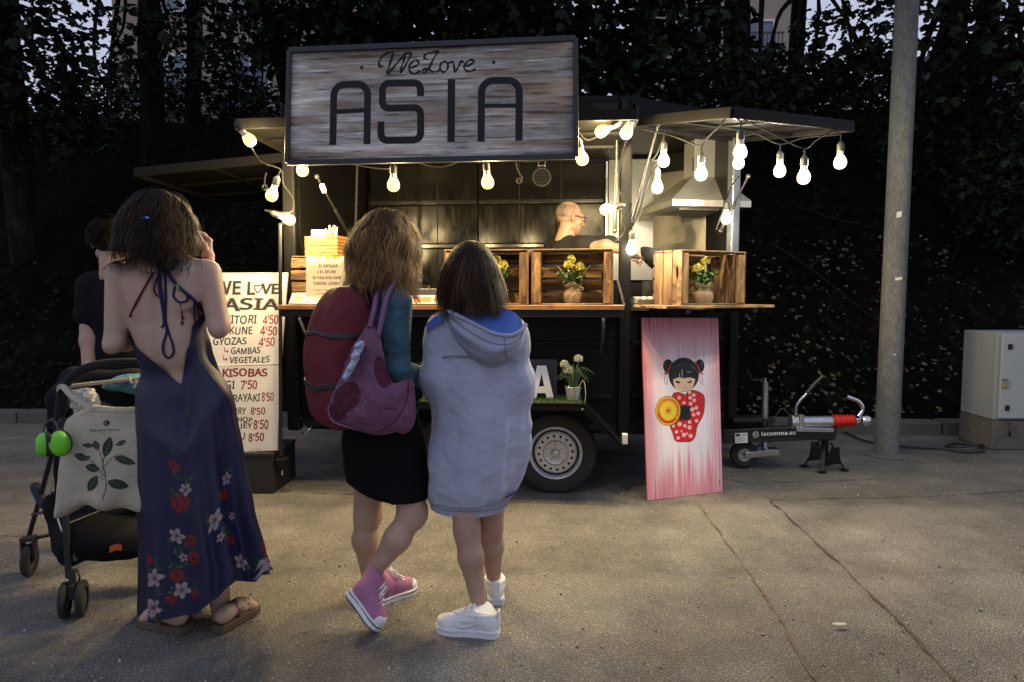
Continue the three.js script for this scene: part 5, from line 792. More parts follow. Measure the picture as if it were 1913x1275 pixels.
// ---------------------------------------------------------------- things at the left end of the counter
{
  const p = tl(576, 468, 0.1), r = tl(640, 468, 0.1), w = r.x - p.x + 0.01, o = thing('bamboo_box', 'slatted bamboo box full of napkins and chopsticks on the left crate', 'box', tw((p.x + r.x) / 2, CTR + 0.31, 0.06), TYAW - 0.18), bm = [palewood, mat([0.48, 0.41, 0.28], 0.6, 0, { map: T.pale })];
  for (let k = 0; k < 6; k++) { const y = 0.011 + k * 0.0215, g = 0.0195; for (const s of [-1, 1]) { M('strip', box(w, g, 0.012, [0, y, s * 0.075]), bm[k % 2], o); M('strip', box(0.012, g, 0.138, [s * (w / 2 - 0.006), y, 0]), bm[(k + 1) % 2], o); } } M('base', box(w - 0.02, 0.008, 0.14, [0, 0.006, 0]), bm[0], o);
  const nap = thing('napkin_stack', 'stack of white paper napkins standing in the bamboo box', 'napkins', tw((p.x + r.x) / 2 - 0.045, CTR + 0.325, 0.05), TYAW - 0.18); srand(5);
  for (let k = 0; k < 9; k++) M('napkin', box(0.1, 0.15 + rr(-0.006, 0.008), 0.004, [rr(-0.004, 0.004), 0.08, -0.045 + k * 0.011], [rr(-0.05, 0.05), 0, rr(-0.06, 0.06)]), mat([0.72, 0.66, 0.52], 0.9), nap);
  for (let k = 0; k < 9; k++) { const x = rr(0.0, 0.085), z = rr(-0.03, 0.05), q = tw((p.x + r.x) / 2 + x, CTR + 0.32, z + 0.05), c = tag(M('chopsticks', [-1, 1].map((s) => rod(V(s * 0.004, 0, 0), V(s * 0.003 + rr(-0.02, 0.02), 0.165 + rr(0, 0.03), rr(-0.02, 0.02)), 0.0035, 0.0025, 6)), mat([0.7, 0.56, 0.34], 0.7), scene), 'pair of pale wooden chopsticks standing upright in the bamboo box', 'chopsticks', 'chopsticks in the bamboo box'); c.position.copy(q); }
  // notice hanging over the crate
  const a = tl(569, 469, 0.21), b = tl(650, 468, 0.21), hgt = 0.335, o2 = thing('token_notice', 'white paper notice with orange lettering hanging on the left crate', 'notice', tw((a.x + b.x) / 2, CTR, 0.2), TYAW), ww = b.x - a.x - 0.01;
  const tx = canvas(512, 640, (x) => {
    x.fillStyle = '#efe9dc'; x.fillRect(0, 0, 512, 640);
    const out = (c, f) => { x.fillStyle = c; x.beginPath(); f(); x.fill(); x.lineWidth = 4; x.strokeStyle = '#2a1a18'; x.stroke(); };
    out('#3c4a86', () => x.roundRect(80, 38, 70, 52, 12)); out('#c2503c', () => x.roundRect(136, 46, 66, 48, 12)); out('#e8d27a', () => x.roundRect(96, 84, 70, 30, 10)); out('#e8dc3c', () => { x.moveTo(232, 40); x.lineTo(316, 28); x.lineTo(304, 122); x.lineTo(240, 122); x.closePath(); });
    x.save(); x.translate(396, 76); x.rotate(-0.35); out('#d98a3c', () => x.roundRect(-74, -32, 148, 30, 15)); out('#a8341e', () => x.roundRect(-80, -10, 160, 20, 10)); out('#e0a050', () => x.roundRect(-72, 6, 144, 28, 14)); x.strokeStyle = '#efd060'; x.lineWidth = 6; x.beginPath(); for (let k = 0; k < 7; k++) x.lineTo(-60 + k * 20, k % 2 ? 6 : -8); x.stroke(); x.restore();
    x.textAlign = 'center'; x.fillStyle = '#4e0e06'; x.font = 'bold 46px sans-serif'; [['EL MENJAR', 280, 222, 300], ['I EL BEURE', 262, 286, 280], ['ES PAGUEN AMB', 262, 350, 430], ['TOKENS LÍMBIC', 268, 412, 430]].forEach(([t, px, py, w]) => x.fillText(t, px, py, w)); x.strokeStyle = '#b8b0a4'; x.lineWidth = 5; x.beginPath(); x.moveTo(86, 206); x.lineTo(116, 206); x.stroke();
    x.font = '26px sans-serif'; x.fillText('Els podreu adquirir als punts', 262, 474, 380); x.fillText('establerts de venda', 262, 512, 300);
    out('#c87830', () => { x.moveTo(380, 545); x.bezierCurveTo(390, 440, 500, 440, 506, 545); x.closePath(); }); for (let k = 0; k < 6; k++) { x.strokeStyle = '#7a3a12'; x.lineWidth = 5; x.beginPath(); x.moveTo(396 + k * 16, 500 + (k % 3) * 12); x.lineTo(420 + k * 14, 488 + (k % 2) * 20); x.stroke(); }
    out('#e4e4ea', () => { x.moveTo(362, 546); x.bezierCurveTo(372, 660, 512, 650, 512, 546); x.closePath(); }); x.strokeStyle = '#26366e'; x.lineWidth = 9; for (let k = 0; k < 4; k++) { x.beginPath(); x.arc(388 + k * 34, 584 + (k % 2) * 14, 13, 0, 6); x.stroke(); } out('#efe9dc', () => x.arc(334, 594, 11, 0, 7)); x.fillStyle = '#2a1a18'; x.beginPath(); x.arc(334, 594, 5, 0, 7); x.fill();
  }, { clamp: true });
  M('sheet', grid(14, 18, (u, v) => { const s = v * (hgt + 0.06) - 0.06, c = Math.sin(u * 3.1) * 0.006; return s < 0 ? V((u - 0.5) * ww, 0.309, s - 0.006) : V((u - 0.5) * ww * (1 - 0.06 * v), 0.307 - s * 0.94, 0.012 * sstep(0, 0.05, s) + c * v + 0.05 * v * v * v); }), mat([0.25, 0.25, 0.25], 0.8, 0, { map: tx, specularIntensity: 0.3 }), o2);
  // photo cards of dumplings
  for (const [px, lab] of [[557, 'photo card of yellow dumplings, left one of two on the counter end'], [592, 'photo card of yellow dumplings, right one of two on the counter end']]) {
    const q = tl(px, 566, 0.27), cw = 0.115, o3 = thing('photo_card', lab, 'photo card', tw(q.x, CTR, 0.25), TYAW, 'photo cards of dumplings'), t = canvas(256, 200, (x) => { x.fillStyle = '#7c8cb8'; x.fillRect(0, 0, 256, 200); x.fillStyle = '#a8b4d0'; x.fillRect(16, 16, 224, 168); x.fillStyle = '#8e9cc4'; x.fillRect(26, 26, 204, 148); for (let k = 0; k < 5; k++) { const cx = 80 + (k % 3) * 46, cy = 70 + Math.floor(k / 3) * 56 + (k % 3) * 8; x.fillStyle = '#d9a81e'; x.beginPath(); x.ellipse(cx, cy, 40, 20, -0.3, 0, 7); x.fill(); x.strokeStyle = '#8a5a0c'; x.lineWidth = 4; x.stroke(); x.strokeStyle = '#f0d468'; x.beginPath(); x.ellipse(cx - 4, cy - 5, 26, 8, -0.3, 3.4, 6); x.stroke(); } }, { clamp: true });
    M('print', xf(box(cw, 0.095, 0.004, undefined, undefined, 0), [0, 0.04, 0], [-0.75, 0, 0]), blackPlastic, o3).material = mat([0.3, 0.32, 0.36], 0.6); M('photo', xf(new THREE.PlaneGeometry(cw - 0.004, 0.091), [0, 0.0422, 0.0024], [-0.75, 0, 0]), mat([0.35, 0.35, 0.35], 0.5, 0, { map: t }), o3); M('wedge', xf(extrude([[0, 0], [0.065, 0], [0, 0.06]], 0.012), [0.0, 0.0, -0.035], [0, Math.PI / 2 + Math.PI, 0]), crateMats[0], o3);
  }
  // steel serving tray, lid and picture strip
  const t0 = tl(738, 560, 0.2), t1 = tl(836, 560, 0.2), tx0 = (t0.x + t1.x) / 2, tray = thing('serving_tray', 'low steel serving tray on the counter between the two customers', 'tray', tw(tx0, CTR, 0.05), TYAW), tww = t1.x - t0.x;
  M('tray', [box(tww, 0.06, 0.01, [0, 0.07, 0.12]), box(tww, 0.006, 0.24, [0, 0.1, 0]), box(tww, 0.06, 0.01, [0, 0.07, -0.12])], stainless, tray); M('picture_strip', xf(new THREE.PlaneGeometry(tww, 0.062), [0, 0.034, 0.14], [-0.5, 0, 0]), mat([0.4, 0.4, 0.4], 0.5, 0, { map: canvas(512, 96, (x) => { x.fillStyle = '#d8d4dc'; x.fillRect(0, 0, 512, 96); for (const [cx, c] of [[50, '#7a3a1a'], [90, '#5a2410'], [220, '#c8742a'], [300, '#d98c3a'], [420, '#c06a24'], [480, '#d8923e']]) { x.fillStyle = c; x.beginPath(); x.ellipse(cx, 50, 52, 32, 0, 0, 7); x.fill(); x.strokeStyle = '#f0d8b0'; x.lineWidth = 3; x.stroke(); } x.strokeStyle = '#fff'; x.lineWidth = 8; x.beginPath(); x.moveTo(140, 0); x.lineTo(150, 96); x.moveTo(360, 0); x.lineTo(350, 96); x.stroke(); }, { clamp: true }) }), tray);
  const lid_ = thing('steel_bowl_lid', 'domed steel lid lying on the serving tray', 'lid', tw(tx0 - 0.03, CTR + 0.106, 0.04), TYAW); M('dome', lathe([[0.0, 0.048], [0.02, 0.047], [0.05, 0.036], [0.072, 0.014], [0.078, 0.0], [0.084, 0.0]], 32), chrome, lid_); M('knob', xf(lathe([[0, 0.012], [0.008, 0.01], [0.007, 0]], 12), [0, 0.048, 0]), blackPlastic, lid_);
}
// ---------------------------------------------------------------- on the mudguard
{
  const o = thing('letter_a', 'white block letter A standing on the mudguard', 'letter', tw(tl(1012, 737, 0.12).x, FY, 0.12), TYAW), s = new THREE.Shape([[-0.078, 0], [-0.028, 0.215], [0.028, 0.215], [0.078, 0], [0.036, 0], [0.027, 0.044], [-0.027, 0.044], [-0.036, 0]].map((p) => new THREE.Vector2(...p)));
  s.holes.push(new THREE.Path([[-0.019, 0.082], [0.019, 0.082], [0, 0.17]].map((p) => new THREE.Vector2(...p)))); M('letter', new THREE.ExtrudeGeometry(s, { depth: 0.025, bevelEnabled: true, bevelSize: 0.0015, bevelThickness: 0.0015, bevelSegments: 1 }), mat([0.8, 0.8, 0.8], 0.5), o);
  const p0 = tl(920, 700, 0.05).x, p1 = tl(1041, 700, 0.05).x; tag(M('backing_board', xf(box(p1 - p0, 0.25, 0.012, [0, 0.125, 0]), tw((p0 + p1) / 2, FY, 0.06).toArray(), [0, TYAW, 0]), mat([0.03, 0.032, 0.04], 0.4), scene), 'small dark board standing behind the white letter', 'board');
  const tf = thing('turf_mat', 'strip of artificial grass laid on top of the mudguard', 'turf mat', tw((FX0 + FX1) / 2 + 0.075, FY, 0.15), TYAW), L = FX1 - FX0 - 0.17; M('backing', box(L, 0.006, 0.27, [0, 0.003, 0]), mat([0.03, 0.05, 0.02], 0.9), tf);
  srand(14); { const n = 5200, pos = new Float32Array(n * 9), col = new Float32Array(n * 9); for (let i = 0; i < n; i++) { const x = rr(-L / 2, L / 2), z = rr(-0.135, 0.14), a = rnd() * 6.28, h = rr(0.012, 0.03), w = 0.0022, dx = rr(-0.014, 0.014), dz = rr(-0.012, 0.02); pos.set([x - Math.cos(a) * w, 0.004, z - Math.sin(a) * w, x + Math.cos(a) * w, 0.004, z + Math.sin(a) * w, x + dx, h, z + dz], i * 9); const c = rnd() < 0.15 ? [0.16, 0.17, 0.06] : [0.045, 0.09, 0.022], k = rr(0.6, 1.4); for (let q = 0; q < 3; q++) col.set([c[0] * k, c[1] * k, c[2] * k], i * 9 + q * 3); } const g = new THREE.BufferGeometry(); g.setAttribute('position', new THREE.BufferAttribute(pos, 3)); g.setAttribute('color', new THREE.BufferAttribute(col, 3)); g.computeVertexNormals(); const m = M('blades', g, leafGreen, tf); m.userData.kind = 'stuff'; }
  function pot(label, px, sd, heads) {
    const q = tl(px, 740, 0.2), o = thing('zinc_pot', label, 'flower pot', tw(q.x, FY + 0.008, 0.2), TYAW), zn = mat([0.5, 0.5, 0.5], 0.42, 0.6, { roughnessMap: T.scuff }); srand(sd);
    const pr = [[0, 0.0], [0.036, 0.0], [0.037, 0.004]]; for (let k = 0; k <= 16; k++) pr.push([0.037 + k * 0.0008 + (k % 2 ? 0.0012 : 0), 0.008 + k * 0.0046]); pr.push([0.052, 0.085], [0.053, 0.088], [0.049, 0.087], [0.047, 0.075], [0, 0.072]);
    const pm = M('pot', lathe(pr, 36), zn, o); M('soil', xf(new THREE.CircleGeometry(0.047, 20), [0, 0.078, 0], [-Math.PI / 2, 0, 0]), mat([0.05, 0.04, 0.03], 0.95), o);
    const g = []; for (let k = 0; k < 46; k++) { const a = rnd() * 6.28, r = rr(0.05, 0.14), h = rr(0.07, 0.16), b = V(Math.cos(a) * 0.02, 0.078, Math.sin(a) * 0.02); g.push(taper([b, V(Math.cos(a) * r * 0.5, 0.078 + h, Math.sin(a) * r * 0.5), V(Math.cos(a) * r, 0.078 + h * rr(0.5, 0.95), Math.sin(a) * r)], [0.0022, 0.002, 0.0006], 4, 4)); } M('grass_tuft', g, mat([0.07, 0.11, 0.05], 0.8), o).userData.kind = 'stuff';
    M('bent_blade', taper([V(0.03, 0.08, 0.02), V(0.06, 0.13, 0.03), V(0.075, 0.06, 0.04), V(0.07, -0.02, 0.05)], [0.003, 0.003, 0.0025, 0.001], 5, 6), mat([0.4, 0.42, 0.26], 0.7), o);
    for (const [x, y, r] of heads) { const s = M('stem', taper([V(0, 0.08, 0), V(x * 0.6, y * 0.6, 0.005), V(x, y, 0.01)], [0.0028, 0.0025, 0.002], 5, 5), mat([0.1, 0.15, 0.06], 0.7), o); M('allium_head', xf(flowerHead(r, 90, [[0.55, 0.53, 0.36], [0.4, 0.4, 0.24], [0.62, 0.6, 0.5]]), [x, y, 0.01]), leafGreen, s); }
  }
  pot('small zinc pot with round pale flower heads beside the white letter', 1071, 15, [[-0.03, 0.19, 0.027], [-0.055, 0.225, 0.024], [0.03, 0.26, 0.024]]);
  pot('small zinc pot with grass glimpsed between the two customers', 802, 16, [[-0.02, 0.12, 0.018]]);
}
// ---------------------------------------------------------------- cooking gear in the kitchen
{
  const p = at(1214, 492, 4.95), o = thing('wok', 'black wok with a long handle behind the low white bulb', 'wok', p, 0.3); M('bowl', xf(lathe([[0, -0.09], [0.05, -0.085], [0.1, -0.06], [0.14, -0.02], [0.155, 0.01], [0.15, 0.01], [0.13, -0.015], [0.09, -0.05], [0, -0.075]], 32), [0.08, 0.04, 0], [0.5, 0, -0.2]), mat([0.03, 0.03, 0.03], 0.45, 0.5), o); M('handle', tube([V(-0.06, 0.03, 0.02), V(-0.14, 0.045, 0.03), V(-0.2, 0.04, 0.03)], 0.012, 10, 8), blackPlastic, o);
  const b = at(1205, 520, 4.9), c = thing('gas_burner', 'steel gas burner under the wok', 'burner', [b.x, 1.02, b.z], NYAW); M('body', box(0.3, 0.07, 0.3, [0.04, 0.04, 0]), mat([0.1, 0.1, 0.1], 0.4, 0.8), c); for (let k = 0; k < 4; k++) M('prong', xf(box(0.14, 0.016, 0.012, [0.06, 0.105, 0]), [0.04, 0, 0], [0, k * Math.PI / 2 + 0.4, 0]), blackSatin, c); M('ring', xf(new THREE.TorusGeometry(0.075, 0.01, 8, 24), [0.04, 0.092, 0], [Math.PI / 2, 0, 0]), blackSatin, c); M('knob', xf(new THREE.CylinderGeometry(0.02, 0.022, 0.02, 14), [-0.04, 0.04, 0.16], [Math.PI / 2, 0, 0]), blackPlastic, c);
  const q = at(1200, 560, 4.72), t = thing('steel_pot', 'tall dark cooking pot standing behind the plank shelf', 'pot', [q.x, CTR - 0.1, q.z]); M('pot', lathe([[0, 0], [0.075, 0], [0.08, 0.006], [0.08, 0.15], [0.084, 0.152], [0.078, 0.15], [0.076, 0.01], [0, 0.008]], 28), mat([0.1, 0.1, 0.1], 0.4, 0.7), t); M('handle', [xf(new THREE.TorusGeometry(0.022, 0.005, 6, 14), [0.09, 0.12, 0], [Math.PI / 2, 0, 0]), xf(new THREE.TorusGeometry(0.022, 0.005, 6, 14), [-0.09, 0.12, 0], [Math.PI / 2, 0, 0])], steel, t);
  const s = tl(1180, 560, -0.05), bx_ = thing('sauce_tray', 'steel tray of sauce cups right of the black post', 'tray', nw(0.16, CTR, 0.0), NYAW); M('tray', [box(0.2, 0.008, 0.12, [0, 0.006, 0]), box(0.2, 0.03, 0.006, [0, 0.018, 0.06]), box(0.006, 0.03, 0.12, [0.1, 0.018, 0])], stainless, bx_); for (let k = 0; k < 3; k++) M('cup', xf(lathe([[0, 0], [0.02, 0], [0.026, 0.04], [0.024, 0.04], [0.019, 0.004], [0, 0.004]], 16), [-0.06 + k * 0.06, 0.011, 0]), mat([0.7, 0.68, 0.62], 0.5), bx_);
  const ch = []; for (let k = 0; k < 16; k++) { const p2 = tl(1153 + k * 0.9, 520 + k * 3.4, 0.07); ch.push(xf(new THREE.TorusGeometry(0.007, 0.0022, 5, 10), tw(p2.x, p2.y, 0.07).toArray(), [0, k % 2 ? 1.57 : 0, 0.2])); } tag(M('chain', ch, chrome, scene), 'short steel chain hanging beside the black post', 'chain');
}
// ---------------------------------------------------------------- people
const skinMat = mat([1, 1, 1], 0.55, 0, { vertexColors: true }), clothMat = (c, r = 0.9) => mat(c, r, 0, { bumpMap: T.weave, bumpScale: 0.0012, specularIntensity: 0.25 });
const hairMat = new THREE.MeshPhysicalMaterial({ color: lin(1, 1, 1), roughness: 0.6, specularIntensity: 0.28, vertexColors: true, side: THREE.DoubleSide });
const skinCol = (c) => (x, y, z) => { const n = 0.9 + 0.2 * fbm(x * 30 + 5, y * 30 + z * 21, 3), b = 1 + 0.08 * (noise2(x * 9, y * 9 + z * 7) - 0.5); return [c[0] * n, c[1] * n * b, c[2] * n * b]; };
const skinA = [0.45, 0.295, 0.215], skinB = [0.43, 0.275, 0.195], skinC = [0.37, 0.23, 0.165], skinD = [0.42, 0.26, 0.18];
function person(label, root) { const o = thing('person', label, 'person', [root.x, root.y, root.z]); o.updateMatrixWorld(true); return o; }
const put = (o, name, geo, m, label, parent) => M(name, localise(Array.isArray(geo) ? merge(geo) : geo, o), m, parent ?? o, label);
// head: local +z is the face; returns skin and eye geometry in world space
function head(C, yaw, pitch, roll, sc, col, lips = [0.33, 0.12, 0.1]) {
  const F = new Field(0.018), v = V;
  F.ell(v(0, 0.03, -0.018), 0.076, 0.088, 0.096).ell(v(0, -0.045, 0.028), 0.058, 0.074, 0.064).ell(v(0, -0.088, 0.05), 0.03, 0.022, 0.028).cap(v(-0.045, -0.06, 0.01), v(0, -0.092, 0.055), 0.022, 0.02).cap(v(0.045, -0.06, 0.01), v(0, -0.092, 0.055), 0.022, 0.02);
  F.cap(v(-0.034, 0.026, 0.076), v(0.034, 0.026, 0.076), 0.011).ell(v(-0.043, -0.022, 0.056), 0.022, 0.018, 0.02).ell(v(0.043, -0.022, 0.056), 0.022, 0.018, 0.02);
  F.cap(v(0, -0.07, -0.025), v(0, -0.17, -0.045), 0.05, 0.054);
  const fine = new Field(0.007); fine.fn((x, y, z) => F.d(x, y, z), v(0, -0.02, 0), 0.15);
  for (const s of [-1, 1]) fine.cut(v(s * 0.032, 0.005, 0.098), 0.016, 0.012);
  fine.cap(v(0, 0.016, 0.084), v(0, -0.03, 0.106), 0.008, 0.0125).ell(v(-0.013, -0.034, 0.096), 0.0085, 0.008, 0.01).ell(v(0.013, -0.034, 0.096), 0.0085, 0.008, 0.01);
  for (const s of [-1, 1]) fine.ell(v(s * 0.032, 0.005, 0.078), 0.014, 0.0115, 0.0115).ell(v(s * 0.076, -0.004, -0.008), 0.008, 0.031, 0.018, s * -0.35).cut(v(s * 0.089, 0.0, 0.004), 0.011, 0.006);
  fine.cap(v(-0.018, -0.062, 0.083), v(0.018, -0.062, 0.083), 0.0068).cap(v(-0.014, -0.0735, 0.082), v(0.014, -0.0735, 0.082), 0.0075);
  fine.lo = v(-0.11, -0.185, -0.13); fine.hi = v(0.11, 0.135, 0.13);
  const sk = skinCol(col), g = mesh3(fine, 0.0036, (x, y, z) => { const c = sk(x, y, z); if (y < -0.055 && y > -0.083 && Math.abs(x) < 0.026 && z > 0.08) return lips; if (Math.abs(x) > 0.07 && y > -0.04) return [c[0] * 1.05, c[1] * 0.85, c[2] * 0.82]; return c; });
  const eyes = []; for (const s of [-1, 1]) { const e = new THREE.SphereGeometry(0.0118, 16, 12); const P = e.attributes.position, k = new Float32Array(P.count * 3); for (let i = 0; i < P.count; i++) { const d = P.getZ(i) / 0.0118; k.set(d > 0.96 ? [0.01, 0.01, 0.01] : d > 0.85 ? [0.08, 0.05, 0.03] : [0.6, 0.58, 0.55], i * 3); } e.setAttribute('color', new THREE.BufferAttribute(k, 3)); eyes.push(xf(e, [s * 0.032, 0.005, 0.0825])); }
  const brows = []; for (const s of [-1, 1]) brows.push(taper([v(s * 0.015, 0.024, 0.088), v(s * 0.032, 0.029, 0.086), v(s * 0.05, 0.022, 0.074)], [0.003, 0.0035, 0.0015], 6, 5));
  const m = new THREE.Matrix4().compose(C, new THREE.Quaternion().setFromEuler(new THREE.Euler(pitch, yaw, roll, 'YXZ')), V(sc, sc, sc));
  return { skin: g.applyMatrix4(m), eyes: merge(eyes).applyMatrix4(m), brows: merge(brows).applyMatrix4(m), m };
}
// hand: dir towards the fingers, nrm out of the palm, thumb on side s
function hand(W, dir, nrm, s, curl, col, sc = 1) {
  const F = new Field(0.009), v = V;
  F.chain([v(0, -0.02, 0), v(0, 0.02, 0)], [0.023, 0.026]).cap(v(-0.022, 0.025, 0), v(-0.026, 0.078, 0), 0.014, 0.0125).cap(v(-0.008, 0.02, 0), v(-0.009, 0.085, -0.001), 0.015, 0.0125).cap(v(0.008, 0.02, 0), v(0.009, 0.083, -0.001), 0.015, 0.0125).cap(v(0.022, 0.025, 0), v(0.026, 0.075, 0), 0.014, 0.012);
  [[-0.027, 0.08, 0.068], [-0.0095, 0.088, 0.078], [0.0095, 0.086, 0.073], [0.0275, 0.077, 0.056]].forEach(([x, y, L], i) => { let p = v(x * s * -1, y, 0), a = 0.1 + curl * 0.5; for (const [f, r0, r1] of [[0.45, 0.0098, 0.009], [0.3, 0.009, 0.0082], [0.25, 0.0082, 0.0068]]) { a += curl * (0.62 + i * 0.05); const q = p.clone().add(v(-x * s * 0.08, Math.cos(a) * L * f, Math.sin(a) * L * f)); F.cap(p, q, r0, r1); p = q; } });
  const t0 = v(s * 0.022, 0.018, 0.008), t1 = v(s * 0.046, 0.046, 0.022), t2 = v(s * (0.052 - curl * 0.018), 0.076, 0.03 + curl * 0.012), t3 = v(s * (0.05 - curl * 0.03), 0.1, 0.034 + curl * 0.022); F.chain([t0, t1, t2, t3], [0.015, 0.0115, 0.0098, 0.008]);
  const y = dir.clone().normalize(), z = nrm.clone().addScaledVector(y, -nrm.dot(y)).normalize(), x = y.clone().cross(z);
  return mesh3(F, 0.0034, skinCol([col[0] * 1.02, col[1] * 0.94, col[2] * 0.92])).applyMatrix4(new THREE.Matrix4().makeBasis(x.multiplyScalar(sc), y.multiplyScalar(sc), z.multiplyScalar(sc)).setPosition(W));
}
// strands of hair that leave the scalp, fall and rest on what they meet
function hair(hm, o) {
  srand(o.seed); const pos = [], nor = [], col = [], idx = [], R = [0.089, 0.095, 0.106], inv = hm.clone().invert(), sc = hm.getMaxScaleOnAxis(), cen = V(0, 0.03, -0.016); let nv = 0; const locks = [...Array(o.locks ?? 150)].map(() => { let d; for (let k = 0; k < 80; k++) { d = V(rr(-1, 1), rr(-1, 1), rr(-1, 1)); const l = d.length(); if (l > 1 || l < 0.2) continue; d.divideScalar(l); if (o.root(d)) break; } return { d, loose: rnd(), ph: rnd() * 6.28, cl: rnd() * 9, end: rnd() + rnd() - 1, c: Math.floor(rnd() * o.colors.length), k: rr(0.7, 1.3) }; });
  for (let n = 0; n < o.n; n++) {
    const lk = locks[n % locks.length], fly = rnd() < 0.09; let d; for (let k = 0; k < 60; k++) { d = lk.d.clone().add(V(rr(-1, 1), rr(-1, 1), rr(-1, 1)).multiplyScalar(o.spread ?? 0.2)).normalize(); if (o.root(d)) break; }
    const loose = fly ? rr(0.7, 1.5) : clamp(lk.loose + rr(-0.22, 0.22)), puff = o.puff * loose, L = mix(o.len[0], o.len[1], rnd()) * (o.lenAt ? o.lenAt(d) : 1), st = o.step ?? 0.011, ns = Math.max(4, Math.round(L / st)), ph = lk.ph + rr(-0.35, 0.35), fq = rr(0.94, 1.06) * o.freq, frz = o.frizz * (fly ? 2.2 : 0.7);
    let p = cen.clone().add(V(d.x * R[0], d.y * R[1], d.z * R[2])).applyMatrix4(hm), out = d.clone().transformDirection(hm), dir = out.clone().multiplyScalar(o.lift).add(o.comb(d).transformDirection(hm)).normalize(), clump = lk.cl;
    const c = o.colors[lk.c], kk = lk.k * rr(0.75, 1.25), w0 = o.width * rr(0.5, 1.1) * (fly ? 0.5 : 1), pts = [p.clone()];
    const stop = o.endY !== undefined ? o.endY + (lk.end * 0.7 + rr(-0.35, 0.35)) * (o.ragged ?? 0.08) : -9;
    for (let i = 1; i <= ns; i++) {
      if (p.y < stop) break;
      dir.y -= o.grav; const wv = o.wave * Math.min(1, i / 5); dir.x += Math.sin(ph * 0.35 + clump * 1.7 + i * fq) * wv + rr(-1, 1) * frz; dir.z += Math.cos(ph * 0.35 + clump * 2.3 + i * fq) * wv + rr(-1, 1) * frz; dir.y += Math.sin(clump + i * fq * 0.7) * wv * 0.4; dir.normalize(); p = p.clone().addScaledVector(dir, st);
      const q = p.clone().applyMatrix4(inv).sub(cen), e = Math.hypot(q.x / (R[0] + puff), q.y / (R[1] + puff * 0.9), q.z / (R[2] + puff)); if (e < 1 && q.y > -0.09) { q.divideScalar(e).add(cen).applyMatrix4(hm); p.lerp(q, 0.75); }
      else if (q.y <= -0.05 && o.neck) { const rr2 = Math.hypot(q.x, q.z), mn = o.neck + puff * 0.6; if (rr2 < mn) { q.x *= mn / rr2; q.z *= mn / rr2; p.lerp(q.add(cen).applyMatrix4(hm), 0.5); } }
      if (o.body) { const f = o.body(p.x, p.y, p.z) - 0.006 - puff * 0.25; if (f < 0) { const h = 0.006, g = V(o.body(p.x + h, p.y, p.z) - o.body(p.x - h, p.y, p.z), o.body(p.x, p.y + h, p.z) - o.body(p.x, p.y - h, p.z), o.body(p.x, p.y, p.z + h) - o.body(p.x, p.y, p.z - h)).normalize(); p.addScaledVector(g, -f); dir.addScaledVector(g, Math.max(0, -dir.dot(g))).normalize(); } }
      pts.push(p.clone());
    }
    const hc = V(0, 0, 0).applyMatrix4(hm);
    for (let i = 0; i < pts.length; i++) {
      const t = pts[Math.min(i + 1, pts.length - 1)].clone().sub(pts[Math.max(0, i - 1)]).normalize(), r = pts[i].clone().sub(hc); r.y *= 0.35; const s = t.clone().cross(r).normalize(), nn = s.clone().cross(t).normalize(); if (nn.dot(r) < 0) nn.negate();
      const w = w0 * (1 - 0.75 * (i / Math.max(1, pts.length - 1)) ** 2), tip = 0.85 + (o.tip ?? 0.3) * i / pts.length;
      for (const q of [-1, 1]) { pos.push(pts[i].x + s.x * w * q, pts[i].y + s.y * w * q, pts[i].z + s.z * w * q); const b = nn.clone().addScaledVector(s, q * 0.7).normalize(); nor.push(b.x, b.y, b.z); col.push(c[0] * kk * tip, c[1] * kk * tip, c[2] * kk * tip); }
      if (pts.length > 1 && i + 1 < pts.length) { idx.push(nv, nv + 1, nv + 2, nv + 2, nv + 1, nv + 3); } nv += 2;
    }
  }
  const g = new THREE.BufferGeometry(); g.setAttribute('position', new THREE.Float32BufferAttribute(pos, 3)); g.setAttribute('normal', new THREE.Float32BufferAttribute(nor, 3)); g.setAttribute('color', new THREE.Float32BufferAttribute(col, 3)); g.setAttribute('uv', new THREE.Float32BufferAttribute(new Float32Array(nv * 2), 2)); g.setIndex(idx);
  const F = new Field(0.01); F.ell(cen, R[0] + 0.004, R[1] + 0.003, R[2] + 0.004); const cap = mesh3(F, 0.009, () => o.colors[0].map((x) => x * 0.8), (f, x, y, z) => Math.max(f, (z - 0.045) * 0.8 - (y - 0.075) * 0.6, -(y + (z < 0 ? 0.075 : 0.0 + z * 0.6)))).applyMatrix4(hm);
  return merge([g, cap]);
}
const scalp = (d) => d.y > 0.62 || (d.z < 0.35 && d.y > -0.62 - d.z * 0.25 && (d.z < 0.1 || d.y > 0.0)), combDown = (d) => V(d.x * 0.9, -0.6 - 0.3 * Math.abs(d.x), d.z < 0 ? -0.6 : 0.15);
const lerpRows = (rows, y) => { if (y <= rows[0][0]) return rows[0].slice(1); for (let i = 0; i + 1 < rows.length; i++) if (y <= rows[i + 1][0]) { const t = (y - rows[i][0]) / (rows[i + 1][0] - rows[i][0]), s = t * t * (3 - 2 * t) * 0.5 + t * 0.5; return rows[i].slice(1).map((a, k) => mix(a, rows[i + 1][k + 1], s)); } return rows[rows.length - 1].slice(1); };
const onBody = (f, px, py, off, near = 1.9, far = 3.6) => { for (let D = near; D < far; D += 0.002) { const p = at(px, py, D); if (f(p.x, p.y, p.z) < off) return p; } return at(px, py, (near + far) / 2); };
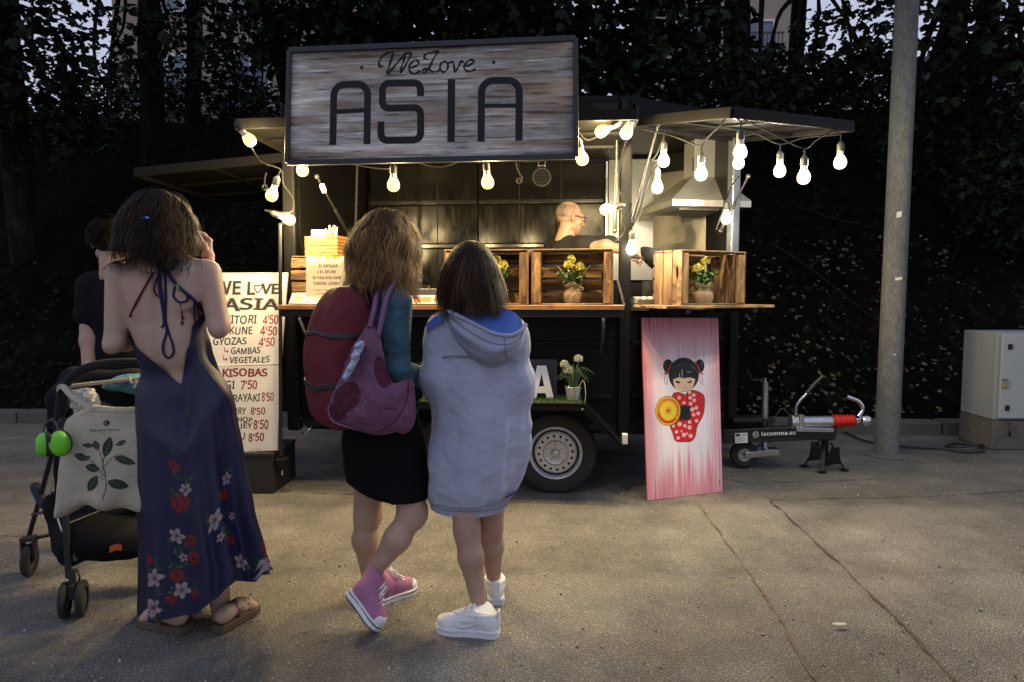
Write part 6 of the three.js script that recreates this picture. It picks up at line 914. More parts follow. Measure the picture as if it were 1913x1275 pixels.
// a garment body given by its rows (y, centre x, half width, half depth, centre z) as a distance
function trunk(F, rows, fold = 0, sd = 0) {
  const ys = rows.map((r) => r[0]), lo = Math.min(...ys), hi = Math.max(...ys), R = [...rows].sort((a, b) => a[0] - b[0]);
  F.fn((x, y, z) => { const [cx, w, d, cz] = lerpRows(R, y), X = (x - cx) / w, Z = (z - cz) / d, r = Math.sqrt(X * X + Z * Z); let q = (r - 1) * Math.min(w, d) * (0.8 + 0.2 * Math.min(1, r)); if (fold) { const a = Math.atan2(X, Z); q -= fold * (Math.sin(a * 7 + sd + y * 3) * 0.5 + (fbm(a * 2.6 + sd, y * 4, 3) - 0.5) * 2); } return Math.max(q, lo - y, y - hi); }, V((R[0][1] + R[R.length - 1][1]) / 2, (lo + hi) / 2, R[0][4]), Math.max(hi - lo, 0.6) / 2 + 0.1);
}
const rowsPx = (list, D, dep) => list.map(([py, xl, xr, k]) => { const a = at(xl, py, D), b = at(xr, py, D); return [a.y, (a.x + b.x) / 2, (b.x - a.x) / 2, (b.x - a.x) / 2 * (k ?? dep), -D]; });
function foot(F, ankle, heel, toe) {
  const d = toe.clone().sub(heel), u = d.clone().normalize(), s = V(-u.z, 0, u.x).multiplyScalar(0.018), P = (t, y) => heel.clone().addScaledVector(d, t).add(V(0, y, 0));
  F.cap(ankle, P(0.16, 0.03), 0.034, 0.03).cap(ankle, P(0.55, 0.035), 0.032, 0.026).cap(P(0.12, 0.03), P(0.7, 0.024), 0.028, 0.026).cap(P(0.55, 0.022), P(0.78, 0.02).add(s), 0.024, 0.02).cap(P(0.55, 0.022), P(0.78, 0.02).sub(s), 0.024, 0.019); return { P, s, u, d };
}

// ---- woman in the long navy dress
{
  const D = 2.62, pel = at(334, 748, D + 0.02), waist = at(318, 655, D), ribs = at(313, 612, D + 0.01), chest = at(307, 565, D + 0.02), nb = at(309, 488, D + 0.01), hc = at(305, 420, D + 0.03);
  const shL = at(222, 517, D), shR = at(388, 510, D - 0.01), elL = at(214, 640, D - 0.03), elR = at(409, 610, D - 0.03), wrL = at(268, 634, D + 0.16), wrR = at(388, 487, D + 0.19);
  const F = new Field(0.045);
  F.ell(chest, 0.148, 0.175, 0.098).ell(ribs, 0.13, 0.12, 0.088).ell(waist, 0.118, 0.12, 0.082).ell(pel, 0.148, 0.13, 0.11).cap(nb, shL.clone().add(V(0.03, 0, 0)), 0.05, 0.048).cap(nb, shR.clone().add(V(-0.03, 0, 0)), 0.05, 0.048).cap(nb.clone().add(V(0, 0.03, 0)), hc.clone().add(V(0, -0.1, 0.0)), 0.052, 0.05);
  const TF = new Field(0.045); TF.p = F.p.slice();
  const AF = new Field(0.02); AF.cap(shL, elL, 0.048, 0.037).cap(elL, elL.clone().lerp(wrL, 0.35), 0.036, 0.037).cap(elL.clone().lerp(wrL, 0.35), wrL, 0.037, 0.025).cap(shR, elR, 0.049, 0.038).cap(elR, elR.clone().lerp(wrR, 0.35), 0.037, 0.038).cap(elR.clone().lerp(wrR, 0.35), wrR, 0.038, 0.025).ell(elL.clone().add(V(-0.006, -0.018, 0.018)), 0.024, 0.024, 0.022).ell(elR.clone().add(V(0.004, -0.02, 0.018)), 0.024, 0.024, 0.022);
  F.ell(at(258, 545, D - 0.062), 0.05, 0.075, 0.02, 0, 0.25).ell(at(354, 540, D - 0.062), 0.05, 0.075, 0.02, 0, -0.25);
  const anL = at(328, 1160, 2.63), anR = at(413, 1150, 2.66), hL = pel.clone().add(V(-0.068, -0.08, 0)), hR = pel.clone().add(V(0.075, -0.08, 0)), knL = hL.clone().lerp(anL, 0.5).add(V(0, 0, -0.02)), knR = hR.clone().lerp(anR, 0.5).add(V(0, 0, -0.02));
  for (const [h, k, a] of [[hL, knL, anL], [hR, knR, anR]]) F.cap(h, k, 0.076, 0.054).cap(k, k.clone().lerp(a, 0.35).add(V(0, 0, 0.012)), 0.054, 0.054).cap(k.clone().lerp(a, 0.35).add(V(0, 0, 0.012)), a, 0.053, 0.034);
  const spine = (f, x, y, z) => { const t = clamp((nb.y - y) / (pel.y - nb.y) * -1), sx = mix(nb.x, pel.x - 0.02, t); return z > -D && y < nb.y && y > pel.y ? f + 0.010 * Math.exp(-(((x - sx) / 0.022) ** 2)) * Math.min(1, (nb.y - y) / 0.1) : f; };
  const GF = new Field(0.022); GF.fn((x, y, z) => spine(F.d(x, y, z), x, y, z), V(0, 0, 0), 0).fn((x, y, z) => AF.d(x, y, z), V(0, 0, 0), 0); GF.lo = F.lo.clone().min(AF.lo); GF.hi = F.hi.clone().max(AF.hi);
  const body = mesh3(GF, 0.010, skinCol(skinA));
  const Ft = new Field(0.02), hl = onGround(352, 1184), tl_ = onGround(266, 1165), hr = onGround(404, 1186), tr_ = onGround(472, 1142); hl.y = hr.y = tl_.y = tr_.y = 0.03;
  const f1 = foot(Ft, anL, hl.clone().lerp(tl_, 0.06), tl_), f2 = foot(Ft, anR, hr.clone().lerp(tr_, 0.06), tr_);
  for (const f of [f1, f2]) for (let k = -2; k <= 2; k++) Ft.cap(f.P(0.8, 0.012).addScaledVector(f.s, k * 0.75), f.P(0.93 - Math.abs(k - 0.6) * 0.025, 0.006).addScaledVector(f.s, k * 0.85), 0.0095, 0.008);
  const root = V(anL.x * 0.5 + anR.x * 0.5, 0, -D), o = person('woman with bare back in a long navy floral halter dress, beside the pushchair', root);
  const h = head(hc, Math.PI - 0.35, 0.08, 0, 1, skinA), hd = hand(wrR, V(-0.1, 0.7, -0.3), V(-0.6, 0, 0.4), 1, 0.7, skinA), hd2 = hand(wrL, V(0.5, 0.15, -0.8), V(0, -1, 0), -1, 0.75, skinA);
  put(o, 'body', [body, mesh3(Ft, 0.0055, skinCol(skinA)), h.skin, hd, hd2], skinMat); put(o, 'eye', h.eyes, mat([1, 1, 1], 0.2, 0, { vertexColors: true }));
  // dress: cloth hanging from a V at the back to a slanting hem
  const rows = [[540, 250, 388], [600, 242, 394], [650, 249, 408], [700, 250, 424], [760, 251, 440], [850, 256, 455], [950, 261, 473], [1030, 267, 494], [1070, 270, 508], [1170, 270, 520]], dep = [[540, 0.105], [650, 0.095], [740, 0.135], [850, 0.15], [1000, 0.18], [1170, 0.21]];
  const topA = [[-180, 545], [-105, 585], [-64, 652], [-6, 722], [24, 652], [52, 606], [100, 586], [180, 545]], hemA = [[-180, 1090], [-110, 1150], [-85, 1164], [-50, 1160], [-12, 1146], [5, 1120], [17, 1096], [24, 1086], [50, 1088], [56, 1068], [90, 1064], [130, 1075], [180, 1090]];
  const dressP = (deg, v, off = 0) => {
    const tp = lerpRows(topA, deg)[0], hp = lerpRows(hemA, deg)[0], py = mix(tp, hp, v), [xl, xr] = lerpRows(rows, py), [dz] = lerpRows(dep, py), a = deg * Math.PI / 180, low = sstep(0.1, 0.9, v);
    const fold = 1 + low * (0.10 * Math.sin(a * 6 + 0.6) + 0.10 * Math.sin(a * 11 + 2 + v) * (0.6 + 0.4 * Math.sin(a * 2)) + 0.05 * Math.sin(a * 17 + v * 3)) + 0.02 * (fbm(a * 3 + 9, v * 6, 3) - 0.5), cx = (xl + xr) / 2, hw = (xr - xl) / 2, zo = (dz + 0.012 + off) * fold * Math.cos(a), p = at(cx + hw * Math.sin(a) * (Math.abs(deg) < 110 ? mix(1, fold, 0.6) : fold), py, D - 0.02 - zo);
    for (let it = 0; it < 3; it++) { const q = TF.d(p.x, p.y, p.z), h = 0.004, k = q < 0.007 ? 1 : 1 - sstep(0.0, 0.3, v); if (Math.abs(deg) > 120 || v > 0.55) break; const g = V(TF.d(p.x + h, p.y, p.z) - TF.d(p.x - h, p.y, p.z), TF.d(p.x, p.y + h, p.z) - TF.d(p.x, p.y - h, p.z), TF.d(p.x, p.y, p.z + h) - TF.d(p.x, p.y, p.z - h)); g.y *= 0.2; p.addScaledVector(g.normalize(), -(q - 0.007) * k); }
    return p;
  };
  const dg = grid(150, 70, (u, v) => dressP(u * 360 - 180, v), true);
  const W = 2048, H = 1024, loc = (px, py) => { const [xl, xr] = lerpRows(rows, py), s = clamp((px - (xl + xr) / 2) / ((xr - xl) / 2), -0.98, 0.98), deg = Math.asin(s) * 57.3, tp = lerpRows(topA, deg)[0], hp = lerpRows(hemA, deg)[0]; return [(deg + 180) / 360 * W, (py - tp) / (hp - tp) * H, W / (6.283 * (xr - xl) / 2 * Math.max(0.35, Math.sqrt(1 - s * s))), H / (hp - tp)]; };
  srand(51);
  const tex = canvas(W, H, (x) => {
    x.fillStyle = '#1c1c50'; x.fillRect(0, 0, W, H); for (let i = 0; i < 2600; i++) { x.fillStyle = `rgba(${rnd() < 0.5 ? '10,10,30' : '46,46,110'},0.10)`; x.fillRect(rnd() * W, rnd() * H, rr(2, 9), rr(30, 160)); }
    const dab = (px, py, f) => { const [u, v, su, sv] = loc(px, py); x.save(); x.translate(u, v); x.scale(su, sv); f(); x.restore(); };
    const leaf = (a, r, c) => { x.save(); x.rotate(a); x.fillStyle = c; x.beginPath(); x.moveTo(2, 0); x.quadraticCurveTo(r * 0.5, -r * 0.38, r, 0); x.quadraticCurveTo(r * 0.5, r * 0.38, 2, 0); x.fill(); x.strokeStyle = '#16301a'; x.lineWidth = 0.7; x.beginPath(); x.moveTo(2, 0); x.lineTo(r * 0.9, 0); x.stroke(); x.restore(); };
    const sprig = (px, py, r = 12, n = 5) => dab(px, py, () => { for (let k = 0; k < n; k++) leaf(k * 6.28 / n + rnd() * 0.6, r * rr(0.7, 1.15), ['#4f8a3c', '#3c7434', '#6aa048'][k % 3]); });
    const pale = (px, py, r = 13) => dab(px, py, () => { for (let k = 0; k < 5; k++) { x.save(); x.rotate(k * 1.257 + px); x.fillStyle = '#a98c92'; x.beginPath(); x.ellipse(r * 0.55, 0, r * 0.52, r * 0.36, 0, 0, 7); x.fill(); x.fillStyle = '#d9c6c6'; x.beginPath(); x.ellipse(r * 0.62, 0, r * 0.36, r * 0.24, 0, 0, 7); x.fill(); x.strokeStyle = '#6a4650'; x.lineWidth = 0.8; x.beginPath(); x.moveTo(r * 0.15, 0); x.lineTo(r * 0.7, 0); x.stroke(); x.restore(); } x.fillStyle = '#8a3a3a'; x.beginPath(); x.arc(0, 0, r * 0.16, 0, 7); x.fill(); });
    const red = (px, py, r = 13) => dab(px, py, () => { for (let k = 0; k < 6; k++) { x.save(); x.rotate(k * 1.05 + py); x.fillStyle = k % 2 ? '#8e1420' : '#a81a24'; x.beginPath(); x.ellipse(r * 0.45, 0, r * 0.55, r * 0.42, 0, 0, 7); x.fill(); x.restore(); } x.fillStyle = '#5e0c16'; x.beginPath(); x.arc(0, 0, r * 0.22, 0, 7); x.fill(); });
    sprig(347, 781, 9, 6); dab(288, 848, () => { x.fillStyle = 'rgba(90,40,50,0.5)'; x.beginPath(); x.arc(0, 0, 6, 0, 7); x.fill(); });
    for (const q of [[324, 846, 11], [328, 890, 11], [352, 900, 10], [324, 921, 10], [346, 950, 9], [430, 882, 9], [420, 905, 8], [388, 970, 10], [414, 960, 9], [420, 992, 14], [424, 960, 7], [318, 1010, 9], [330, 1032, 11], [348, 1020, 9], [340, 1055, 12], [322, 1060, 10], [360, 1030, 9], [289, 1050, 11], [276, 1062, 9], [300, 1062, 8], [300, 1108, 10], [340, 1080, 9], [322, 1105, 9], [290, 1155, 11], [304, 1140, 9], [272, 1110, 9], [360, 1095, 9], [472, 1048, 9], [478, 1062, 9], [490, 1040, 8], [440, 1062, 7], [364, 962, 6]]) sprig(...q);
    for (const q of [[324, 871, 12], [332, 942, 17], [342, 935, 13], [418, 925, 11], [432, 1009, 10], [355, 1012, 13], [360, 1045, 14], [328, 1076, 14], [277, 1046, 10], [489, 1022, 13], [320, 1120, 10], [362, 1110, 9], [500, 1040, 9]]) red(...q);
    for (const q of [[346, 916, 12], [426, 895, 11], [400, 972, 16], [328, 1002, 15], [340, 1042, 8], [290, 1081, 18], [337, 1103, 16], [287, 1136, 18], [455, 1051, 16], [494, 1056, 15], [410, 1004, 8], [438, 965, 8]]) pale(...q);
  });
  put(o, 'dress', dg, mat([0.44, 0.44, 0.44], 0.6, 0, { map: tex, bumpMap: T.fine, bumpScale: 0.0008, sheen: 0.3, sheenRoughness: 0.5 }));
  const bf = (x, y, z) => F.d(x, y, z), strap = (pts, r, m, name = 'strap') => put(o, name, tube(pts.map(([x, y]) => onBody(bf, x, y, r * 0.8)), r, pts.length * 7, 6), m);
  const navy = clothMat([0.03, 0.03, 0.09]), wine = clothMat([0.14, 0.02, 0.03]), lime = clothMat([0.18, 0.36, 0.1]);
  strap([[272, 470], [285, 485], [300, 500]], 0.006, navy); strap([[314, 468], [308, 482], [302, 492]], 0.005, wine); strap([[296, 495], [289, 505], [267, 542], [252, 570], [242, 592]], 0.0042, wine); strap([[306, 500], [314, 513], [332, 535], [361, 560], [376, 578], [386, 598]], 0.0062, navy);
  strap([[300, 488], [297, 520], [300, 550], [306, 590], [307, 606]], 0.0065, navy); strap([[304, 490], [308, 520], [309, 556], [309, 600], [311, 620], [304, 645], [306, 662], [314, 669], [323, 662], [323, 648], [315, 622], [310, 605]], 0.0044, navy);
  strap([[300, 496], [318, 480], [328, 490], [320, 504], [306, 500]], 0.0042, navy); strap([[302, 505], [290, 528], [288, 545], [296, 555]], 0.0036, wine); strap([[326, 535], [324, 555], [336, 565], [350, 560], [346, 548], [336, 540]], 0.0042, navy); strap([[336, 567], [340, 588], [341, 608]], 0.0025, wine, 'cord'); strap([[362, 566], [364, 600], [367, 634]], 0.0036, navy); strap([[369, 568], [371, 592], [373, 612]], 0.0032, navy); strap([[307, 606], [301, 612]], 0.004, navy);
  for (const [x, y] of [[341, 594], [340, 604]]) put(o, 'bead', xf(new THREE.SphereGeometry(0.006, 10, 8), onBody(bf, x, y, 0.006).toArray()), wine); put(o, 'knot', xf(new THREE.SphereGeometry(0.013, 12, 8), onBody(bf, 301, 496, 0.008).toArray()), navy); put(o, 'toggle', tube([onBody(bf, 330, 532, 0.008), onBody(bf, 334, 542, 0.009)], 0.006, 6, 8), lime); put(o, 'toggle', tube([onBody(bf, 320, 488, 0.008), onBody(bf, 324, 496, 0.009)], 0.0055, 6, 8), lime);
  { const c = onBody(bf, 341, 490, 0.002); put(o, 'plaster', grid(10, 8, (u, v) => { const a = u * 6.283, r = v; return onBody(bf, 341 + Math.cos(a) * 10 * r + Math.sin(a) * 4 * r, 490 + Math.sin(a) * 13 * r, 0.0025); }), mat([0.62, 0.55, 0.55], 0.7)); }
  // hair
  const hb = (x, y, z) => GF.d(x, y, z);
  put(o, 'hair', hair(h.m, { seed: 81, n: 4200, len: [0.32, 0.36], endY: at(300, 462, 2.5).y, ragged: 0.12, locks: 170, width: 0.0022, puff: 0.014, lift: 0.45, grav: 0.17, wave: 0.24, freq: 0.72, frizz: 0.06, neck: 0.085, root: scalp, comb: combDown, body: hb, tip: 0.7, colors: [[0.011, 0.006, 0.0035], [0.018, 0.0095, 0.005], [0.034, 0.018, 0.008], [0.008, 0.005, 0.003]] }), hairMat);
  { const p = at(266, 409, D - 0.13); put(o, 'hair_clip', tube([p, p.clone().add(V(0.012, 0.004, 0.004)), p.clone().add(V(0.026, 0.002, -0.004))], 0.0045, 8, 8), mat([0.25, 0.35, 0.8], 0.2)); }
  // sandals
  for (const [f, s] of [[f1, -1], [f2, 1]]) {
    const sole = extrude([[-0.012, 0.0], [-0.01, 0.026], [0.05, 0.033], [0.14, 0.036], [0.2, 0.044], [0.245, 0.036], [0.258, 0.01], [0.252, -0.02], [0.215, -0.04], [0.14, -0.034], [0.05, -0.032], [-0.01, -0.024]], 0.024, 0.003); sole.rotateX(Math.PI / 2); const m = new THREE.Matrix4().makeRotationY(-Math.atan2(f.u.z, f.u.x)).setPosition(f.P(0, 0).setY(0.0285)); sole.scale(f.d.length() / 0.245, 1, 1); sole.applyMatrix4(m);
    const sd = put(o, 'sandal', sole, mat([0.10, 0.065, 0.045], 0.8, 0, { bumpMap: T.fine, bumpScale: 0.001 }));
    for (const t of [0.48, 0.66]) { const a = f.P(t, -0.004).addScaledVector(f.s, -2.1), b = f.P(t, -0.004).addScaledVector(f.s, 2.1), c = f.P(t - 0.02, t < 0.5 ? 0.062 : 0.05); put(o, 'sandal_strap', grid(14, 4, (u, v) => { const q = u * 2 - 1, y = Math.sqrt(Math.max(0, 1 - q * q)); return V(mix(a.x, b.x, u), 0, mix(a.z, b.z, u)).add(V(0, mix(0.012, c.y, y), 0)).addScaledVector(f.u, (v - 0.5) * 0.034); }), mat([0.09, 0.055, 0.04], 0.6), undefined, sd); put(o, 'buckle', xf(new THREE.TorusGeometry(0.008, 0.002, 5, 12), f.P(t, 0.03).addScaledVector(f.s, s * 1.75).toArray(), [0.3, 0.8, 0]), chrome, undefined, sd); }
  }
}
// ---- shoes
function shoe(o, name, heel, toe, up, wid, ankle, style, tone = 0.72) {
  const L = heel.distanceTo(toe), x = toe.clone().sub(heel).normalize(), y = up.clone().addScaledVector(x, -up.dot(x)).normalize(), z = x.clone().cross(y), B = new THREE.Matrix4().makeBasis(x, y, z).setPosition(heel), w = wid / 2;
  const out = [[0.0, 0.55], [0.03, 0.72], [0.12, 0.80], [0.3, 0.76], [0.5, 0.82], [0.68, 1.0], [0.82, 0.96], [0.93, 0.7], [1.0, 0.12]], full = [...out.map(([a, b]) => [a * L, b * w]), ...out.slice().reverse().map(([a, b]) => [a * L, -b * w * 0.96])];
  const th = style === 'trainer' ? 0.026 : 0.022, sole = extrude(full, th, 0.003); sole.rotateX(Math.PI / 2); sole.translate(0, th, 0);
  const canvasShoe = style !== 'trainer', white = mat([tone, tone, tone], 0.5, 0, { bumpMap: T.fine, bumpScale: 0.0006 }), top = canvasShoe ? clothMat([0.40, 0.17, 0.29]) : white;
  const g = new THREE.Group(); g.name = 'shoe'; o.add(g); const P = (n, geo, m) => M(n, localise(geo.applyMatrix4(B), o), m, g), v = (a, b, c = 0) => V(a * L, b, c);
  P('sole', sole, canvasShoe ? white : mat([tone * 0.94, tone * 0.94, tone * 0.97], 0.55));
  const band = [...full, full[0]].map(([a, b]) => V(L * 0.5 + (a - L * 0.5) * 1.018, th * 0.75, b * 1.06)); P('foxing_line', tube(band, 0.0022, 80, 5), canvasShoe ? mat([0.03, 0.03, 0.05], 0.6) : mat([0.5, 0.5, 0.52], 0.6));
  if (canvasShoe) { const tread = extrude(full.map(([a, b]) => [L * 0.5 + (a - L * 0.5) * 0.94, b * 0.9]), 0.006, 0.001); tread.rotateX(Math.PI / 2); tread.translate(0, -0.002, 0); P('tread', tread, mat([0.05, 0.045, 0.04], 0.85)); }
  const ak = ankle.clone().applyMatrix4(B.clone().invert()), F = new Field(0.02);
  F.ell(v(0.76, th + 0.012), L * 0.22, 0.034, w * 0.86).ell(v(0.5, th + 0.02), L * 0.26, 0.045, w * 0.72).ell(v(0.17, th + 0.02), L * 0.19, 0.05, w * 0.72).cap(v(0.62, th + 0.02), v(0.3, th + 0.055), 0.028, 0.033);
  const topY = style === 'trainer' ? th + 0.07 : th + 0.115, cx = mix(0.2 * L, ak.x, 0.7); F.cap(v(0.2, th + 0.04), V(cx, topY, ak.z * 0.6), 0.037, 0.041);
  P('upper', mesh3(F, 0.0055, undefined, (f, a, b) => Math.max(f, b - topY - (style === 'trainer' ? (a / L - 0.22) * 0.02 + (a < 0.05 * L ? 0.012 : 0) : -a * 0.02), th * 0.4 - b)), top);
  if (!canvasShoe) { const ov = (n, cl, t = 0.0022) => P(n, mesh3(F, 0.0045, undefined, (f, a, b, c) => Math.max(f - t, cl(a / L, b - th, c), th * 0.3 - b, b - topY + 0.004)), white), S = L; ov('toe_overlay', (a, b) => Math.max(0.74 + b * 3.2 - a, b - 0.034) * S); ov('heel_overlay', (a, b) => (a - 0.2 - b * 0.9 + 0.02 * Math.sin(b * 90)) * S); ov('eyestay', (a, b, c) => Math.max(Math.abs(a - 0.52 + b * 0.9) - 0.15, 0.03 - b, 0.01 - Math.abs(c)) * S); ov('collar', (a, b) => topY - th - 0.016 - b, 0.0035); for (let i = 0; i < 9; i++) P('vent_hole', xf(new THREE.SphereGeometry(0.0016, 6, 5), [(0.78 + (i % 3) * 0.045) * L, th + 0.044 - (i % 3) * 0.005, (Math.floor(i / 3) - 1) * 0.014]), mat([0.2, 0.2, 0.2], 0.8)); }
  if (canvasShoe) { const C = new Field(0.01); C.ell(v(0.80, th + 0.008), L * 0.205, 0.034, w * 0.90); P('toe_cap', mesh3(C, 0.006, undefined, (f, a, b) => Math.max(f, L * 0.79 - a, th * 0.5 - b)), white); }
  const lm = mat([0.75, 0.74, 0.72], 0.8); for (let k = 0; k < 5; k++) { const a = 0.70 - k * 0.075, hgt = th + 0.052 + k * (canvasShoe ? 0.012 : 0.0085); P('lace', tube([v(a, hgt - 0.014, w * 0.42), v(a - 0.015, hgt + 0.002, w * 0.2), v(a - 0.03, hgt + 0.004, -w * 0.2), v(a - 0.03, hgt - 0.012, -w * 0.42)], 0.0028, 14, 6), lm); if (canvasShoe) for (const s of [-1, 1]) P('eyelet', xf(new THREE.TorusGeometry(0.0045, 0.0016, 5, 10), [a * L, hgt - 0.016, s * w * 0.52], [0.5 * s, 0, 0]), chrome); }
  { const by = canvasShoe ? 0.098 : 0.078; P('bow', tube([v(0.42, th + by, 0.0), v(0.46, th + by + 0.006, w * 0.4), v(0.52, th + by - 0.028, w * 0.62), v(0.46, th + by - 0.004, w * 0.2), v(0.43, th + by + 0.002, 0), v(0.47, th + by + 0.004, -w * 0.4), v(0.53, th + by - 0.03, -w * 0.6)], 0.0028, 30, 6), lm); }
  if (!canvasShoe) for (const s of [-1, 1]) { const F0 = F, side = (a, b) => { let q = w * 1.3; while (q > 0 && F0.d(a * L, b, q * s) > 0.0006) q -= 0.0008; return V(a * L, b, q * s); }; const grey = mat([0.62, 0.62, 0.64], 0.55); P('side_mark', taper([side(0.68, th + 0.026), side(0.58, th + 0.012), side(0.46, th + 0.014), side(0.3, th + 0.03), side(0.12, th + 0.05)], [0.001, 0.0045, 0.005, 0.003, 0.0006], 6, 8), grey); P('stitching', tube([side(0.55, th + 0.05), side(0.5, th + 0.03), side(0.56, th + 0.004)], 0.0012, 18, 5), grey); P('heel_panel', tube([side(0.16, th + 0.056), side(0.2, th + 0.03), side(0.17, th + 0.004)], 0.0012, 14, 5), grey); }
  if (style === 'trainer') P('heel_tab', xf(new RoundedBoxGeometry(0.008, 0.05, 0.03, 1, 0.003), [-0.004 + 0.01 * L, topY - 0.018, 0]), white);
  else P('heel_stripe', xf(new RoundedBoxGeometry(0.006, 0.07, 0.014, 1, 0.002), [0.004, th + 0.04, 0]), white);
  return g;
}
// ---- woman with the red backpack
let jacketField;
{
  const D = 2.76, hc = at(728, 452, D), nb = at(716, 535, D), chest = at(708, 610, D), waist = at(706, 705, D), pel = at(716, 800, D);
  const shR = at(740, 566, D - 0.13), shL = at(684, 562, D + 0.12), elR = at(741, 690, D - 0.14), elL = at(676, 690, D + 0.2), wrR = at(786, 704, D + 0.02), wrL = at(742, 700, D + 0.3), yaw = 0.87;
  const hR = at(750, 830, D - 0.035), hL = at(690, 830, D + 0.05), knR = at(769, 962, D - 0.08), knL = at(686, 962, D + 0.08), anR = at(690, 1078, 2.66), anL = at(690, 1082, 2.88);
  const B = new Field(0.03); for (const [h, k, a, c] of [[hR, knR, anR, V(0.006, 0, 0.02)], [hL, knL, anL, V(-0.010, 0, 0.016)]]) { const m = k.clone().lerp(a, 0.36).add(c); B.cap(h, k, 0.076, 0.053).cap(k, m, 0.049, 0.05).cap(m, a, 0.05, 0.029); B.ell(k.clone().add(V(0.014, 0.005, -0.014)), 0.045, 0.055, 0.045); B.cap(k.clone().add(V(-0.026, 0.06, 0.03)), k.clone().add(V(-0.03, -0.03, 0.03)), 0.012, 0.01).cap(k.clone().add(V(0.026, 0.06, 0.03)), k.clone().add(V(0.028, -0.03, 0.028)), 0.012, 0.01); B.cap(m.clone().lerp(a, 0.5).add(V(0, 0, 0.018)), a.clone().add(V(0, 0.0, 0.022)), 0.012, 0.011); }
  B.ell(pel, 0.13, 0.12, 0.11);
  const o = person('woman with wavy fair hair in blue jacket and black skirt, wearing the red backpack', V(hR.x, 0, -D)), h = head(hc, Math.PI - 0.55, 0.05, 0, 1, skinB);
  const N = new Field(0.02); N.cap(nb, hc.clone().add(V(0, -0.1, 0)), 0.052, 0.05);
  put(o, 'body', [mesh3(B, 0.010, skinCol(skinB)), mesh3(N, 0.012, skinCol(skinB)), h.skin, hand(wrR, V(0.5, -0.1, -0.6), V(-0.4, -0.6, -0.3), 1, 0.7, skinB), hand(wrL, V(0.6, 0.1, -0.5), V(0.3, -0.6, 0.3), -1, 0.7, skinB)], skinMat); put(o, 'eye', h.eyes, mat([1, 1, 1], 0.2, 0, { vertexColors: true }));
  const J = new Field(0.022); J.ell(chest, 0.155, 0.16, 0.115, -yaw).ell(waist, 0.14, 0.14, 0.11, -yaw).ell(at(714, 772, D), 0.155, 0.09, 0.125, -yaw).cap(nb.clone().add(V(0, -0.035, 0)), shR, 0.055, 0.058).cap(nb.clone().add(V(0, -0.035, 0)), shL, 0.055, 0.058).cap(nb, nb.clone().add(V(0, 0.03, 0)), 0.062, 0.06);
  J.cap(shR, elR, 0.062, 0.052).cap(elR, wrR, 0.05, 0.036).cap(shL, elL, 0.06, 0.05).cap(elL, wrL, 0.05, 0.036); jacketField = J;
  const denim = pixels(256, 256, (u, v, x, y) => { const k = 0.7 + 0.3 * fbm(u * 12, v * 12, 3, 12) + 0.16 * (hash2(x, y) - 0.5) + 0.08 * Math.sin((x + y) * 0.8); return [k * 0.9, k, k]; }, { rep: [4, 4] });
  put(o, 'jacket', mesh3(J, 0.0085, undefined, (f, x, y, z) => f - 0.007 * (fbm(x * 9 + z * 7, y * 16, 3) - 0.5) * 2 - 0.010 * (fbm(x * 14 + 7, y * 30 + z * 9, 3) - 0.5) * 2 * sstep(0.2, 0.03, V(x, y, z).distanceTo(elR))), mat([0.085, 0.155, 0.21], 0.9, 0, { map: denim, bumpMap: T.weave, bumpScale: 0.001 }));
  put(o, 'cuff', tube([wrR.clone().add(V(-0.012, -0.03, 0.02)), wrR.clone().add(V(-0.012, 0.03, 0.02)), wrR.clone().add(V(0.004, 0.03, -0.03)), wrR.clone().add(V(0.004, -0.03, -0.03))], 0.009, 30, 8, true, true), clothMat([0.12, 0.2, 0.24]));
  put(o, 'collar', tube([...Array(12)].map((_, i) => { const a = i / 12 * 6.283; return nb.clone().add(V(Math.cos(a) * 0.062, 0.028 + 0.006 * Math.sin(a), Math.sin(a) * 0.06)); }), 0.012, 48, 8, true, true), clothMat([0.10, 0.18, 0.25]));
  const S = new Field(0.03); trunk(S, rowsPx([[770, 646, 780, 0.95], [820, 642, 788, 0.95], [870, 646, 794, 0.95], [924, 656, 799, 0.95]], D - 0.02, 0.9), 0.006, 2); S.cap(hR, knR, 0.092, 0.07).cap(hL, knL, 0.09, 0.066);
  put(o, 'skirt', mesh3(S, 0.010, undefined, (f, x, y, z) => { const hy = mix(at(0, 893, D).y, at(0, 922, D).y, clamp((x - at(656, 900, D).x) / 0.2)); return Math.max(f, hy - y); }), mat([0.007, 0.007, 0.008], 0.9, 0, { bumpMap: T.weave, bumpScale: 0.001, specularIntensity: 0.2 }));
  put(o, 'hair', hair(h.m, { seed: 82, n: 4200, len: [0.38, 0.42], endY: at(728, 518, 2.66).y, ragged: 0.12, locks: 170, width: 0.0021, puff: 0.013, lift: 0.4, grav: 0.17, wave: 0.22, freq: 0.5, frizz: 0.05, neck: 0.068, root: scalp, comb: combDown, body: (x, y, z) => J.d(x, y, z), tip: 0.8, colors: [[0.12, 0.066, 0.026], [0.18, 0.105, 0.042], [0.26, 0.16, 0.065], [0.075, 0.04, 0.016]] }), hairMat);
  const hA = onGround(699, 1131), tA = onGround(776, 1101); shoe(o, 'shoe', hA, tA, V(0, 1, 0), 0.088, anL, 'high');
  const tB = onGround(705, 1180, 0.012), hB = at(650, 1108, 2.585); shoe(o, 'shoe', hB, tB, V(0.72, 0.5, -0.1), 0.09, anR, 'high');
}
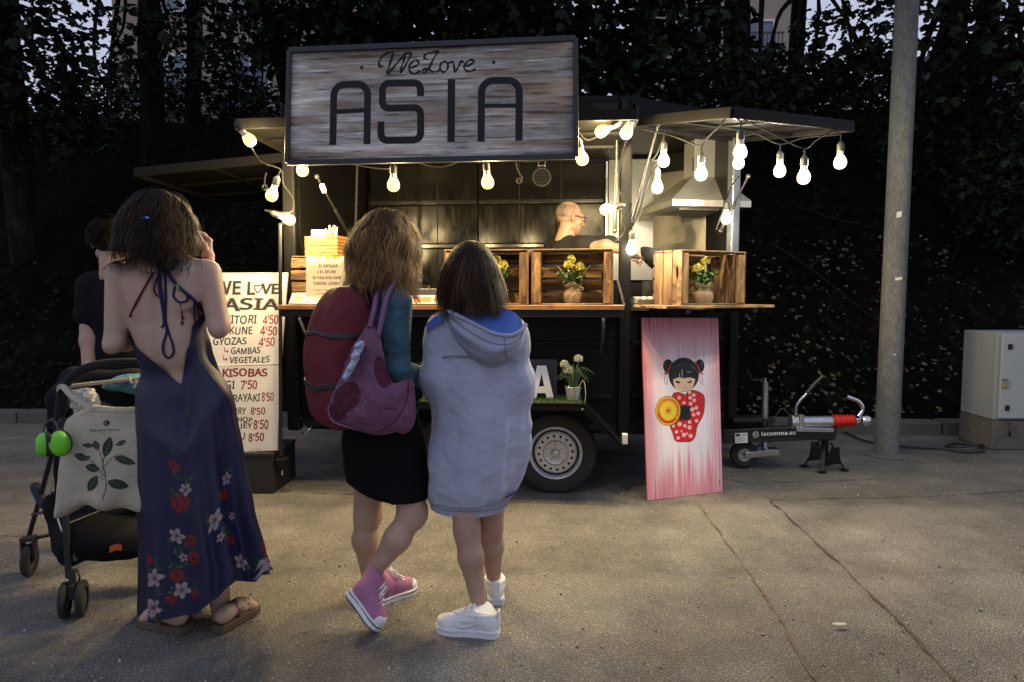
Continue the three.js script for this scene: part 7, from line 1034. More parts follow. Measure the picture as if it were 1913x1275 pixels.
// ---- girl in the grey hoodie
let hoodieField;
{
  const D = 2.72, hc = at(880, 506, D - 0.02), nb = at(884, 582, D), shL = at(834, 622, D), shR = at(948, 628, D), elL = at(821, 705, D - 0.02), elR = at(954, 722, D - 0.01), wrL = at(858, 722, D + 0.19), wrR = at(912, 730, D + 0.2);
  const knL = at(872, 990, 2.64), knR = at(916, 985, 2.78), anL = at(896, 1138, 2.60), anR = at(923, 1085, 2.845), hL = at(862, 800, D - 0.02), hR = at(925, 800, D + 0.04), B = new Field(0.025);
  for (const [h, k, a] of [[hL, knL, anL], [hR, knR, anR]]) { const m = k.clone().lerp(a, 0.33).add(V(0.0, 0, 0.014)); B.cap(h, k, 0.074, 0.052).cap(k, m, 0.047, 0.048).cap(m, a, 0.047, 0.028); B.cap(k.clone().add(V(-0.024, 0.06, 0.032)), k.clone().add(V(-0.026, -0.03, 0.03)), 0.012, 0.01).cap(k.clone().add(V(0.024, 0.06, 0.032)), k.clone().add(V(0.026, -0.03, 0.03)), 0.012, 0.01); B.cap(m.clone().lerp(a, 0.5).add(V(0, 0, 0.018)), a.clone().add(V(0, 0.0, 0.022)), 0.012, 0.011); } B.cap(hL, hR, 0.09);
  const o = person('girl with dark hair in a long grey hoodie and white trainers, right of the backpack', V((anL.x + anR.x) / 2, 0, -D)), h = head(hc, Math.PI + 0.05, 0.02, 0.04, 0.91, skinC), N = new Field(0.02); N.cap(nb, hc.clone().add(V(0, -0.09, 0)), 0.048, 0.046);
  put(o, 'body', [mesh3(B, 0.0095, skinCol(skinC)), mesh3(N, 0.012, skinCol(skinC)), h.skin, hand(wrL, V(0.4, 0.1, -0.4), V(0, -0.5, 0.5), -1, 0.8, skinC, 0.9), hand(wrR, V(-0.4, 0.1, -0.4), V(0, -0.5, 0.5), 1, 0.8, skinC, 0.9)], skinMat); put(o, 'eye', h.eyes, mat([1, 1, 1], 0.2, 0, { vertexColors: true }));
  const H = new Field(0.07); trunk(H, rowsPx([[600, 838, 945, 0.8], [650, 820, 972, 0.8], [720, 812, 984, 0.78], [800, 813, 989, 0.78], [860, 806, 983, 0.78], [905, 801, 968, 0.78], [938, 802, 950, 0.78]], D, 0.8), 0.008, 1);
  H.cap(nb.clone().add(V(0, -0.045, 0)), shL, 0.06, 0.064).cap(nb.clone().add(V(0, -0.045, 0)), shR, 0.06, 0.064).cap(shL, elL, 0.064, 0.054).cap(elL, wrL, 0.056, 0.044).cap(shR, elR, 0.066, 0.062).cap(elR, wrR, 0.06, 0.04); hoodieField = H;
  const heather = pixels(512, 512, (u, v, x, y) => { const k = 0.72 + 0.07 * (fbm(u * 30, v * 90, 3) - 0.5) + 0.14 * (hash2(x, y) - 0.5); return [k * 0.96, k * 0.98, k * 1.06]; }, { rep: [2.4, 2.4] });
  const hm = mat([0.92, 0.92, 1.0], 0.95, 0, { map: heather, bumpMap: T.weave, bumpScale: 0.0015, sheen: 0.25 }), blue = clothMat([0.085, 0.17, 0.52]);
  const y0 = at(868, 940, D).y, foldF = (f, x, y, z) => { const a = Math.atan2(x - at(895, 800, D).x, z + D); return f - 0.026 * (fbm(a * 2.2 + 4, y * 1.4, 1) - 0.5) * 2 * sstep(1.2, 0.95, y) - 0.009 * (fbm(x * 11, y * 13 + z * 5, 3) - 0.5) * 2; };
  put(o, 'hoodie', mesh3(H, 0.0095, undefined, (f, x, y, z) => Math.max(foldF(f, x, y, z), y0 + 0.02 - y)), hm);
  const hemR = rowsPx([[918, 802, 962, 0.78], [930, 802, 953, 0.78], [946, 806, 944, 0.78]], D, 0.78); put(o, 'hem_rib', grid(220, 6, (u, v) => { const a = u * 6.283, r = [...hemR].sort((p, q) => q[0] - p[0]), y = mix(r[0][0], r[2][0], v) - 0.01 * Math.cos(a), q = lerpRows([...hemR].sort((p, s) => p[0] - s[0]), y), b = 1 + (Math.sin(u * 6.283 * 55) * 0.006); return V(q[0] + Math.sin(a) * (q[1] + 0.002) * b, y, q[3] + Math.cos(a) * (q[2] + 0.002) * b); }, true), hm);
  for (const py of [925, 934]) { const p = []; for (let i = 0; i < 40; i++) { const a = i / 40 * 6.283, q = lerpRows([...hemR].sort((s, t) => s[0] - t[0]), at(0, py, D).y - 0.01 * Math.cos(a)); p.push(V(q[0] + Math.sin(a) * (q[1] + 0.003), at(0, py, D).y - 0.01 * Math.cos(a), q[3] + Math.cos(a) * (q[2] + 0.003))); } put(o, 'hem_seam', tube(p, 0.0016, 160, 5, true, true), clothMat([0.24, 0.25, 0.3])); }
  const hf = (x, y, z) => H.d(x, y, z), on = (x, y, off) => onBody(hf, x, y, off);
  put(o, 'back_seam', tube([[826, 668], [850, 666], [880, 667], [910, 668], [945, 672], [968, 676]].map(([x, y]) => on(x, y, 0.014)), 0.0025, 30, 5), clothMat([0.22, 0.23, 0.28])); put(o, 'shoulder_panel', grid(16, 6, (u, v) => on(mix(796, 826, u), mix(606, 588, u) + v * 16 - Math.sin(u * 3.1) * 3, 0.018)), blue);
  // hood lying on the back: a folded bag of cloth with a blue lining
  const rim = [[838, 580], [858, 590], [886, 604], [918, 620], [950, 626], [972, 618], [982, 606]], low = [[832, 584], [846, 624], [872, 660], [912, 684], [946, 678], [972, 652], [984, 614]];
  const rp = new THREE.CatmullRomCurve3(rim.map(([x, y], i) => on(x, y, 0.03).add(V(0, 0, 0.035 + 0.03 * Math.sin(i / 6 * 3.14))))), lp = new THREE.CatmullRomCurve3(low.map(([x, y]) => on(x, y, 0.012))), ip = new THREE.CatmullRomCurve3([[846, 566], [862, 566], [885, 572], [910, 572], [935, 574], [958, 582], [974, 596]].map(([x, y]) => at(x, y, D - 0.085)));
  const shell = (u, v) => { const a = rp.getPoint(u), b = lp.getPoint(u), s = Math.sin(v * Math.PI); return a.clone().lerp(b, v).add(V(0, -0.01 * s, 0.05 * s * Math.sin(u * 3.14) + 0.006 * Math.sin(u * 19 + v * 7) * s + 0.005 * Math.sin(v * 14 + u * 5) * s)); };
  put(o, 'hood', [grid(50, 22, shell), grid(50, 8, (u, v) => rp.getPoint(u).lerp(lp.getPoint(u), v * 0.8).add(V(0, -0.004, -0.012)))], hm); put(o, 'hood_edge', tube([...Array(30)].map((_, i) => rp.getPoint(i / 29)), 0.0085, 90, 8), hm); put(o, 'hood_seam', tube([...Array(20)].map((_, i) => shell(0.1 + i / 19 * 0.82, 0.22).add(V(0, 0, 0.002))), 0.0018, 60, 5), clothMat([0.24, 0.25, 0.3])); put(o, 'hood_seam', tube([...Array(12)].map((_, i) => shell(0.62 + i * 0.006, i / 11).add(V(0, 0, 0.002))), 0.0018, 40, 5), clothMat([0.24, 0.25, 0.3]));
  put(o, 'hood_lining', grid(46, 16, (u, v) => { const a = ip.getPoint(u), b = rp.getPoint(u).add(V(0, -0.004, -0.004)), s = Math.sin(v * Math.PI); return a.clone().lerp(b, v).add(V(0, -0.02 * s, 0.012 * s + 0.006 * Math.sin(u * 17 + v * 5) * s)); }), blue);
  put(o, 'hair', hair(h.m, { seed: 83, n: 3800, len: [0.4, 0.42], endY: at(880, 568, 2.62).y, ragged: 0.085, locks: 160, width: 0.0022, puff: 0.008, lift: 0.3, grav: 0.2, wave: 0.05, freq: 0.3, frizz: 0.02, neck: 0.078, root: scalp, comb: combDown, body: (x, y, z) => H.d(x, y, z), tip: 0.4, colors: [[0.027, 0.014, 0.007], [0.038, 0.020, 0.010], [0.055, 0.029, 0.014], [0.020, 0.011, 0.006]] }), hairMat);
  shoe(o, 'shoe', onGround(931, 1189), onGround(815, 1177), V(0, 1, 0), 0.086, anL, 'trainer'); shoe(o, 'shoe', onGround(927, 1132), onGround(921, 1082), V(0, 1, 0), 0.084, anR, 'trainer');
}
// ---- man in black behind the pushchair
{
  const D = 3.5, hc = at(206, 452, D), nb = at(220, 512, D), shL = at(172, 536, D), shR = at(276, 536, D + 0.04), elL = at(168, 614, D - 0.02), wrL = at(165, 690, D - 0.12), elR = at(292, 620, D + 0.05), wrR = at(280, 690, D - 0.1), pel = at(226, 720, D), B = new Field(0.03);
  B.cap(shL, elL, 0.05, 0.041).cap(elL, elL.clone().lerp(wrL, 0.3), 0.041, 0.042).cap(elL.clone().lerp(wrL, 0.3), wrL, 0.042, 0.029).cap(shR, elR, 0.05, 0.04).cap(elR, wrR, 0.04, 0.029).cap(nb, hc.clone().add(V(0, -0.1, 0)), 0.06, 0.056);
  const o = person('man with short dark hair in black t-shirt, half hidden behind the bare-backed woman', V(pel.x, 0, -D)), h = head(hc, Math.PI + 0.5, 0.03, 0, 1.02, skinD);
  put(o, 'body', [mesh3(B, 0.011, skinCol(skinD)), h.skin, hand(wrL, V(0, -1, -0.1), V(0.8, 0, -0.4), -1, 0.8, skinD, 1.05), hand(wrR, V(0, -1, -0.1), V(-0.8, 0, -0.4), 1, 0.8, skinD, 1.05)], skinMat); put(o, 'eye', h.eyes, mat([1, 1, 1], 0.2, 0, { vertexColors: true }));
  const S = new Field(0.05); S.ell(at(223, 575, D + 0.01), 0.17, 0.2, 0.115).ell(at(226, 660, D), 0.15, 0.16, 0.11).ell(at(226, 715, D), 0.16, 0.08, 0.12).cap(nb.clone().add(V(0, -0.03, 0)), shL, 0.06, 0.064).cap(nb.clone().add(V(0, -0.03, 0)), shR, 0.06, 0.064).cap(shL, at(164, 588, D - 0.01), 0.066, 0.064).cap(shR, at(288, 588, D + 0.04), 0.066, 0.062);
  put(o, 't_shirt', mesh3(S, 0.012, undefined, (f, x, y, z) => f - 0.006 * (fbm(x * 8 + 3, y * 9 + z * 6, 3) - 0.5) * 2), clothMat([0.009, 0.009, 0.010]));
  const Tn = new Field(0.03); for (const s of [-1, 1]) { const f = V(pel.x + s * 0.11, 0.06, -D), k = V(pel.x + s * 0.1, 0.5, -D - 0.02), hp = pel.clone().add(V(s * 0.085, -0.03, 0)); Tn.cap(hp, k, 0.1, 0.075).cap(k, f, 0.073, 0.06); } Tn.ell(pel, 0.155, 0.11, 0.12); put(o, 'trousers', mesh3(Tn, 0.014), clothMat([0.014, 0.015, 0.02]));
  for (const s of [-1, 1]) shoe(o, 'shoe', V(pel.x + s * 0.11, 0, -D + 0.07), V(pel.x + s * 0.14, 0, -D - 0.2), V(0, 1, 0), 0.095, V(pel.x + s * 0.11, 0.1, -D), 'trainer', 0.03);
  put(o, 'hair', hair(h.m, { seed: 84, n: 5200, len: [0.012, 0.03], width: 0.0016, step: 0.006, puff: 0.005, lift: 1.2, grav: 0.05, wave: 0.02, freq: 1, frizz: 0.08, root: (d) => scalp(d) && d.y > -0.42, comb: combDown, lenAt: (d) => (d.y > 0.2 ? 1.1 : 0.5), tip: 0.1, colors: [[0.02, 0.014, 0.01], [0.03, 0.02, 0.013], [0.015, 0.011, 0.009]] }), hairMat);
}
// ---- man working in the trailer
{
  const D = 5.2, hc = at(1066, 408, D), nb = at(1056, 446, D), B = new Field(0.03), shR = at(1092, 462, D - 0.16), elR = at(1132, 460, D - 0.3), wrR = at(1172, 468, D - 0.28), shL = at(1036, 462, D + 0.12), elL = at(1052, 520, D + 0.26), wrL = at(1110, 540, D + 0.3);
  B.cap(shR, elR, 0.052, 0.045).cap(elR, wrR, 0.044, 0.031).cap(shL, elL, 0.05, 0.042).cap(elL, wrL, 0.042, 0.03).cap(nb.clone().add(V(0, -0.04, 0)), hc.clone().add(V(-0.02, -0.1, 0)), 0.064, 0.058);
  const o = person('bald man with glasses in a black t-shirt working inside the trailer', V(nb.x, FLO + 0.04, -D)), h = head(hc, Math.PI / 2 + 0.32, 0.12, 0, 1.04, [0.27, 0.165, 0.115]);
  put(o, 'body', [mesh3(B, 0.012, skinCol([0.27, 0.165, 0.115])), h.skin, hand(wrR, V(0.6, -0.2, -0.1), V(0, -1, 0), 1, 0.6, [0.27, 0.165, 0.115], 1.05), hand(wrL, V(0.6, -0.1, -0.2), V(0, -1, 0), -1, 0.7, [0.27, 0.165, 0.115], 1.05)], skinMat); put(o, 'eye', h.eyes, mat([1, 1, 1], 0.2, 0, { vertexColors: true })); put(o, 'eyebrow', h.brows, mat([0.06, 0.05, 0.045], 0.8));
  const S = new Field(0.06); S.ell(at(1056, 505, D), 0.16, 0.22, 0.19).ell(at(1056, 570, D), 0.16, 0.2, 0.18).cap(nb.clone().add(V(0, -0.05, 0)), shR, 0.07, 0.07).cap(nb.clone().add(V(0, -0.05, 0)), shL, 0.07, 0.07).cap(shR, at(1140, 456, D - 0.26), 0.07, 0.062).cap(shL, shL.clone().lerp(elL, 0.6), 0.07, 0.062);
  put(o, 't_shirt', mesh3(S, 0.012, undefined, (f, x, y, z) => f - 0.007 * (fbm(x * 12 + 3, y * 12 + z * 6, 3) - 0.5) * 2), clothMat([0.018, 0.018, 0.02]));
  const Tn = new Field(0.03); for (const s of [-1, 1]) { Tn.cap(V(nb.x, 1.05, -D + s * 0.09), V(nb.x + 0.02, FLO + 0.12, -D + s * 0.1), 0.1, 0.065); } put(o, 'trousers', mesh3(Tn, 0.016), clothMat([0.014, 0.015, 0.02])); for (const s of [-1, 1]) shoe(o, 'shoe', V(nb.x - 0.07, FLO + 0.04, -D + s * 0.1), V(nb.x + 0.2, FLO + 0.04, -D + s * 0.11), V(0, 1, 0), 0.095, V(nb.x, FLO + 0.14, -D + s * 0.1), 'trainer', 0.03);
  put(o, 'hair', stubble(h.m), hairMat);
  const G = (pts, r) => tube(pts.map((p) => V(...p).applyMatrix4(h.m)), r, 24, 6), ring = (s) => [...Array(12)].map((_, i) => { const a = i / 12 * 6.283; return [s * 0.033 + Math.cos(a) * 0.023, 0.003 + Math.sin(a) * 0.018, 0.106 - Math.abs(s * 0.033 + Math.cos(a) * 0.023) * 0.16]; });
  put(o, 'glasses', [...[-1, 1].map((s) => tube(ring(s).map((p) => V(...p).applyMatrix4(h.m)), 0.0028, 40, 6, true, true)), G([[-0.01, 0.008, 0.106], [0.01, 0.008, 0.106]], 0.0024), ...[-1, 1].map((s) => G([[s * 0.056, 0.008, 0.097], [s * 0.074, 0.01, 0.05], [s * 0.081, 0.01, 0.0], [s * 0.079, -0.01, -0.016]], 0.0028))], mat([0.01, 0.012, 0.03], 0.3));
}
function stubble(hm) {                                     // cropped hair round a bald crown, without a cap
  srand(86); const g = []; for (let i = 0; i < 3000; i++) { let d; do { d = V(rr(-1, 1), rr(-1, 1), rr(-1, 1)).normalize(); } while (!(scalp(d) && d.y > -0.42 && d.y < 0.62 && d.z < 0.2)); const p = V(d.x * 0.0765, 0.03 + d.y * 0.0885, -0.018 + d.z * 0.0965), c = new THREE.TetrahedronGeometry(0.003, 0), k = rr(0.03, 0.10), col = new Float32Array(12 * 3).fill(k); c.scale(0.5, 1.4, 0.5); c.setAttribute('color', new THREE.BufferAttribute(col, 3)); g.push(xf(c, p.toArray(), [rnd() * 6, rnd() * 6, 0])); } return merge(g).applyMatrix4(hm);
}
// ---------------------------------------------------------------- bags and the pushchair
function polyDist(P) { return (x, y) => { let d = 1e9, inside = false; for (let i = 0, j = P.length - 1; i < P.length; j = i++) { const ax = P[j][0], ay = P[j][1], bx = P[i][0], by = P[i][1], ex = bx - ax, ey = by - ay, wx = x - ax, wy = y - ay, t = clamp((wx * ex + wy * ey) / (ex * ex + ey * ey + 1e-12)); d = Math.min(d, Math.hypot(wx - ex * t, wy - ey * t)); if ((ay > y) !== (by > y) && x < (bx - ax) * (y - ay) / (by - ay) + ax) inside = !inside; } return inside ? -d : d; }; }
function pillow(outline, D, T, R, cell, opt = {}) {        // a stuffed bag of this outline, T thick at half, rounded over R
  const sm = new THREE.CatmullRomCurve3(outline.map(([x, y]) => at(x, y, D)), true, 'centripetal').getPoints(outline.length * 6).map((p) => [p.x, p.y]), pd = polyDist(sm), xs = sm.map((p) => p[0]), ys = sm.map((p) => p[1]), x0 = Math.min(...xs), x1 = Math.max(...xs), y0 = Math.min(...ys), y1 = Math.max(...ys), bend = opt.bend ?? (() => 0), tk = opt.thick ?? (() => 1);
  const f = (x, y, z) => { const d = pd(x, y), zz = z + D - bend((x - x0) / (x1 - x0), (y1 - y) / (y1 - y0)); if (d > 0) return Math.hypot(d, zz); const q = clamp(-d / R), pr = T * tk((x - x0) / (x1 - x0), (y1 - y) / (y1 - y0)) * Math.sqrt(1 - (1 - q) ** 2) + 0.004; return (Math.abs(zz) - pr) * 0.7; };
  return nets(f, V(x0 - 0.02, y0 - 0.02, -D - T * 1.3 - 0.09), V(x1 + 0.02, y1 + 0.02, -D + T * 1.3 + 0.09), cell, undefined, (x, y) => [(x - x0) / (x1 - x0), (y - y0) / (y1 - y0)]);
}
const jf = (x, y, z) => jacketField.d(x, y, z);
// red backpack
{
  const f = V(0.76, 0, -0.65), b = f.clone().negate(), r = V(0.65, 0, 0.76), c = at(640, 668, 2.60), o = thing('backpack', 'dark red backpack with black bands on the back of the fair-haired woman', 'backpack', c); o.updateMatrixWorld(true);
  const B = new THREE.Matrix4().makeBasis(r, V(0, 1, 0), b).setPosition(c), H = 0.27;
  const sd = (x, y, z) => { const t = y / H, w = 0.135 * (1 - 0.42 * clamp(t) ** 2 - 0.10 * clamp(-t) ** 3), d = 0.10 * (1 - 0.5 * clamp(t) ** 1.6 - 0.05 * clamp(-t) ** 2) + 0.02 * (1 - t * t), X = Math.abs(x) / w, Y = Math.abs(y) / H, Z = Math.abs(z) / d; const e = Math.pow(X ** 4.6 + Y ** 5.5 + Z ** 4.6, 1 / 4.6); return (e - 1) * 0.085 - 0.003 * (fbm(x * 18 + 3, y * 14 + z * 9, 3) - 0.5) * 2; };
  const red = mat([0.125, 0.008, 0.016], 0.8, 0, { bumpMap: T.weave, bumpScale: 0.0012 }), lo = V(-0.2, -0.32, -0.2), hi = V(0.2, 0.32, 0.2), P = (n, g, m) => M(n, localise(g.applyMatrix4(B), o), m, o);
  P('bag', nets(sd, lo, hi, 0.0085), red);
  const band = (y0, bow, hw) => nets((x, y, z) => Math.max(sd(x, y, z) - 0.003, Math.abs(y - y0 - bow * Math.abs(x)) - hw, -0.01 - z), lo, hi, 0.006); P('band', band(0.10, -0.1, 0.009), blackPlastic); P('band', band(-0.115, 0.22, 0.011), blackPlastic);
  P('zip', nets((x, y, z) => Math.max(sd(x, y, z) - 0.002, Math.abs(z + 0.015) - 0.004), lo, hi, 0.005), mat([0.06, 0.006, 0.01], 0.6));
  put(o, 'handle', tube([at(652, 556, 2.62), at(651, 540, 2.6), at(659, 534, 2.6), at(666, 542, 2.61), at(664, 558, 2.63)], 0.0085, 24, 8), blackPlastic);
  const st = (pts, w) => put(o, 'strap', (() => { const p = new THREE.CatmullRomCurve3(pts.map(([x, y, k]) => (k ? at(x, y, k) : onBody(jf, x, y, 0.012)))).getPoints(40); return grid(40, 6, (u, v) => { const i = Math.min(39, Math.floor(u * 40)), t = p[i + 1].clone().sub(p[i]).normalize(), s = t.clone().cross(V(0.2, 0.3, 1)).normalize(); return p[Math.round(u * 40)].clone().addScaledVector(s, (v - 0.5) * w).add(V(0, 0.004 * Math.sin(v * 3.14), 0.01 * Math.sin(v * 3.14))); }); })(), red);
  st([[676, 566, 2.6], [688, 548], [704, 531], [722, 521], [730, 519, 2.72]], 0.052); st([[641, 562, 2.62], [646, 545, 2.68], [654, 528, 2.78], [664, 519, 2.86]], 0.045);
}
// purple cloth bag on the same shoulder
{
  const D = 2.47, out = [[688, 606], [672, 628], [660, 646], [647, 676], [632, 712], [619, 742], [614, 768], [622, 787], [650, 798], [680, 806], [706, 811], [736, 807], [756, 812], [772, 796], [776, 770], [774, 738], [768, 708], [752, 712], [736, 716], [722, 688], [714, 650], [706, 622]], o = thing('cloth_bag', 'purple patterned cloth bag hanging from the shoulder of the fair-haired woman', 'bag', at(690, 720, D)); o.updateMatrixWorld(true); srand(91);
  const tex = canvas(512, 640, (x) => {
    x.fillStyle = '#85566f'; x.fillRect(0, 0, 512, 640); for (let i = 0; i < 3000; i++) { x.fillStyle = `rgba(${rnd() < 0.5 ? '60,20,50' : '190,130,180'},0.13)`; x.fillRect(rnd() * 512, rnd() * 640, 2, rr(4, 30)); }
    x.fillStyle = '#5e1030'; for (const [cx, cy, rx, ry, a] of [[130, 470, 95, 75, -0.8], [60, 560, 60, 50, 0.3], [330, 330, 42, 90, -0.3], [400, 250, 46, 90, -0.5]]) { x.beginPath(); x.ellipse(cx, cy - 60, rx, ry, a, 0, 7); x.fill(); }
    x.strokeStyle = '#6a1c40'; x.lineWidth = 9; x.beginPath(); x.moveTo(470, 300); x.bezierCurveTo(500, 420, 440, 560, 300, 610); x.stroke(); x.strokeStyle = 'rgba(220,160,190,0.6)'; x.lineWidth = 2; for (let k = 0; k < 60; k++) { const px = rr(20, 260), py = rr(330, 560); x.beginPath(); x.moveTo(px, py); x.lineTo(px + rr(-6, 6), py + rr(8, 22)); x.stroke(); } x.beginPath(); x.moveTo(200, 350); x.bezierCurveTo(240, 420, 150, 520, 60, 540); x.stroke();
    x.fillStyle = 'rgba(170,120,170,0.5)'; for (let k = 0; k < 40; k++) x.fillRect(rr(180, 330), 60 + k * 13, 8, 5); x.fillStyle = '#3a1030'; x.fillRect(190, 560, 110, 4); x.fillRect(350, 470, 70, 4);
  }, { clamp: true });
  const wr = (u, v) => 0.012 * Math.sin(u * 9 + v * 4) + 0.016 * (fbm(u * 4 + 2, v * 5, 3) - 0.5) * 2;
  put(o, 'bag', pillow(out, D, 0.062, 0.09, 0.008, { bend: wr, thick: (u, v) => 0.45 + 0.55 * sstep(0.1, 0.6, v) }), mat([0.62, 0.62, 0.66], 0.85, 0, { map: tex, bumpMap: T.fine, bumpScale: 0.002 })); const pm = clothMat([0.25, 0.12, 0.24]);
  put(o, 'strap', tube([at(690, 612, D), at(698, 580, 2.5), onBody(jf, 706, 545, 0.012), onBody(jf, 716, 524, 0.014), at(724, 519, 2.68)], 0.0095, 40, 8), pm); put(o, 'strap', tube([at(706, 628, D), at(714, 590, 2.49), onBody(jf, 724, 552, 0.014), onBody(jf, 735, 532, 0.014), at(742, 525, 2.64)], 0.0095, 40, 8), pm);
  put(o, 'piping', tube([[647, 676], [632, 712], [619, 742], [614, 768], [622, 787], [650, 798], [680, 806], [706, 811], [736, 807]].map(([x, y]) => at(x, y, D - 0.006)), 0.0045, 60, 6), clothMat([0.32, 0.16, 0.28]));
  const t = thing('light_blue_cloth', 'crumpled pale blue cloth sticking out of the purple bag', 'cloth', at(662, 672, 2.5)); t.updateMatrixWorld(true); put(t, 'cloth', pillow([[668, 640], [680, 638], [676, 655], [668, 675], [656, 698], [645, 712], [642, 702], [650, 685], [658, 662]], 2.405, 0.03, 0.03, 0.006, { bend: (u, v) => 0.02 * (fbm(u * 6, v * 9, 3) - 0.5) * 2 + 0.006 * Math.sin(v * 22) }), mat([0.42, 0.5, 0.62], 0.9));
}
// pushchair
{
  const D = 2.9, n = onGround(138, 1158), o = thing('pushchair', 'black folding pushchair loaded with bags at the left edge', 'pushchair', V(n.x - 0.02, 0, -2.95)); o.updateMatrixWorld(true); const fr = mat([0.03, 0.03, 0.032], 0.4, 0.4), fab = clothMat([0.010, 0.010, 0.012]), foam = mat([0.012, 0.012, 0.013], 0.9);
  put(o, 'handle', [tube([at(108, 800, 2.8), at(112, 760, 2.78), at(120, 722, 2.76), at(142, 697, 2.76), at(180, 683, 2.78), at(240, 678, 2.82), at(310, 682, 2.9), at(345, 700, 2.95), at(352, 740, 3.0)], 0.019, 60, 12)], foam);
  const T2 = (name, pts, r) => put(o, name, tube(pts.map((q) => at(...q)), r, pts.length * 8, 10), fr);
  T2('frame_tube', [[106, 790, 2.82], [98, 840, 2.92], [88, 880, 3.0], [70, 945, 3.08], [54, 1000, 3.13]], 0.011); T2('frame_tube', [[112, 770, 2.79], [116, 860, 2.76], [122, 960, 2.73], [128, 1080, 2.71]], 0.0125); T2('frame_tube', [[345, 720, 2.98], [320, 860, 3.0], [290, 1000, 3.0], [276, 1050, 3.0]], 0.0115); T2('frame_tube', [[300, 880, 3.2], [310, 980, 3.3], [312, 1010, 3.35]], 0.0115);
  T2('cross_brace', [[64, 1006, 3.12], [92, 1000, 3.05], [128, 985, 2.8], [140, 1050, 2.72]], 0.008); T2('cross_brace', [[60, 962, 3.1], [86, 958, 3.0], [122, 970, 2.8]], 0.007); T2('cross_brace', [[126, 1040, 2.72], [205, 1030, 2.85], [274, 1030, 3.0]], 0.008); T2('cross_brace', [[124, 980, 2.73], [200, 950, 2.9], [290, 920, 3.1]], 0.007); T2('brake_cable', [[142, 1062, 2.71], [148, 1080, 2.70], [140, 1098, 2.70]], 0.004);
  const S = new Field(0.05); S.ell(at(178, 850, 2.97), 0.16, 0.24, 0.09).ell(at(190, 945, 3.0), 0.17, 0.07, 0.16).cap(at(118, 800, 2.88), at(118, 930, 2.9), 0.035, 0.03).cap(at(262, 800, 3.0), at(262, 940, 3.0), 0.035, 0.03); put(o, 'seat', mesh3(S, 0.012, undefined, (f, x, y, z) => f - 0.008 * (fbm(x * 9, y * 11 + z * 6, 3) - 0.5) * 2), fab);
  const C = new Field(0.04); C.cap(at(104, 800, 2.9), at(112, 745, 2.96), 0.035, 0.045).cap(at(112, 745, 2.96), at(140, 710, 3.06), 0.045, 0.05).cap(at(140, 710, 3.06), at(250, 715, 3.1), 0.05, 0.055).cap(at(250, 715, 3.1), at(320, 760, 3.08), 0.055, 0.05).ell(at(190, 775, 3.12), 0.2, 0.16, 0.1); put(o, 'canopy', mesh3(C, 0.013, undefined, (f, x, y, z) => f - 0.006 * (fbm(x * 8, y * 10 + z * 6, 3) - 0.5) * 2), fab);
  const K = new Field(0.06); K.ell(at(172, 1000, 2.86), 0.14, 0.10, 0.13).ell(at(235, 1005, 2.95), 0.13, 0.09, 0.14).cap(at(104, 940, 2.92), at(132, 1030, 2.86), 0.05, 0.06); put(o, 'basket', mesh3(K, 0.012, undefined, (f, x, y, z) => f - 0.010 * (fbm(x * 10, y * 14 + z * 8, 3) - 0.5) * 2), fab);
  put(o, 'tag_strip', grid(6, 2, (u, v) => at(mix(204, 227, u), mix(1022, 1034, v) - 3 * Math.sin(u * 3) - u * 4, 2.70).add(V(0, 0, 0))), mat([0.5, 0.09, 0.02], 0.7)); put(o, 'footrest', pillow([[57, 906], [68, 902], [84, 930], [88, 955], [78, 950]], 3.06, 0.015, 0.02, 0.007), mat([0.03, 0.03, 0.045], 0.7)); put(o, 'reflective_strip', tube([at(106, 966, 2.78), at(112, 985, 2.77), at(119, 1002, 2.76)], 0.003, 10, 6), mat([0.5, 0.5, 0.5], 0.4)); put(o, 'reflective_strip', tube([at(93, 925, 2.9), at(94, 912, 2.89), at(98, 900, 2.88)], 0.003, 10, 6), mat([0.5, 0.5, 0.5], 0.4));
  const wheelAt = (px, py, yaw, R, w, double) => { const g0 = onGround(px, py), g = new THREE.Group(); g.name = 'wheel'; o.add(g); g.position.copy(g0).sub(o.position); g.position.y = R; g.rotation.y = yaw; for (const s of double ? [-1, 1] : [0]) { const x = s * 0.03; M('tyre', xf(lathe([[R * 0.62, -w / 2], [R * 0.9, -w / 2], [R * 0.985, -w * 0.32], [R, 0], [R * 0.985, w * 0.32], [R * 0.9, w / 2], [R * 0.62, w / 2]], 36), [x, 0, 0], [0, 0, Math.PI / 2]), rubber, g); M('hub', xf(lathe([[0, -w * 0.45], [R * 0.2, -w * 0.5], [R * 0.25, -w * 0.3], [R * 0.6, -w * 0.25], [R * 0.64, -w * 0.42], [R * 0.64, w * 0.42], [R * 0.6, w * 0.25], [R * 0.25, w * 0.3], [R * 0.2, w * 0.5], [0, w * 0.45]], 24), [x, 0, 0], [0, 0, Math.PI / 2]), mat([0.05, 0.05, 0.052], 0.5), g); } M('fork', double ? [box(0.022, 0.06, 0.035, [0, 0.035, 0.01]), rod(V(0, 0.05, 0), V(0, 0.12, 0), 0.014)] : [box(0.012, 0.10, 0.04, [0.024, 0.045, 0]), box(0.012, 0.10, 0.04, [-0.024, 0.045, 0]), box(0.06, 0.02, 0.045, [0, 0.1, 0])], blackPlastic, g); };
  wheelAt(138, 1152, 0.35, 0.072, 0.026, true); wheelAt(56, 1076, 0.25, 0.075, 0.03, false); wheelAt(282, 1098, 0.1, 0.072, 0.03, false); wheelAt(312, 1045, 0.1, 0.072, 0.03, false);
  // things hung on it
  const bag = thing('tote_bag', 'natural canvas tote bag printed with a green plant, hanging on the pushchair handle', 'tote bag', at(185, 860, 2.68)); bag.updateMatrixWorld(true); srand(93);
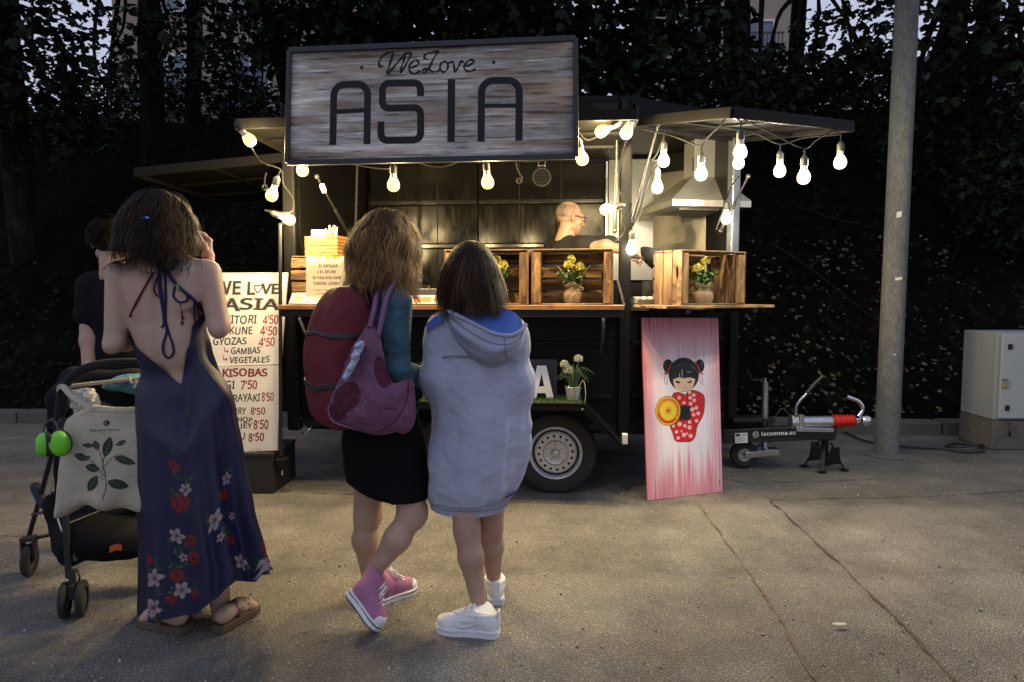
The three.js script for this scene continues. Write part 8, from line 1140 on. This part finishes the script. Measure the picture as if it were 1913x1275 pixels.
  const tx = canvas(768, 900, (x) => {
    x.fillStyle = '#b9b1a2'; x.fillRect(0, 0, 768, 900); for (let i = 0; i < 9000; i++) { x.fillStyle = `rgba(${rnd() < 0.5 ? '90,84,74' : '225,218,205'},0.12)`; if (rnd() < 0.5) x.fillRect(rnd() * 768, rnd() * 900, 2, rr(6, 40)); else x.fillRect(rnd() * 768, rnd() * 900, rr(6, 40), 2); }
    const px = (a, b) => [(a - 107) / 193 * 768, (b - 760) / 206 * 900], ink = '#26332c'; const [lx, ly] = px(206, 791); x.fillStyle = ink; x.beginPath(); x.arc(lx, ly, 22, 0, 7); x.fill(); x.strokeStyle = '#b9b1a2'; x.lineWidth = 4; x.beginPath(); x.arc(lx, ly, 9, 1, 5); x.stroke(); x.textAlign = 'center'; x.fillStyle = ink; x.font = 'bold 27px sans-serif'; x.fillText('Planeta Huerto', lx, ly + 62); x.font = '12px sans-serif'; x.fillText('huerto en casa', lx, ly + 80);
    const line = (pts, w) => { x.strokeStyle = ink; x.lineWidth = w; x.lineCap = 'round'; const P = new THREE.CatmullRomCurve3(pts.map((p) => V(...px(...p), 0))).getPoints(30); x.beginPath(); P.forEach((p, i) => (i ? x.lineTo(p.x, p.y) : x.moveTo(p.x, p.y))); x.stroke(); };
    const lf = (a, b, ang, L, wd) => { const [u, v] = px(a, b); x.save(); x.translate(u, v); x.rotate(ang); x.fillStyle = ink; x.beginPath(); x.moveTo(0, 0); L *= 1.3; wd *= 1.3; x.bezierCurveTo(L * 0.25, -wd, L * 0.75, -wd, L, 0); x.bezierCurveTo(L * 0.75, wd, L * 0.25, wd, 0, 0); x.fill(); x.strokeStyle = 'rgba(150,160,145,0.7)'; x.lineWidth = 2; x.beginPath(); x.moveTo(4, 0); x.lineTo(L * 0.9, 0); for (let k = 1; k < 5; k++) { x.moveTo(L * k * 0.18, 0); x.lineTo(L * (k * 0.18 + 0.12), -wd * 0.5); x.moveTo(L * k * 0.18, 0); x.lineTo(L * (k * 0.18 + 0.12), wd * 0.5); } x.stroke(); x.restore(); };
    line([[204, 925], [210, 905], [209, 880], [206, 860], [210, 835]], 7); line([[208, 885], [192, 862], [178, 850]], 5); line([[207, 868], [222, 850], [236, 845]], 5); line([[209, 900], [226, 892]], 4); line([[207, 890], [190, 882]], 4); line([[206, 860], [196, 835], [190, 828]], 4); line([[210, 840], [224, 828], [236, 830]], 3);
    for (const q of [[208, 850, -1.4, 120, 34], [178, 852, 3.5, 70, 28], [196, 838, -1.9, 62, 20], [224, 850, 0.35, 120, 32], [213, 893, 0.35, 110, 40], [194, 884, 2.1, 110, 36], [200, 872, 3.4, 80, 34], [190, 830, 3.3, 60, 18], [226, 830, -0.5, 66, 18], [184, 848, 2.7, 60, 18], [236, 846, 0.9, 40, 14]]) lf(...q);
    x.strokeStyle = 'rgba(38,51,44,0.7)'; x.lineWidth = 3; for (const [a, b] of [[150, 945], [245, 940]]) { const [u, v] = px(a, b); x.beginPath(); for (let k = 0; k < 16; k++) x.lineTo(u - 50 + k * 6, v - k * 0.6 + (k % 2) * 5); x.stroke(); }
  }, { clamp: true });
  const BO = [[166, 760], [206, 762], [246, 760], [292, 764], [298, 860], [300, 956], [266, 958], [226, 950], [196, 953], [166, 943], [134, 958], [107, 967], [109, 920], [112, 876], [120, 820], [127, 785], [146, 770]];
  put(bag, 'bag', pillow(BO, 2.66, 0.035, 0.05, 0.0075, { bend: (u, v) => 0.016 * (fbm(u * 3 + 1, v * 3, 3) - 0.5) * 2 + 0.010 * Math.sin(u * 10 - v * 5) * (1 - v) + 0.006 * Math.sin(u * 16 + v * 8) * v, thick: (u, v) => 0.35 + 0.65 * sstep(0, 0.7, v) }), mat([1.12, 1.08, 0.98], 0.95, 0, { map: tx, bumpMap: T.weave, bumpScale: 0.0015 }));
  const web = mat([0.46, 0.42, 0.33], 0.95, 0, { bumpMap: T.weave, bumpScale: 0.001 }), wb = (pts, w) => { const p = new THREE.CatmullRomCurve3(pts.map((q) => at(...q))).getPoints(30); return grid(30, 3, (u, v) => { const i = Math.min(29, Math.floor(u * 30)), t = p[i + 1].clone().sub(p[i]).normalize(), s = t.clone().cross(V(0, 0.4, 1)).normalize(); return p[Math.round(u * 30)].clone().addScaledVector(s, (v - 0.5) * w); }); };
  put(bag, 'strap', wb([[108, 742, 2.79], [106, 728, 2.73], [114, 722, 2.71], [130, 738, 2.67], [150, 752, 2.65], [168, 764, 2.64]], 0.02), web); put(bag, 'strap', wb([[112, 738, 2.8], [109, 722, 2.74], [120, 722, 2.72], [142, 742, 2.69], [160, 754, 2.68], [174, 766, 2.67]], 0.014), web);
  const seam = clothMat([0.3, 0.28, 0.24]); put(bag, 'hem_stitch', tube([[150, 777], [170, 769], [206, 771], [246, 769], [290, 773]].map(([x, y]) => at(x, y, 2.63)), 0.0014, 40, 5), seam);
  const st = thing('wooden_stick', 'pale bamboo stick lying across the top of the pushchair', 'stick', at(190, 715, 2.84)); st.updateMatrixWorld(true); put(st, 'stick', [taper([at(128, 722, 2.80), at(190, 715, 2.84), at(256, 708, 2.88), at(320, 700, 2.92)], [0.0075, 0.008, 0.008, 0.007], 10, 8, 0.1, 3)], mat([0.5, 0.40, 0.25], 0.6)); put(st, 'stick_node', [xf(new THREE.TorusGeometry(0.008, 0.002, 6, 14), at(170, 717, 2.83).toArray(), [0, 1.4, 0])], mat([0.35, 0.26, 0.15], 0.7));
  const bl = thing('blue_cloth', 'turquoise cloth bunched at the back of the pushchair seat', 'cloth', at(225, 718, 2.9)); bl.updateMatrixWorld(true); put(bl, 'cloth', pillow([[192, 722], [210, 708], [232, 700], [262, 700], [290, 708], [285, 735], [255, 738], [225, 733], [205, 730]], 2.93, 0.05, 0.05, 0.009, { bend: (u, v) => 0.03 * (fbm(u * 6, v * 5, 3) - 0.5) * 2 }), clothMat([0.10, 0.26, 0.32])); put(bl, 'drawstring', tube([at(240, 703, 2.86), at(246, 716, 2.86), at(256, 712, 2.86), at(250, 724, 2.86)], 0.004, 20, 6), mat([0.5, 0.6, 0.62], 0.8));
  const pk = thing('plastic_package', 'crinkled clear plastic package tucked behind the tote bag', 'package', at(155, 745, 2.78)); pk.updateMatrixWorld(true); put(pk, 'wrapper', pillow([[130, 733], [150, 726], [168, 725], [178, 734], [186, 758], [176, 772], [146, 772], [136, 756]], 2.82, 0.035, 0.03, 0.0065, { bend: (u, v) => 0.014 * (fbm(u * 9, v * 9, 3) - 0.5) * 2 + 0.008 * Math.abs(Math.sin(u * 9 + v * 5)) }), mat([0.5, 0.5, 0.48], 0.25)); put(pk, 'label_patch', grid(6, 6, (u, v) => at(mix(140, 160, u) + v * 6, mix(750, 768, v), 2.772)), mat([0.28, 0.24, 0.1], 0.6));
  const ear = thing('ear_defenders', 'bright green child ear defenders hanging on the side of the pushchair', 'ear defenders', at(100, 830, 2.74)); ear.updateMatrixWorld(true); const gm = mat([0.16, 0.62, 0.03], 0.4);
  for (const [px, py, D2, yaw] of [[84, 831, 2.78, -0.9], [112, 829, 2.57, 0.35]]) { const c = at(px, py, D2), m = new THREE.Matrix4().makeRotationFromEuler(new THREE.Euler(0, yaw, 0.12)).setPosition(c), g = lathe([[0, 0.034], [0.018, 0.033], [0.03, 0.026], [0.036, 0.014], [0.037, 0.0]], 32); g.rotateX(Math.PI / 2); g.scale(0.95, 1.32, 1); const k = lathe([[0.037, 0.0], [0.04, -0.004], [0.04, -0.018], [0.03, -0.024], [0, -0.02]], 32); k.rotateX(Math.PI / 2); k.scale(0.92, 1.28, 1); const cup = put(ear, 'cup', g.applyMatrix4(m), gm); put(ear, 'cushion', k.applyMatrix4(m), blackPlastic, undefined, cup); put(ear, 'pivot', box(0.012, 0.03, 0.02, [-0.028, 0.028, 0.02]).applyMatrix4(m), blackPlastic, undefined, cup); }
  put(ear, 'headband', tube([at(82, 812, 2.79), at(84, 796, 2.82), at(94, 786, 2.82), at(104, 790, 2.77), at(108, 800, 2.73), at(107, 814, 2.71)], 0.007, 40, 8), blackPlastic);
}
renderer.render(scene, camera);
